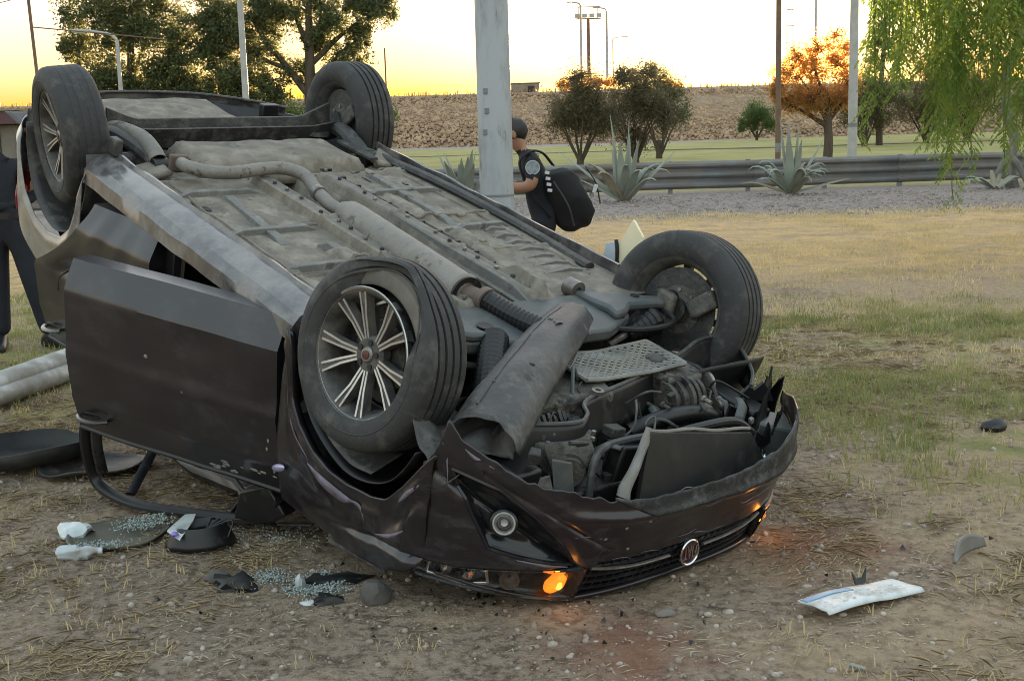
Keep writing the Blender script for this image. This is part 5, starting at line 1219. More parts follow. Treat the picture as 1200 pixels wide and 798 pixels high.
# round badge: chrome ring, dark red enamel, four upright chrome letters (upside down with the car)
BC = gp(0, .650, -.016); BM = Matrix.Translation(BC) @ Vector((1, 0, -.16)).normalized().to_track_quat('Z', 'Y').to_matrix().to_4x4()
BM = Matrix.Translation(BC) @ Matrix(((0, .16, 1, 0), (1, 0, 0, 0), (0, 1, -.16, 0), (0, 0, 0, 1))) @ Matrix.Scale(.76, 4)
def bl(p): return BM @ V3(p)
cp('badge_ring', MB().lathe([(.050, -.006), (.050, .004), (.055, .008), (.060, .004), (.060, -.006)], n=40, axis='Z', mtx=BM), M_chrome, gr)
bd = cp('badge', MB().lathe([(0, .002), (.051, .001), (.051, -.006), (0, -.006)], n=40, axis='Z', closed=False, mtx=BM), M_emblem, gr)
lt_ = MB()
def stroke(a, b, w=.0042): lt_.bar(bl((a[0], a[1], .0045)), bl((b[0], b[1], .0045)), w, .003, up=(1, 0, 0))
hh = .027
x0 = -.036; stroke((x0, -hh), (x0, hh)); stroke((x0, hh - .002), (x0 + .014, hh - .002)); stroke((x0, .002), (x0 + .010, .002))
x0 = -.0145; stroke((x0, -hh), (x0, hh))
x0 = .0035; stroke((x0 - .0095, -hh), (x0, hh)); stroke((x0 + .0095, -hh), (x0, hh)); stroke((x0 - .006, -.010), (x0 + .006, -.010))
x0 = .029; stroke((x0, -hh), (x0, hh)); stroke((x0 - .011, hh - .002), (x0 + .011, hh - .002))
cp('badge_letters', lt_, M_chrome, gr, smooth=0)
# bonnet, lying on the soil
def bonnet(u, v):
    y = -.76 + 1.52 * v; xf = XF(y) - .055; xr = -.30; x = xr + (xf - xr) * u
    z = .985 - .20 * u - .03 * u ** 4 - .035 * (abs(y) / .76) ** 3 + nz3(x, y, 3, 2.4) * .012
    z += .018 * math.sin(x * 9) * max(0, abs(y) - .5); return Vector((x, y, min(z, (.936 - .2919 * x) / .9564)))
cp('bonnet', MB().grid(bonnet, 50, 44), M_paint, smooth=60, solid=.012, clean=False)
cp('cowl', MB().box((-.24, 0, .86), (.20, 1.40, .10)).wobble(.01, 3, 2), M_plastic, bevel=.02)
cp('firewall', MB().grid(lambda u, v: Vector((-.16 + nz3(u * 3, v * 3, 2) * .02, -.70 + 1.4 * u, .22 + .66 * v)), 12, 8), M_under_dk, solid=.006)
# wings
ARCH = [(-.365, .245), (-.335, .30), (-.30, .47), (-.24, .545), (-.13, .60), (-.02, .615), (.08, .612), (.20, .59), (.29, .55), (.37, .46), (.43, .37), (.50, .25), (.535, .19)]
WTOP = [(-.365, .915), (-.02, .885), (.28, .815), (.40, .750), (.47, .690)]
def wing(u, v, s_=1, rough_=1.0, inset=0.0):
    x = -.365 + .83 * u; lo = ip(ARCH, x); hi = ip(WTOP, x); z = lo + (hi - lo) * v
    y = .842 - .05 * max(0, (z - .62) / .3) ** 1.6
    if x > .30: y = min(y, .85 * ((.86 - x) / .45) ** (1 / 3.2) + .006)
    y += .006 * math.exp(-((z - (ip(ARCH, x) + .055)) / .022) ** 2) - .005 * math.exp(-((z - (ip(ARCH, x) + .115)) / .03) ** 2)
    y += (nz3(x, z, 2, 4) * .012 + nz3(x, z, 5, 11) * .005) * rough_ * (.5 + u)
    y -= (abs(nz3(x + .6 * z, z * .7, 14, 6)) * .022 + abs(nz3(x, z + .5 * x, 11, 12)) * .008) * rough_ * min(1, max(0, u * 1.6 - .15)) * min(1, v * 6)
    y -= .020 * math.exp(-((z - (.80 - .30 * x)) / .016) ** 2) * rough_ * min(1, max(0, u * 2 - .5))
    return Vector((x, s_ * (y - inset), z))
wl = cp('front_wing', MB().grid(lambda u, v: wing(u, v), 70, 50), M_paint_scraped, smooth=55, solid=.004, clean=False)
wl['label'] = 'dented left front wing with scraped paint'
cp('front_wing', MB().grid(lambda u, v: wing(u, v, -1, .4), 40, 24), M_paint, smooth=55, solid=.004, clean=False)
for s_ in (1, -1):
    cp('arch_lip', MB().grid(lambda u, v: wing(u, 0, s_, 1 if s_ > 0 else .4) + Vector((0, -s_ * .03 * v, .012 * v)), 60, 2), M_paint, wl if s_ > 0 else None, smooth=60, solid=.003, clean=False)
ws = lambda x, z: Vector((x, wing((x + .365) / .83, min(1, max(0, (z - ip(ARCH, x)) / (ip(WTOP, x) - ip(ARCH, x))))).y + .004, z))
flake(ws, [(-.16, .655), (-.06, .668), (.06, .665), (.12, .655)], .018, M_scuff, par=wl)
flake(ws, [(.10, .655), (.16, .650), (.18, .70)], .008, M_scuff, par=wl)
flake(ws, [(.36, .52), (.40, .47), (.44, .42)], .012, M_scuff, par=wl)
flake(ws, [(.25, .70), (.33, .66), (.40, .60)], .008, M_scuff, par=wl)
flake(ws, [(-.33, .42), (-.31, .50), (-.25, .58), (-.15, .64)], .006, M_scuff, par=wl)
cp('side_repeater', MB().sphere((-.335, .842, .765), .03, n=14, m=8, sc=(1.5, .35, .5), rot=Matrix.Rotation(.5, 3, 'Y')), mat('lilac_chrome', (.45, .42, .62), (.35, .32, .5), rough=.25, metal=.5), wl)
# bonnet shut line strip lying loose under the wing
cp('wing_trim_strip', MB().bar((-.04, .80, .890), (.26, .775, .838), .035, .012, up=(0, 1, 0)), M_plastic_grey, bevel=.004)
# wheel house liners
def house(cx, s_, y0, y1, r0, zc, a0=-.15, a1=3.3, m=M_plastic_grey, name='wheel_house'):
    def f(u, v):
        a = a0 + (a1 - a0) * u; r_ = r0 + nz3(u * 4, v * 3, s_) * .012
        return Vector((cx + r_ * math.cos(a), s_ * (y0 + (y1 - y0) * v), zc + r_ * math.sin(a)))
    return cp(name, MB().grid(f, 40, 8), m, smooth=60, solid=.004, clean=False)
house(0, 1, .80, .44, .375, .235, .35, 2.7, M_plastic); house(0, -1, .80, .44, .37, .235, .1, 3.0, M_plastic)
house(-2.52, 1, .815, .46, .365, .27, -.25, 3.25); house(-2.52, -1, .80, .46, .36, .27, -.1, 3.2, M_plastic)
# pale liner strip peeping below the front left tyre
cp('arch_liner_flap', MB().grid(lambda u, v: Vector((.345 * math.cos(1.2 + 1.5 * u) + .02, .80 - .12 * v, .225 + .345 * math.sin(1.2 + 1.5 * u) - .05 * v + nz3(u * 4, v, 1) * .015)), 24, 6), M_plastic_grey, smooth=60, solid=.004)

# ------------------------------------------------------------------ doors (local: s rearwards from the hinge, z as the car, y outwards)
def door(hinge, ang, sag, L, zlo, zbelt, kind, zshift=0.0):
    m = Matrix.Translation((hinge[0], hinge[1], hinge[2])) @ Matrix.Rotation(-R(ang), 4, 'Z') @ Matrix.Rotation(R(sag), 4, 'Y') @ Matrix.Translation((0, 0, -hinge[2] + zshift))
    def edge(z):
        if kind == 'rear':            # wheel arch cut-out
            return L if z > .58 else L - .40 * (1 - min(1, max(0, (z - zlo) / (.58 - zlo))) ** 1.7)
        return L
    def skin(u, v, inner=False):
        z = zlo + (zbelt(u * L) - zlo) * v; s0 = .012; x = -(s0 + (edge(z) - s0) * u)
        k = (z - zlo)
        y = .0 - .060 * max(0, 1 - k / .115) ** 1.0 - .002            # tuck-under below the crease
        y -= .05 * max(0, (z - .62) / .3) ** 1.8
        y += .006 * math.exp(-((z - .60) / .03) ** 2) + .004 * math.exp(-((z - .79) / .02) ** 2)
        y += nz3(u * 2, z * 3, 3) * .010 + nz3(u * 6, z * 6, 5) * .004
        if kind == 'front': y -= .010 * math.exp(-(((u - .38) / .10) ** 2 + ((z - .41) / .05) ** 2))
        else: y -= .022 * math.exp(-(((u - .74) / .10) ** 2 + ((z - .56) / .06) ** 2))
        return Vector((x, y - (.075 if inner else 0), z))
    mb = MB(); nu, nv = 44, 40
    mb.grid(lambda u, v: skin(u, v), nu, nv); mb.grid(lambda u, v: skin(u, v, True), nu, nv)
    for a in range(nu):
        for v in (0, 1):
            mb.add([skin(a / nu, v), skin((a + 1) / nu, v), skin((a + 1) / nu, v, True), skin(a / nu, v, True)], [(0, 1, 2, 3)])
    for b in range(nv):
        for u in (0, 1):
            mb.add([skin(u, b / nv), skin(u, (b + 1) / nv), skin(u, (b + 1) / nv, True), skin(u, b / nv, True)], [(0, 1, 2, 3)])
    d = cp(kind + '_door', mb, M_paint, smooth=24, mtx=m)
    return d, m, skin
M_door_in = mat('door_card_plastic', (.03, .03, .032), (.02, .02, .022), rough=.7)
fd, fdm, fskin = door((-.375, .838, .55), 20, 6.2, 1.06, .235, lambda s: .885 + .035 * s, 'front')
fd['label'] = 'left front door swung open and sagging'
rd_, rdm, rskin = door((-1.42, .838, .55), 9, 4.0, .90, .235, lambda s: .925 + .03 * s, 'rear', zshift=.055)
rd_['label'] = 'left rear door ajar with dented skin'
def dpart(name, mb, m, par, **k): return mb.build(name, m, par, **k)
for par, sk, L in ((fd, fskin, 1.06), (rd_, rskin, .90)):
    H = catmull([sk(.82, .90) + Vector((0, .008, 0)), sk(.86, .905) + Vector((0, .040, 0)), sk(.93, .915) + Vector((0, .042, 0)), sk(.98, .92) + Vector((0, .012, 0))], 6)
    dpart('door_handle', MB().tube(H, .013, n=10, flat=.7), M_paint if par is fd else M_paint_dusty, par)
    dpart('handle_cup', MB().sphere(sk(.90, .905) + Vector((0, -.004, 0)), .05, n=14, m=8, sc=(1.5, .16, .55)), M_gloss, par)
    dpart('belt_seal', MB().tube([sk(i / 16, 1.0) + Vector((0, -.004, .006)) for i in range(17)], .010, n=6), M_plastic, par)
    dpart('door_card', MB().grid(lambda u, v: sk(.04 + .9 * u, .06 + .9 * v, True) + Vector((0, -.012 - .03 * math.sin(v * 3.1), 0)), 10, 10), M_door_in, par, smooth=60, solid=.004)
for (u, v) in ((.60, .42), (.42, .56)): dpart('paint_chip', MB().sphere(fskin(u, v) + Vector((0, .001, 0)), .005 if u != .60 else .010, n=6, m=4, sc=(1.0, .2, .8)), M_zinc if u == .60 else M_scuff, fd)
for k in range(16):
    u = RND.uniform(.02, .32); v = RND.uniform(.90, .985); dpart('paint_scrape', MB().sphere(fskin(u, v) + Vector((0, .001, 0)), RND.uniform(.006, .016), n=6, m=4, sc=(1.3, .12, .4)), M_scuff if k % 2 else M_zinc, fd)
for k in range(3): dpart('paint_scrape', MB().sphere(fskin(RND.uniform(.01, .05), RND.uniform(.66, .9)) + Vector((0, .001, 0)), .007, n=6, m=4, sc=(.7, .2, 1.2)), M_zinc, fd)
dpart('dent_crease', MB().tube(catmull([rskin(.66, .62) + Vector((0, .0, 0)), rskin(.72, .46) + Vector((0, -.002, 0)), rskin(.78, .52) + Vector((0, -.002, 0)), rskin(.80, .62)], 4), .004, n=5), M_gloss, rd_)
# bent window frame of the front door, resting on the soil
def wpath(P, n=6): return [w2c(p) for p in catmull(P, n)]
fdi = (CARM @ fdm).inverted()
def wd(P, n=6): return [fdi @ Vector(p) for p in catmull(P, n)]
dpart('window_frame', MB().tube(wd([(-1.70, 4.83, .40), (-1.74, 4.90, .26), (-1.745, 4.98, .10), (-1.68, 4.93, .045), (-1.51, 4.77, .030), (-1.29, 4.66, .026), (-1.09, 4.56, .030), (-.93, 4.46, .06), (-.86, 4.36, .16)]), .026, n=8, flat=.6), M_plastic, fd)
dpart('window_frame', MB().tube(wd([(-1.655, 4.80, .39), (-1.69, 4.88, .25), (-1.70, 4.95, .12)]), .022, n=8, flat=.6), M_gloss, fd)
cp('belt_strap', MB().tube(wpath([(-1.585, 4.93, .03), (-1.575, 5.12, .10), (-1.54, 5.36, .22)], 4), .022, n=7, flat=.35), M_plastic)
mr = MB()
for k in range(4): mr.tube(wpath([(-1.26 + .012 * k, 4.98 - .02 * k, .22), (-1.13 + .014 * k, 4.82 - .02 * k, .10 - .004 * k), (-1.05 + .02 * k, 4.66, .05)], 4), .010, n=6)
cp('window_channel', mr, M_plastic_grey)
cp('mirror_mount', MB().prism([w2c(p) for p in ((-1.07, 4.50, .05), (-1.03, 4.46, .17), (-.90, 4.38, .20), (-.84, 4.34, .10), (-.92, 4.40, .04))], CARI.to_3x3() @ Vector((.03, .06, 0))).wobble(.02, 9, 2), M_plastic, bevel=.008)
for k in range(7):
    a = Vector((-1.10 + .035 * k, 4.60 - .025 * k, .035 + .02 * (k % 3))); b = a + Vector((RND.uniform(.05, .16), RND.uniform(-.1, .04), RND.uniform(-.01, .09)))
    cp('torn_trim', MB().bar(w2c(a), w2c(b), .022, .008), M_plastic if k % 2 else M_plastic_grey, bevel=.002)

# ------------------------------------------------------------------ rear quarters, tail, roof, pillars, cabin
QARCH = [(-3.46, .30), (-3.10, .27), (-2.93, .28), (-2.875, .40), (-2.80, .54), (-2.68, .625), (-2.52, .65), (-2.36, .62), (-2.26, .55), (-2.18, .40), (-2.14, .24)]
QTOP = [(-3.46, .56), (-3.14, .66), (-2.95, .76), (-2.74, .86), (-2.42, .96), (-2.14, 1.0)]          # boot corner crushed
def quarter(u, v, s_=1):
    x = -3.42 + 1.28 * u; lo = ip(QARCH, x); hi = ip(QTOP, x); z = lo + (hi - lo) * v
    y = .842 - .06 * max(0, (z - .62) / .4) ** 1.6 - .02 * max(0, .35 - z) / .1
    if x < -2.82: y -= .34 * ((-2.82 - x) / .60) ** 2
    y += .012 * math.exp(-((z - (lo + .05)) / .03) ** 2) + nz3(x, z, s_, 3) * .008
    return Vector((x, s_ * y, z))
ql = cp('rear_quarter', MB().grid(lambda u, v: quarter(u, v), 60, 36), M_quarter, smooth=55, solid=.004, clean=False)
cp('rear_quarter', MB().grid(lambda u, v: quarter(u, v, -1), 60, 30), M_paint_dusty, smooth=55, solid=.004, clean=False)
def tailx(y): return -3.48 + .46 * (min(abs(y), .9) / .80) ** 2.6
def tail_(u, v):
    y = -.72 + 1.44 * u; z = .235 + .40 * v; x = tailx(y) - .02 * math.sin(v * 3.1) - .035 * math.exp(-((z - .52) / .10) ** 2)
    return Vector((x + nz3(y, z, 2, 3) * .008, y, z))
rb = cp('rear_bumper', MB().grid(lambda u, v: tail_(u, v * .58), 60, 24), M_paint_dusty, smooth=55, solid=.005, clean=False)
rb['label'] = 'rear bumper seen from inside, dusty'
cp('bumper_lip', MB().tube([tail_(i / 40, 0) + Vector((.01, 0, .0)) for i in range(41)], .008, n=6), M_plastic_grey, rb)
cp('boot_lid', MB().grid(lambda u, v: tail_(.12 + .76 * u, .58 + .42 * v), 40, 14), M_paint, smooth=55, solid=.006, clean=False)
cp('boot_deck', MB().grid(lambda u, v: Vector((-3.40 + .75 * u, -.66 + 1.32 * v, ip(QTOP, -3.40 + .75 * u) - .015 + .03 * nz3(u * 4, v * 4, 1))), 12, 12), M_paint, smooth=55, solid=.006, clean=False)
cp('bumper_inner_liner', MB().grid(lambda u, v: Vector((tailx(-.35 - .42 * u) + .05 + .10 * v, -.35 - .42 * u, .27 + .10 * v + nz3(u * 3, v * 3, 1) * .02)), 14, 6), M_plastic, smooth=60, solid=.004)
cp('towing_bracket', MB().box((-3.10, -.60, .27), (.05, .10, .12)), M_plastic, bevel=.006)
cp('tail_panel', MB().grid(lambda u, v: Vector((-3.36, -.55 + 1.1 * u, .26 + .25 * v)), 8, 6), M_under_dk, solid=.006)
for s_ in (1, -1):
    tl = cp('tail_lamp', MB().grid(lambda u, v: Vector((tailx((.50 + .20 * u)) - .030, s_ * (.50 + .20 * u), .56 + .12 * v)), 16, 8), M_redlens, smooth=55, solid=.02)
    cp('tail_lamp_wrap', MB().grid(lambda u, v: quarter(.20 + .12 * u, .80 + .16 * v, s_) + Vector((0, s_ * .008, 0)), 10, 8), M_redlens, tl, smooth=55, solid=.008)
def zmax(x): return (.938 - .2919 * x) / .9564
def roof(u, v):
    x = -.78 - 1.50 * u; y = -.58 + 1.16 * v
    z = 1.46 - .10 * (abs(y) / .58) ** 2.5 - .06 * (u - .4) ** 2 + nz3(x, y, 4, 2.2) * .03
    return Vector((x, y, min(z, zmax(x) + nz3(x, y, 9, 4) * .003)))
cp('roof', MB().grid(roof, 40, 30), M_paint, smooth=55, solid=.01, clean=False)
for s_ in (1, -1):
    cp('front_pillar', MB().tube(catmull([(-.28, s_ * .72, .92), (-.52, s_ * .67, 1.03), (-.80, s_ * .60, 1.14)], 5), .035, n=8, flat=.6), M_paint)
    cp('centre_pillar', MB().tube(catmull([(-1.42, s_ * .735, .24), (-1.42, s_ * .74, .60), (-1.44, s_ * .72, .92), (-1.50, s_ * .60, 1.30)], 5), [.06, .05, .045, .035], n=8, flat=.6), M_paint)
    cp('rear_pillar', MB().tube(catmull([(-2.55, s_ * .72, .93), (-2.40, s_ * .67, 1.16), (-2.20, s_ * .60, 1.36)], 5), [.07, .06, .05], n=8, flat=.5), M_paint)
    cp('roof_rail', MB().tube([Vector((x, s_ * .60, min(1.38, zmax(x) - .03))) for x in np.linspace(-.80, -2.26, 14)], .035, n=8), M_paint)
# right side skin between the wheels, closed doors
def rside(u, v):
    x = -2.14 + 1.78 * u; z = .30 + .62 * v; return Vector((x, -(.842 - .05 * max(0, (z - .62) / .3) ** 1.6 + nz3(x, z, 3, 3) * .006), z))
cp('right_door_skin', MB().grid(rside, 30, 14), M_paint, smooth=55, solid=.02, clean=False)
# shattered windscreen, crazed white
cp('windscreen', MB().grid(lambda u, v: Vector((-.32 - .44 * u, -.60 + 1.2 * v, min(.93 + .22 * u + nz3(u * 4, v * 4, 2) * .03, zmax(-.32 - .44 * u) - .012))), 20, 30), M_crackglass, smooth=20, solid=.005)
# cabin
cp('dashboard', MB().box((-.42, 0, .80), (.30, 1.34, .24)).wobble(.02, 4, 1), M_cloth, bevel=.04)
for s_ in (1, -1):
    st = cp('front_seat', MB().box((-1.02, s_ * .36, .46), (.50, .48, .16)).wobble(.02, 5, s_), M_cloth, bevel=.05)
    cp('seat_back', MB().box((-1.30, s_ * .36, .80), (.16, .48, .62), Matrix.Rotation(-.25, 3, 'Y')).wobble(.02, 5, 3), M_cloth, st, bevel=.05)
    cp('head_rest', MB().box((-1.44, s_ * .36, 1.13), (.10, .26, .16), Matrix.Rotation(-.25, 3, 'Y')), M_cloth, st, bevel=.04)
cp('rear_bench', MB().box((-1.95, 0, .50), (.48, 1.30, .20)).wobble(.02, 4, 6), M_cloth, bevel=.05)
cp('rear_seat_back', MB().box((-2.24, 0, .82), (.16, 1.28, .58), Matrix.Rotation(-.3, 3, 'Y')).wobble(.02, 4, 6), M_cloth, bevel=.05)
cp('steering_wheel', MB().lathe([(.172 + .014 * math.cos(a), .014 * math.sin(a)) for a in np.linspace(0, 6.283, 9)[:-1]], n=36, axis='X', mtx=Matrix.Translation((-.66, .36, .80)) @ Matrix.Rotation(-.4, 4, 'Y')), M_plastic)
cp('seat_speaker_ring', MB().lathe([(.085 + .010 * math.cos(a), .010 * math.sin(a)) for a in np.linspace(0, 6.283, 9)[:-1]], n=36, axis='Y', mtx=Matrix.Translation((-.82, .70, .42))), M_plastic)
cp('cabin_liner', MB().grid(lambda u, v: Vector((-.28 - 1.95 * u, .66 - 1.32 * v, .345)), 8, 8), M_cloth, solid=.01)
# bent panel beside the right front wheel, sky reflections painted cream and blue
bp_ = MB()
BPV = [(-.62, -.93, .215), (-.55, -.93, .045), (-.475, -.93, .095), (-.46, -.93, .24), (-.55, -.93, .27)]
bp_.prism([Vector(p) for p in BPV], (.006, -.012, .004)).wobble(.008, 8, 3)
bo = cp('bent_panel', bp_, mat('sunset_sheen_panel', (.88, .78, .54), (.80, .70, .48), scale=5, rough=.35), bevel=.003); bo['label'] = 'bent panel sticking up with sunset reflection painted cream'
cp('panel_flap', MB().prism([(-.68, -.93, .20), (-.615, -.935, .165), (-.585, -.935, .26), (-.68, -.93, .27)], (.004, -.012, .004)).wobble(.006, 9, 5), mat('sky_sheen_panel', (.60, .66, .72), (.5, .55, .62), rough=.4), bo, bevel=.003)
cp('panel_seal', MB().tube([(-.617, -.925, .16), (-.60, -.925, .20), (-.585, -.925, .26)], .009, n=6), M_plastic, bo)
# ------------------------------------------------------------------ people
M_navy = mat('navy_uniform_cloth', (.014, .016, .024), (.010, .011, .016), scale=7, rough=.9, bump=.3, bscale=18)
M_navy2 = mat('navy_trouser_cloth', (.016, .018, .028), (.011, .012, .018), scale=7, rough=.9, bump=.35, bscale=14)
M_skin = mat('skin', (.36, .19, .12), (.31, .16, .10), scale=9, rough=.55)
M_hair = mat('black_hair', (.012, .011, .011), (.008, .008, .008), rough=.5)
M_boot = mat('black_boot_leather', (.015, .015, .016), (.010, .010, .011), rough=.4)
M_bag = mat('black_backpack_nylon', (.011, .011, .013), (.007, .007, .008), scale=9, rough=.92, bump=.3, bscale=16)
M_white = mat('white_reflective', (.62, .64, .66), (.5, .52, .54), rough=.4)
M_badge = mat('grey_blue_badge', (.32, .38, .42), (.16, .20, .24), scale=30, rough=.6)

def skin_body(name, J, E, parent, mats, assign, subs=2):
    """J: name -> (pos, rx, ry); E: edges; a skinned continuous body"""
    names = list(J); me = bpy.data.meshes.new(name)
    me.from_pydata([J[k][0] for k in names], [(names.index(a), names.index(b)) for a, b in E], [])
    o = bpy.data.objects.new(name, me); COL.objects.link(o)
    sk = o.modifiers.new('skin', 'SKIN'); sk.use_smooth_shade = True; sk.branch_smoothing = .35
    for i, k in enumerate(names):
        d = me.skin_vertices[0].data[i]; d.radius = (J[k][1], J[k][2]); d.use_root = (k == 'pelvis')
    sb = o.modifiers.new('subdivision', 'SUBSURF'); sb.levels = subs; sb.render_levels = subs
    dg = bpy.context.evaluated_depsgraph_get(); ev = o.evaluated_get(dg)
    nm = bpy.data.meshes.new_from_object(ev, depsgraph=dg); bpy.data.objects.remove(o); bpy.data.meshes.remove(me)
    nm.name = name; nm.materials.clear()
    for m in mats: nm.materials.append(m)
    for p in nm.polygons: p.material_index = assign(p.center); p.use_smooth = True
    ob = bpy.data.objects.new(name, nm); COL.objects.link(ob); ob.parent = parent; return ob

def hand_chains(J, E, wrist, dirv, palmn, pre, curl=.5, s_=1.0):
    """palm and five separate fingers"""
    d = V3(dirv).normalized(); n_ = V3(palmn).normalized(); sd = d.cross(n_).normalized(); w = V3(J[wrist][0])
    J[pre + 'palm'] = (tuple(w + d * .055 * s_), .032 * s_, .018 * s_); E.append((wrist, pre + 'palm'))
    for k, (o, L) in enumerate(((-.030, .068), (-.010, .078), (.010, .074), (.029, .060))):
        b = w + d * .085 * s_ + sd * o * s_; m_ = b + (d * math.cos(curl) + n_ * math.sin(curl)) * L * .5 * s_
        e = m_ + (d * math.cos(curl * 2.2) + n_ * math.sin(curl * 2.2)) * L * .5 * s_
        for q, p, r_ in (('a', b, .0095), ('b', m_, .009), ('c', e, .008)): J[pre + 'f%d' % k + q] = (tuple(p), r_ * s_, r_ * s_)
        E += [(pre + 'palm', pre + 'f%da' % k), (pre + 'f%da' % k, pre + 'f%db' % k), (pre + 'f%db' % k, pre + 'f%dc' % k)]
    b = w + d * .035 * s_ - sd * .034 * s_; e = b + (d * .7 - sd * .5 + n_ * .3).normalized() * .05 * s_
    J[pre + 'ta'] = (tuple(b), .011 * s_, .011 * s_); J[pre + 'tb'] = (tuple(e), .0095 * s_, .0095 * s_)
    E += [(wrist, pre + 'ta'), (pre + 'ta', pre + 'tb')]

def head_parts(parent, c, look, r=.105, hair_down=.02):
    """ears, nose, eyes, mouth and hair on a head centred at c, facing 'look'"""
    c = V3(c); f = V3(look).normalized(); up = Vector((0, 0, 1)); up = (up - f * up.dot(f)).normalized(); sd = f.cross(up)
    B = Matrix((f, sd, up)).transposed()
    def P(a, b, d): return c + f * a + sd * b + up * d
    MB().sphere(P(-.022, 0, .022), r * .96, n=18, m=12, sc=(1.0, .86, .98), rot=B).wobble(.014, 30, 3).map(lambda p: p if (p - c).dot(f) < .045 or (p - c).dot(up) > .06 else p - f * .03).build('hair', M_hair, parent, smooth=60)
    MB().loft([[P(.098, -.008, .02), P(.098, .008, .02), P(.092, 0, .03)], [P(.118, -.014, -.018), P(.118, .014, -.018), P(.126, 0, -.008)], [P(.096, -.016, -.03), P(.096, .016, -.03), P(.11, 0, -.028)]]).build('nose', M_skin, parent, smooth=60, subs=1)
    for s_ in (-1, 1):
        MB().sphere(P(.085, s_ * .032, .018), .012, n=8, m=6).build('eye', M_boot, parent)
        MB().sphere(P(-.005, s_ * .088, .0), .03, n=10, m=6, sc=(.6, .25, 1.0), rot=B).build('ear', M_skin, parent)
    MB().sphere(P(.090, 0, -.055), .022, n=10, m=5, sc=(.35, 1.1, .25), rot=B).build('mouth', mat('lip', (.25, .10, .08), rough=.5), parent)

def boot(parent, ankle, toe):
    a = V3(ankle); t = V3(toe); d = (t - a); d.z = 0; d.normalize(); sd = Vector((-d.y, d.x, 0))
    rings = []
    for f, w, h0, h1 in ((-.09, .036, 0, .07), (-.07, .042, 0, .13), (0, .046, 0, .16), (.05, .046, 0, .12), (.11, .050, 0, .085), (.17, .048, .002, .07), (.205, .034, .006, .05)):
        b = Vector((a.x, a.y, 0)) + d * f
        rings.append([b - sd * w + Vector((0, 0, h0)), b + sd * w + Vector((0, 0, h0)), b + sd * w * .95 + Vector((0, 0, h1 * .7)), b + sd * w * .5 + Vector((0, 0, h1)), b - sd * w * .5 + Vector((0, 0, h1)), b - sd * w * .95 + Vector((0, 0, h1 * .7))])
    MB().loft(rings).build('boot', M_boot, parent, subs=1, smooth=60)

# officer at the left edge, standing with legs apart
def officer_left():
    t = empty('person', loc=(-3.60, 9.05, 0)); o = Vector((-3.66, 9.05, 0))
    def L(*p): return tuple(Vector(p))
    J = {'pelvis': (L(-.06, 0, .90), .155, .115), 'waist': (L(-.08, 0, 1.04), .150, .105), 'chest': (L(-.10, 0, 1.24), .175, .12), 'neck': (L(-.13, -.02, 1.46), .06, .06), 'head': (L(-.16, -.03, 1.60), .088, .10), 'crown': (L(-.16, -.03, 1.69), .07, .08),
         'hipR': (L(.04, 0, .84), .115, .115), 'kneeR': (L(.13, -.03, .47), .092, .092), 'ankR': (L(.20, 0, .10), .072, .074),
         'hipL': (L(-.16, 0, .84), .115, .115), 'kneeL': (L(-.155, -.03, .47), .092, .092), 'ankL': (L(-.15, -.05, .10), .072, .074),
         'shR': (L(.07, 0, 1.36), .068, .068), 'elR': (L(.115, .10, 1.10), .055, .055), 'wrR': (L(-.06, -.16, 1.04), .032, .032),
         'shL': (L(-.28, 0, 1.36), .068, .068), 'elL': (L(-.36, .04, 1.08), .046, .046), 'wrL': (L(-.34, -.10, .88), .030, .030)}
    E = [('pelvis', 'waist'), ('waist', 'chest'), ('chest', 'neck'), ('neck', 'head'), ('head', 'crown'), ('pelvis', 'hipR'), ('hipR', 'kneeR'), ('kneeR', 'ankR'), ('pelvis', 'hipL'), ('hipL', 'kneeL'), ('kneeL', 'ankL'), ('chest', 'shR'), ('shR', 'elR'), ('elR', 'wrR'), ('chest', 'shL'), ('shL', 'elL'), ('elL', 'wrL')]
    hand_chains(J, E, 'wrR', (-1, -.2, .1), (0, 1, 0), 'r'); hand_chains(J, E, 'wrL', (0, -.3, -1), (1, 0, 0), 'l')
    wr = [(Vector(J['rpalm'][0]), Vector((-1, -.2, .1)).normalized()), (Vector(J['lpalm'][0]), Vector((0, -.3, -1)).normalized())]
    def asg(c):
        if c.z > 1.455: return 1
        for w, d in wr:
            if (c - w).length < .16 and (c - w).dot(d) > -.05 and abs((c - w - d * (c - w).dot(d)).length) < .07: return 1
        return 2 if c.z < .93 else 0
    skin_body('body', J, E, t, [M_navy, M_skin, M_navy2], asg)
    head_parts(t, (-.16, -.03, 1.62), (-.6, -.8, 0))
    MB().lathe([(.158, -.022), (.166, -.022), (.166, .022), (.158, .022)], n=28, axis='Z', mtx=Matrix.Translation((-.065, 0, .985)) @ Matrix.Diagonal((1, .78, 1, 1))).build('belt', M_boot, t)
    MB().box((.11, -.02, .95), (.05, .08, .15)).build('holster', M_boot, t, bevel=.012)
    MB().box((.098, -.06, 1.30), (.012, .05, .05)).build('sleeve_patch', M_badge, t, bevel=.004)
    boot(t, (.20, .0, 0), (.40, -.10, 0)); boot(t, (-.15, -.05, 0), (-.08, -.30, 0))
    tag(t, 'person in dark navy uniform standing with legs apart near the fallen pole', 'person')
officer_left()

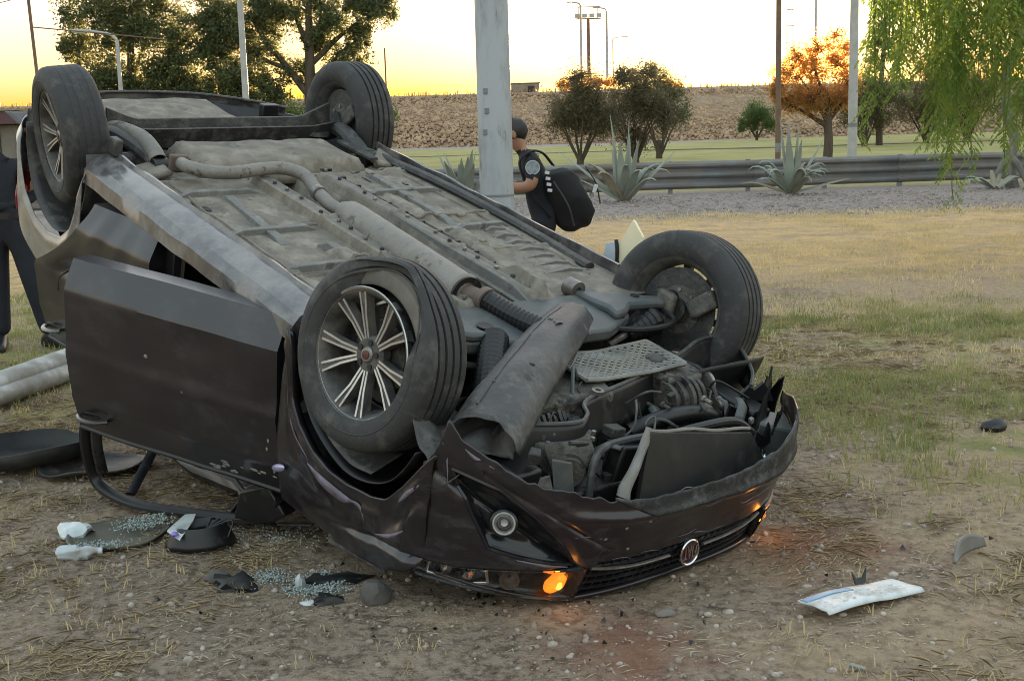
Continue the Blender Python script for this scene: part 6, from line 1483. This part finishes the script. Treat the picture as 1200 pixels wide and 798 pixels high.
def officer_bag():
    t = empty('person', loc=(.17, 9.2, 0))
    def L(*p): return tuple(Vector(p))
    J = {'pelvis': (L(.10, 0, .90), .125, .15), 'waist': (L(.08, 0, 1.02), .115, .14), 'chest': (L(.03, 0, 1.19), .125, .165), 'neck': (L(-.055, 0, 1.345), .056, .056), 'head': (L(-.125, -.01, 1.455), .090, .078), 'crown': (L(-.125, -.01, 1.50), .085, .072),
         'hipR': (L(.10, -.10, .84), .10, .098), 'kneeR': (L(.04, -.12, .47), .07, .07), 'ankR': (L(.10, -.12, .10), .05, .05),
         'hipL': (L(.10, .10, .84), .10, .098), 'kneeL': (L(.0, .12, .47), .07, .07), 'ankL': (L(.04, .13, .10), .05, .05),
         'shR': (L(.02, -.19, 1.27), .072, .072), 'elR': (L(.0, -.25, 1.085), .050, .050), 'wrR': (L(-.22, -.20, 1.09), .032, .032),
         'shL': (L(.02, .19, 1.27), .07, .07), 'elL': (L(-.02, .24, 1.07), .048, .048), 'wrL': (L(-.24, .10, 1.11), .032, .032)}
    E = [('pelvis', 'waist'), ('waist', 'chest'), ('chest', 'neck'), ('neck', 'head'), ('head', 'crown'), ('pelvis', 'hipR'), ('hipR', 'kneeR'), ('kneeR', 'ankR'), ('pelvis', 'hipL'), ('hipL', 'kneeL'), ('kneeL', 'ankL'), ('chest', 'shR'), ('shR', 'elR'), ('elR', 'wrR'), ('chest', 'shL'), ('shL', 'elL'), ('elL', 'wrL')]
    hand_chains(J, E, 'wrR', (-1, .15, .1), (.1, 1, 0), 'r', curl=.6); hand_chains(J, E, 'wrL', (-1, -.1, .1), (.1, -1, 0), 'l', curl=.6)
    def asg(c):
        if c.z > 1.352 and c.x < -.02: return 1
        if (c.x < .055 and c.z < 1.150 and c.z > 1.0 and (c.y < -.165)) or c.x < -.10: return 1
        return 2 if c.z < .90 else 0
    skin_body('body', J, E, t, [M_navy, M_skin, M_navy2], asg)
    head_parts(t, (-.125, -.01, 1.462), (-1, -.05, -.25))
    MB().sphere((-.055, -.02, 1.475), .038, n=12, m=8, sc=(.8, .9, 1.3)).build('hair_bun', M_hair, t)
    MB().lathe([(.045, -.004), (.052, -.004), (.052, .004), (.045, .004)], n=24, axis='Y', mtx=Matrix.Translation((.012, -.268, 1.225))).build('sleeve_patch_rim', M_white, t)
    MB().lathe([(0, .004), (.047, .002), (.047, -.006), (0, -.006)], n=24, axis='Y', closed=False, mtx=Matrix.Translation((.012, -.266, 1.225))).build('sleeve_patch', M_badge, t)
    MB().box((-.27, -.06, 1.13), (.012, .075, .15), Matrix.Rotation(.2, 3, 'Y')).build('held_card', M_white, t, bevel=.006)
    boot(t, (.10, -.12, 0), (-.1, -.14, 0)); boot(t, (.04, .13, 0), (-.16, .14, 0))
    tag(t, 'person in navy uniform bending forward behind the thick pale pole', 'person')
    b = empty('backpack', loc=(.17, 9.2, 0))
    def sh(u, v):
        th = math.pi * v; a = 2 * math.pi * u; p = Vector((math.sin(th) * math.cos(a), math.sin(th) * math.sin(a), math.cos(th)))
        q = Vector((abs(p.x) ** .7 * (1 if p.x > 0 else -1) * .155, abs(p.y) ** .7 * (1 if p.y > 0 else -1) * .19, abs(p.z) ** .8 * (1 if p.z > 0 else -1) * .245))
        q += noise.noise_vector(q * 6) * .034 + noise.noise_vector(q * 15) * .012; q.z -= .05 * max(0, q.x) / .2
        q = Matrix.Rotation(-.42, 3, 'Y') @ q
        return Vector((.265, -.02, .985)) + q
    MB().grid(sh, 34, 22).build('bag', M_bag, b, smooth=70)
    for y in (-.17, .15):
        MB().tube(catmull([(.17, y, 1.23), (.09, y, 1.325), (.0, y * 1.05, 1.335), (-.08, y, 1.25), (.0, y, 1.05), (.14, y, .86)], 6), .022, n=8, flat=.35).build('strap', M_bag, b)
    for k in range(4): MB().box((.115 + .006 * k, -.235, 1.185 - .042 * k), (.034, .014, .022), Matrix.Rotation(.15, 3, 'Y')).build('reflective_patch', M_white, b, bevel=.002)
    MB().box((.46, -.215, 1.06), (.028, .02, .065), Matrix.Rotation(.35, 3, 'Y')).build('white_label', M_white, b, bevel=.005)
    MB().tube(catmull([(.40, -.15, 1.22), (.47, -.16, 1.10), (.50, -.16, .95)], 6), .006, n=6).build('zip', M_boot, b)
    MB().tube(catmull([(.16, -.235, 1.12), (.26, -.27, .95), (.30, -.27, .80)], 6), .008, n=6).build('pocket_seam', M_boot, b)
    tag(b, 'bulky black backpack worn by the bending person', 'backpack')
officer_bag()

# ------------------------------------------------------------------ fallen pole: two pale tubes lying on the verge
M_fallen = mat('dull_aluminium_tube', (.40, .42, .42), (.28, .29, .29), scale=5, rough=.45, metal=.2, dust=(.25, .24, .21), dust_amt=.4, dust_scale=5)
fpole = empty('fallen_pole', loc=(-2.9, 7.8, 0))
def fp(P): return [Vector(p) - Vector((-2.9, 7.8, 0)) for p in P]
MB().tube(catmull(fp([(-3.30, 5.7, .10), (-3.02, 6.85, .11), (-2.86, 7.55, .13), (-2.70, 8.35, .14), (-2.45, 9.6, .12)]), 6), [.09, .085, .08, .08], n=16, cap=True, flat=.8).build('tube', M_fallen, fpole)
MB().tube(catmull(fp([(-3.235, 5.8, .065), (-2.965, 6.82, .065), (-2.81, 7.5, .07), (-2.65, 8.3, .07)]), 6), [.07, .075, .075], n=14, flat=.8).build('tube', M_fallen, fpole)
MB().lathe([(.07, -.02), (.098, -.02), (.098, .02), (.07, .02)], n=20, axis='X', mtx=Matrix.Translation(fp([(-3.16, 6.3, .105)])[0]) @ Matrix.Rotation(1.33, 4, 'Z')).build('collar', M_galv2, fpole)
tag(fpole, 'dented pale metal tubes of a knocked down pole lying on grass', 'pole')

# ------------------------------------------------------------------ things strewn on the soil
def gz(x, y): return float(gh(np.array(x), np.array(y)))
def disc_sheet(name, label, cx, cy, rx, ry, rot, m, lip=.03, cat='debris', poly=None, solid=.006, lift=.012, curl=.03, seed=0, grp=None):
    t = MB(); c, s_ = math.cos(rot), math.sin(rot)
    def f(u, v):
        a = 2 * math.pi * u; k = 1 + .12 * nz3(math.cos(a) * 1.4 + seed, math.sin(a) * 1.4, seed); x = rx * v * math.cos(a) * k; y = ry * v * math.sin(a) * k
        z = lift + curl * (v ** 4) * (.5 + .8 * nz3(math.cos(a) * 1.1, math.sin(a) * 1.1, seed + 4)) + nz3(x * 5, y * 5, seed) * .008 + lip * max(0, v - .9) * 6
        return Vector((x * c - y * s_, x * s_ + y * c, max(.006, z)))
    t.grid(f, 40, 12); o = t.build(name, m, smooth=50, solid=solid, clean=True); o.location = (cx, cy, gz(cx, cy)); tag(o, label, cat, grp); return o
M_mat = mat('black_rubber_sheet', (.014, .014, .015), (.010, .010, .011), rough=.55, dust=(.05, .046, .04), dust_amt=.3, dust_scale=5)
disc_sheet('plastic_pan', 'black dished plastic wheel liner lying on the grass', -2.24, 5.50, .30, .24, .2, M_mat, lip=.10, curl=.05, seed=1, lift=.03)
disc_sheet('rubber_sheet', 'flat torn dark rubber sheet beside the dished black liner', -1.88, 5.42, .24, .19, .5, M_plastic_grey, lip=.0, curl=.05, seed=6)
M_oval = mat('olive_oval_plastic', (.10, .10, .08), (.07, .07, .055), rough=.5, dust=(.17, .15, .12), dust_amt=.4, dust_scale=8)
disc_sheet('oval_cover', 'flat oval olive cover strewn with green glass crumbs', -1.49, 4.46, .19, .17, .15, M_oval, lip=.02, curl=.02, seed=3)
M_foil = mat('crumpled_silver_foil', (.60, .64, .64), (.42, .46, .46), scale=14, rough=.3, metal=.4)
o = MB().sphere((0, 0, .028), .06, n=16, m=9, sc=(1.2, .8, .45)).wobble(.035, 16, 3).build('crumpled_foil', M_foil, smooth=20); o.location = (-1.66, 4.50, gz(-1.66, 4.5) + .008); tag(o, 'crumpled silvery foil beside the oval cover', 'foil')
bt = empty('plastic_bottle', mtx=Matrix.Translation((-1.565, 4.215, gz(-1.565, 4.215) + .028)) @ Matrix.Rotation(.15, 4, 'Z') @ Matrix.Scale(.78, 4))
M_bottle = mat('cloudy_clear_plastic', (.50, .55, .58), (.36, .40, .42), scale=14, rough=.25, dust=(.34, .30, .25), dust_amt=.3, dust_scale=20)
MB().lathe([(0, -.075), (.026, -.075), (.031, -.06), (.031, .01), (.027, .02), (.031, .03), (.030, .05), (.014, .085), (.013, .10), (0, .10)], n=22, axis='X', closed=False).wobble(.016, 28, 2).build('bottle_body', M_bottle, bt)
MB().lathe([(0, .098), (.0155, .098), (.0155, .116), (0, .116)], n=16, axis='X', closed=False).build('cap', M_white, bt)
tag(bt, 'crushed clear plastic bottle lying next to the oval cover', 'bottle')
# broken door mirror
mirror = empty('broken_mirror', mtx=Matrix.Translation((-1.15, 4.33, gz(-1.15, 4.33))) @ Matrix.Rotation(.35, 4, 'Z'))
def msh(u, v):
    a = 2 * math.pi * u; k = .55 + .45 * v
    return Vector((math.cos(a) * .125 * k, math.sin(a) * .095 * k, .085 - .075 * abs(v - .35) / .65 + .01 * nz3(math.cos(a) * 2, math.sin(a) * 2, 1)))
MB().grid(msh, 36, 8).build('shell', M_plastic, mirror, solid=.005, smooth=50)
MB().lathe([(0, .0), (.045, .0), (.05, .03), (0, .035)], n=24, axis='Z', closed=False, mtx=Matrix.Translation((.02, 0, .02))).build('motor', M_plastic_grey, mirror)
MB().prism([(-.12, -.02, .075), (-.05, .07, .10), (-.01, .05, .10), (-.03, -.02, .095), (-.08, -.085, .055)], (.004, .006, .008)).wobble(.008, 14, 4).build('glass', M_foil, mirror, bevel=.003)
MB().sphere((-.095, -.055, .075), .014, sc=(1, 1, .6)).build('lilac_reflector', mat('lilac_reflector', (.30, .22, .75), (.25, .18, .6), rough=.25), mirror)
for k in range(4): MB().tube(catmull([(.02, 0, .06), (.05 + .02 * k, .03 - .02 * k, .09), (.09, .06 - .04 * k, .04)], 5), .004, n=6).build('cable', M_plastic, mirror)
tag(mirror, 'broken door mirror housing lying under the bent window frame', 'mirror')
def lump(name, label, x, y, r, m, sc=(1, 1, .6), seed=0, amp=.35, cat='debris', grp=None, sub=2, smooth=30):
    v, f = ico(sub); mb = MB(); mb.add([Vector(p) * r for p in v], [tuple(int(i) for i in q) for q in f])
    mb.map(lambda p: Vector((p.x * sc[0], p.y * sc[1], p.z * sc[2])) * (1 + amp * noise.noise(p / r * 1.3 + Vector((seed, 0, 0)))))
    o = mb.build(name, m, smooth=smooth); o.location = (x, y, gz(x, y) + r * sc[2] * .62); tag(o, label, cat, grp); return o
M_stone = mat('grey_stone', (.26, .23, .20), (.18, .155, .135), scale=20, rough=.9, bump=.3, bscale=60)
M_stone2 = mat('dark_stone', (.11, .10, .095), (.075, .07, .065), scale=20, rough=.9, bump=.3, bscale=60)
lump('plastic_lump', 'tangled black plastic lump next to a blue grey stone', -.925, 3.885, .060, M_plastic, (1.2, .9, .55), 3, .9)
lump('stone', 'blue grey stone touching the tangled plastic lump', -1.005, 3.955, .038, M_stone2, (1.1, .9, .7), 4, .3, 'stone')
lump('stone', 'dark round stone under the edge of the wing', -.455, 3.745, .052, M_stone2, (1, .9, .85), 6, .3, 'stone')
lump('stone', 'flat brown stone alone in front of the amber lamp', -.235, 3.10, .034, M_stone, (1.5, .9, .6), 7, .3, 'stone')
lump('stone', 'pale oval stone below the chrome badge', .44, 3.56, .022, M_stone, (1.4, .9, .5), 8, .3, 'stone')
lump('plastic_piece', 'black plastic piece at the edge of the broken glass', -.61, 3.745, .038, M_plastic, (1.3, .8, .5), 9, .8)
lump('plastic_piece', 'flat black plastic piece tucked beneath the wing', -.60, 3.95, .075, M_plastic, (1.3, .8, .22), 10, .6)
lump('plastic_puck', 'short black plastic cup lying on the grass away from the car', 2.28, 5.74, .058, M_plastic, (1.1, .8, .65), 11, .25)
lump('paper_scrap', 'small white paper scrap beside the broken glass', -.665, 3.735, .026, M_white, (1.2, .9, .25), 12, .6, 'paper')
lump('shard', 'pale glass shard standing at the near edge of the broken glass', -.72, 3.90, .032, M_bottle, (.5, .8, 1.0), 13, .5)
# broken safety glass: heaps of green crumbs
def crumbs(label, cx, cy, rx, ry, n_, z0=.004, seed=1):
    rng = np.random.default_rng(seed); a = rng.uniform(0, 6.28, n_); q = np.sqrt(rng.random(n_)) * (1 + .25 * rng.normal(size=n_))
    x = cx + rx * q * np.cos(a); y = cy + ry * q * np.sin(a)
    P = np.stack([x, y, gh(x, y) + z0 + rng.random(n_) * .010], -1)
    tv_ = np.array([[i, j, k] for i in (-1, 1) for j in (-1, 1) for k in (-1, 1)]) * .5; tf_ = np.array([[0, 1, 3, 2], [4, 6, 7, 5], [0, 4, 5, 1], [2, 3, 7, 6], [0, 2, 6, 4], [1, 5, 7, 3]])
    V, F = scatter(tv_, tf_, P, rng.uniform(.0028, .0062, (n_, 3)), rand_rot(n_))
    o = mesh_np('broken_glass', V, F, M_crumb); tag(o, label, 'broken glass', kind='stuff'); return o
M_crumb = mat('green_glass_crumb', (.26, .32, .30), (.40, .45, .43), scale=60, rough=.15, spec=.8)
crumbs('green glass crumbs heaped on the oval cover', -1.42, 4.54, .10, .08, 420, .03, 1)
crumbs('green glass crumbs along the oval cover edge', -1.52, 4.33, .10, .06, 200, .02, 2)
crumbs('small patch of green glass crumbs on bare soil', -.84, 3.97, .075, .08, 330, .004, 3)
crumbs('largest patch of green glass crumbs near the wing', -.66, 3.89, .10, .12, 700, .004, 4)
crumbs('scattered glass crumbs under the window frame', -1.15, 4.62, .25, .14, 260, .004, 5)
crumbs('loose glass crumbs behind the broken mirror', -.90, 4.40, .18, .18, 200, .004, 6)
# fine crash crumbs: chips of black plastic and paint around the nose
n_ = 260; a = NP.uniform(0, 6.28, n_); q = np.abs(NP.normal(0, 1, n_)); x = -.1 + .75 * q * np.cos(a); y = 3.75 + .45 * q * np.sin(a)
tv_ = np.array([[0, 0, 0], [1, .1, .1], [.5, .9, 0], [.4, .4, .45]]); tf_ = np.array([[0, 1, 2], [0, 1, 3], [1, 2, 3], [2, 0, 3]])
V, F = scatter(tv_, tf_, np.stack([x, y, gh(x, y) + .003], -1), NP.uniform(.006, .026, (n_, 1)) * NP.uniform(.4, 1, (n_, 3)), rand_rot(n_))
tag(mesh_np('plastic_crumbs', V, F, M_plastic), 'tiny black plastic crumbs scattered on the soil around the nose', 'debris', kind='stuff')
# number plate
pm = Matrix.Translation((1.045, 3.60, gz(1.045, 3.6) + .030)) @ Matrix.Rotation(.545, 4, 'Z') @ Matrix.Rotation(.03, 4, 'Y') @ Matrix.Rotation(-.06, 4, 'X')
npl = empty('number_plate', mtx=pm)
M_plate = mat('white_plate_enamel', (.66, .69, .70), (.52, .56, .58), scale=14, rough=.35, dust=(.40, .36, .30), dust_amt=.3, dust_scale=12)
M_plateblue = mat('blue_plate_band', (.16, .30, .50), (.30, .42, .55), scale=16, rough=.4)
M_plategrey = mat('worn_plate_print', (.40, .43, .45), (.55, .57, .58), scale=20, rough=.5)
MB().grid(lambda u, v: Vector((-.205 + .41 * u, -.066 + .132 * v, .006 * math.sin(u * 5) - .010 * (v < .02) + nz3(u * 4, v * 3, 2) * .004)), 40, 12).build('plate', M_plate, npl, solid=.003, smooth=50)
MB().grid(lambda u, v: Vector((-.20 + .20 * u, .030 + .028 * v, .0035 + .006 * math.sin(u * 2.5) + nz3(u * 2, .8 * 3, 2) * .004)), 16, 3).build('blue_band', M_plateblue, npl, solid=.0015)
q = random.Random(4)
for k in range(7):
    x = -.165 + .05 * k
    for j in range(3):
        MB().box((x + q.uniform(-.008, .008), -.016 + .022 * (j - 1), .0065 + .006 * math.sin((x + .205) / .41 * 5)), (q.uniform(.008, .026), .006, .0012)).build('worn_character', M_plategrey, npl)
cl = MB().prism([(.03, .052, .008), (.075, .052, .008), (.09, .062, .05), (.07, .060, .022), (.045, .060, .022), (.025, .062, .05)], (0, .006, .004)); cl.build('clip', M_plastic, npl, bevel=.002)
tag(npl, 'worn white number plate lying flat on the soil', 'number plate')
arc = MB().grid(lambda u, v: Vector((-.11 + .22 * u, .02 * math.sin(u * 3.1) + .012 * (v - .5), .006 + .055 * math.sin(u * 2.6) * v + .004)), 20, 6).build('trim_piece', mat('grey_trim', (.17, .165, .15), (.10, .10, .09), rough=.45), solid=.010, smooth=60)
arc.location = (1.50, 3.94, gz(1.5, 3.94)); arc.rotation_euler = (0, 0, .78); tag(arc, 'curved grey trim piece standing on edge beyond the number plate', 'debris')
o = MB().box((0, 0, .008), (.045, .02, .012), Matrix.Rotation(.2, 3, 'Y')).wobble(.004, 40, 1).build('plastic_chip', M_zinc, bevel=.002); o.location = (.905, 3.14, gz(.905, 3.14)); o.rotation_euler = (0, 0, -.4); tag(o, 'small pale metal chip on bare soil before the number plate', 'debris')

# ------------------------------------------------------------------ loose cover of the ground: pebbles, straw, grass
def blocked(x, y):
    """under the wreck's footprint"""
    return (np.abs((x - .05) * .64 + (y - 4.25) * -.77) < 0)
M_pebble = mat('pebbles', (.50, .43, .37), (.26, .22, .185), scale=30, rough=.95, detail=2)
tvp, tfp = ico(1); tvp = tvp * (1 + .3 * (NP.random(len(tvp))[:, None] - .5))
def pebble_field(n_, x0, x1, y0, y1, smin, smax, name):
    x = NP.uniform(x0, x1, n_); y = y0 + (y1 - y0) * NP.random(n_) ** 1.5
    s_ = smin * (smax / smin) ** (NP.random(n_) ** 2.6)
    P = np.stack([x, y, gh(x, y) + s_ * .12], -1)
    V, F = scatter(tvp, tfp, P, s_[:, None] * NP.uniform(.6, 1.25, (n_, 3)) * np.array([[1, 1, .65]]), rotz(NP.uniform(0, 6.28, n_)))
    o = mesh_np(name, V, F, M_pebble, smooth=False); tag(o, 'loose pebbles and clods on the soil', 'pebbles', kind='stuff')
pebble_field(5500, -3.2, 3.6, 2.5, 9, .003, .017, 'pebbles')
M_clod = mat('soil_clods', (.34, .275, .23), (.19, .15, .125), scale=9, rough=1.0)
n_ = 9000; x = NP.uniform(-3, 3.4, n_); y = 2.5 + 6.5 * NP.random(n_) ** 1.4; s_ = .003 * (4.0 ** (NP.random(n_) ** 2.2))
V, F = scatter(tvp, tfp, np.stack([x, y, gh(x, y) + s_ * .1], -1), s_[:, None] * NP.uniform(.7, 1.3, (n_, 3)), rand_rot(n_))
tag(mesh_np('soil_clods', V, F, M_clod), 'dark soil clods scattered around the wreck', 'soil', kind='stuff')
# far gravel strip pebbles
n_ = 8000; x = NP.uniform(-4, 14, n_); y = NP.uniform(21.5, 30, n_); s_ = NP.uniform(.010, .038, n_)
V, F = scatter(tvp, tfp, np.stack([x, y, gh(x, y)], -1), s_[:, None] * NP.uniform(.6, 1.3, (n_, 3)), rand_rot(n_))
tag(mesh_np('roadside_gravel', V, F, mat('roadside_gravel', (.34, .29, .265), (.19, .16, .15), scale=3, rough=.95, detail=2)), 'grey gravel strewn before the guard rail', 'gravel', kind='stuff')
# straw litter lying flat
M_straw = leaf_mat('straw', (.66, .56, .41), (.40, .33, .23), trans=.15, scale=3)
def straw(n_, x0, x1, y0, y1, L0, L1, pw=1.4):
    x = NP.uniform(x0, x1, n_); y = y0 + (y1 - y0) * NP.random(n_) ** pw
    k = (.6 * fbm(x * 1.1, y * 1.1, 21) + .4 * fbm(x * 4.5, y * 4.5, 23)) > (.465 + .08 * NP.random(n_)); x, y = x[k], y[k]; m_ = len(x)
    tv_ = np.array([[-.5, -.03, 0], [0, -.035, .10], [.5, 0, 0], [0, .035, .10]]); tf_ = np.array([[0, 1, 2], [0, 2, 3]])
    L_ = NP.uniform(L0, L1, m_); S = np.stack([L_, np.full(m_, .055), L_ * NP.uniform(0, .7, m_)], -1)
    return scatter(tv_, tf_, np.stack([x, y, gh(x, y) + .004], -1), S, rotz(NP.uniform(0, 6.28, m_)))
V1, F1 = straw(22000, -3.6, 4.2, 2.5, 10, .012, .06)
def matted(n_c, per):
    x = NP.uniform(-3.4, 4.2, n_c); y = 2.6 + 7 * NP.random(n_c) ** 1.3
    core = np.exp(-((x + .1) / 1.3) ** 2 - ((y - 3.4) / .9) ** 2)
    k = -.16 * core + (.55 * fbm(x * .9, y * .9, 41) + .45 * fbm(x * 3, y * 3, 43)) + .05 * sm(.4, 2.0, x) + .05 * sm(-1, -2, x) > .50; x, y = x[k], y[k]; m_ = len(x)
    A = np.repeat(NP.uniform(0, 6.28, m_), per) + NP.normal(0, .7, m_ * per); rr_ = np.repeat(NP.uniform(.03, .09, m_), per)
    X = np.repeat(x, per) + NP.normal(0, 1, m_ * per) * rr_; Y = np.repeat(y, per) + NP.normal(0, 1, m_ * per) * rr_; L_ = NP.uniform(.02, .085, m_ * per)
    tv_ = np.array([[-.5, -.03, 0], [0, -.035, .10], [.5, 0, 0], [0, .035, .10]]); tf_ = np.array([[0, 1, 2], [0, 2, 3]])
    return scatter(tv_, tf_, np.stack([X, Y, gh(X, Y) + .003 + NP.random(m_ * per) * .008], -1), np.stack([L_, np.full(m_ * per, .05), L_ * NP.uniform(0, 1.2, m_ * per)], -1), rotz(A))
def sm(a, b, t): t = np.clip((t - a) / (b - a), 0, 1); return t * t * (3 - 2 * t)
V2, F2 = matted(3600, 34)
tag(mesh_np('matted_grass', V2, F2, leaf_mat('matted_dead_grass', (.56, .44, .27), (.30, .23, .14), trans=.15, scale=5)), 'matted clumps of dead grass on the soil', 'grass', kind='stuff')
tag(mesh_np('straw_litter', V1, F1, M_straw), 'pale straw litter lying on the soil', 'straw', kind='stuff')
# upright blades in tufts; density follows patches on the ground
def tufts(dens, n_t, x0, x1, y0, y1, per, h0, h1, w, rad, pw=1.0):
    x = NP.uniform(x0, x1, n_t); y = y0 + (y1 - y0) * NP.random(n_t) ** pw
    k = NP.random(n_t) < dens(x, y); x, y = x[k], y[k]
    X = np.repeat(x, per) + NP.normal(0, rad, len(x) * per); Y = np.repeat(y, per) + NP.normal(0, rad, len(x) * per); m_ = len(X)
    tv_ = np.array([[-.5, 0, 0], [.5, 0, 0], [.35, .35, .62], [-.35, .35, .62], [0, .95, .95]]); 
    tf_ = np.array([[0, 1, 2], [0, 2, 3], [3, 2, 4]])
    H = NP.uniform(h0, h1, m_) * np.repeat(NP.uniform(.6, 1.2, len(x)), per); S = np.stack([np.full(m_, w) * NP.uniform(.7, 1.4, m_), H * NP.uniform(.2, 1.1, m_), H], -1)
    return scatter(tv_, tf_, np.stack([X, Y, gh(X, Y) - .003], -1), S, rotz(NP.uniform(0, 6.28, m_)))
def sm(a, b, t): t = np.clip((t - a) / (b - a), 0, 1); return t * t * (3 - 2 * t)
def footprint(x, y):
    dx, dy = x - CARM[0][3], y - CARM[1][3]; f = Vector((CARM[0][0], CARM[1][0])).normalized(); l_ = Vector((CARM[0][1], CARM[1][1])).normalized()
    a = dx * f.x + dy * f.y; b = dx * l_.x + dy * l_.y
    return 1.0 * ~((a > -2.6) & (a < .95) & (np.abs(b) < .95))
green_r = lambda x, y: footprint(x, y) * sm(.40, .54, fbm(x * .9, y * .9, 31)) * sm(1.1, 2.1, x + .15 * (y - 5)) * sm(4.0, 5.6, y) * sm(11.2, 8.6, y)
green_l = lambda x, y: footprint(x, y) * sm(.36, .52, fbm(x * .9, y * .9, 32)) * sm(-1.95, -2.6, x) * sm(5.0, 6.0, y)
M_grass_g = leaf_mat('green_grass', (.19, .23, .07), (.36, .34, .14), trans=.4, scale=1.5)
M_grass_y = leaf_mat('yellowing_grass', (.74, .58, .33), (.50, .42, .22), trans=.4, scale=1.5)
V1, F1 = tufts(green_r, 11000, 1.0, 6, 3.8, 11.5, 8, .03, .085, .005, .035)
V2, F2 = tufts(green_l, 6000, -5, -1.8, 4.8, 13, 7, .025, .08, .004, .03)
tag(mesh_np('green_grass', np.concatenate([V1, V2]), np.concatenate([F1, F2 + len(V1)]), M_grass_g), 'short green grass growing in patches', 'grass', kind='stuff')
dry = lambda x, y: footprint(x, y) * (.16 + .84 * sm(.46, .58, fbm(x * 1.1, y * 1.1, 35))) * np.clip(.25 + .75 * sm(4.2, 6.0, y) + .6 * sm(-1.2, -2.2, x), 0, 1)
V1, F1 = tufts(dry, 14000, -4.5, 6, 2.5, 12, 7, .015, .06, .004, .03)
mid_ = lambda x, y: sm(.34, .50, fbm(x * .55, y * .9, 36)) * sm(11, 12.5, y) * sm(23.5, 21.5, y)
V2, F2 = tufts(mid_, 16000, -5, 13, 10.5, 23.5, 7, .02, .06, .012, .08)
tag(mesh_np('yellow_grass', np.concatenate([V1, V2]), np.concatenate([F1, F2 + len(V1)]), M_grass_y), 'dry yellow grass between the wreck and the gravel', 'grass', kind='stuff')
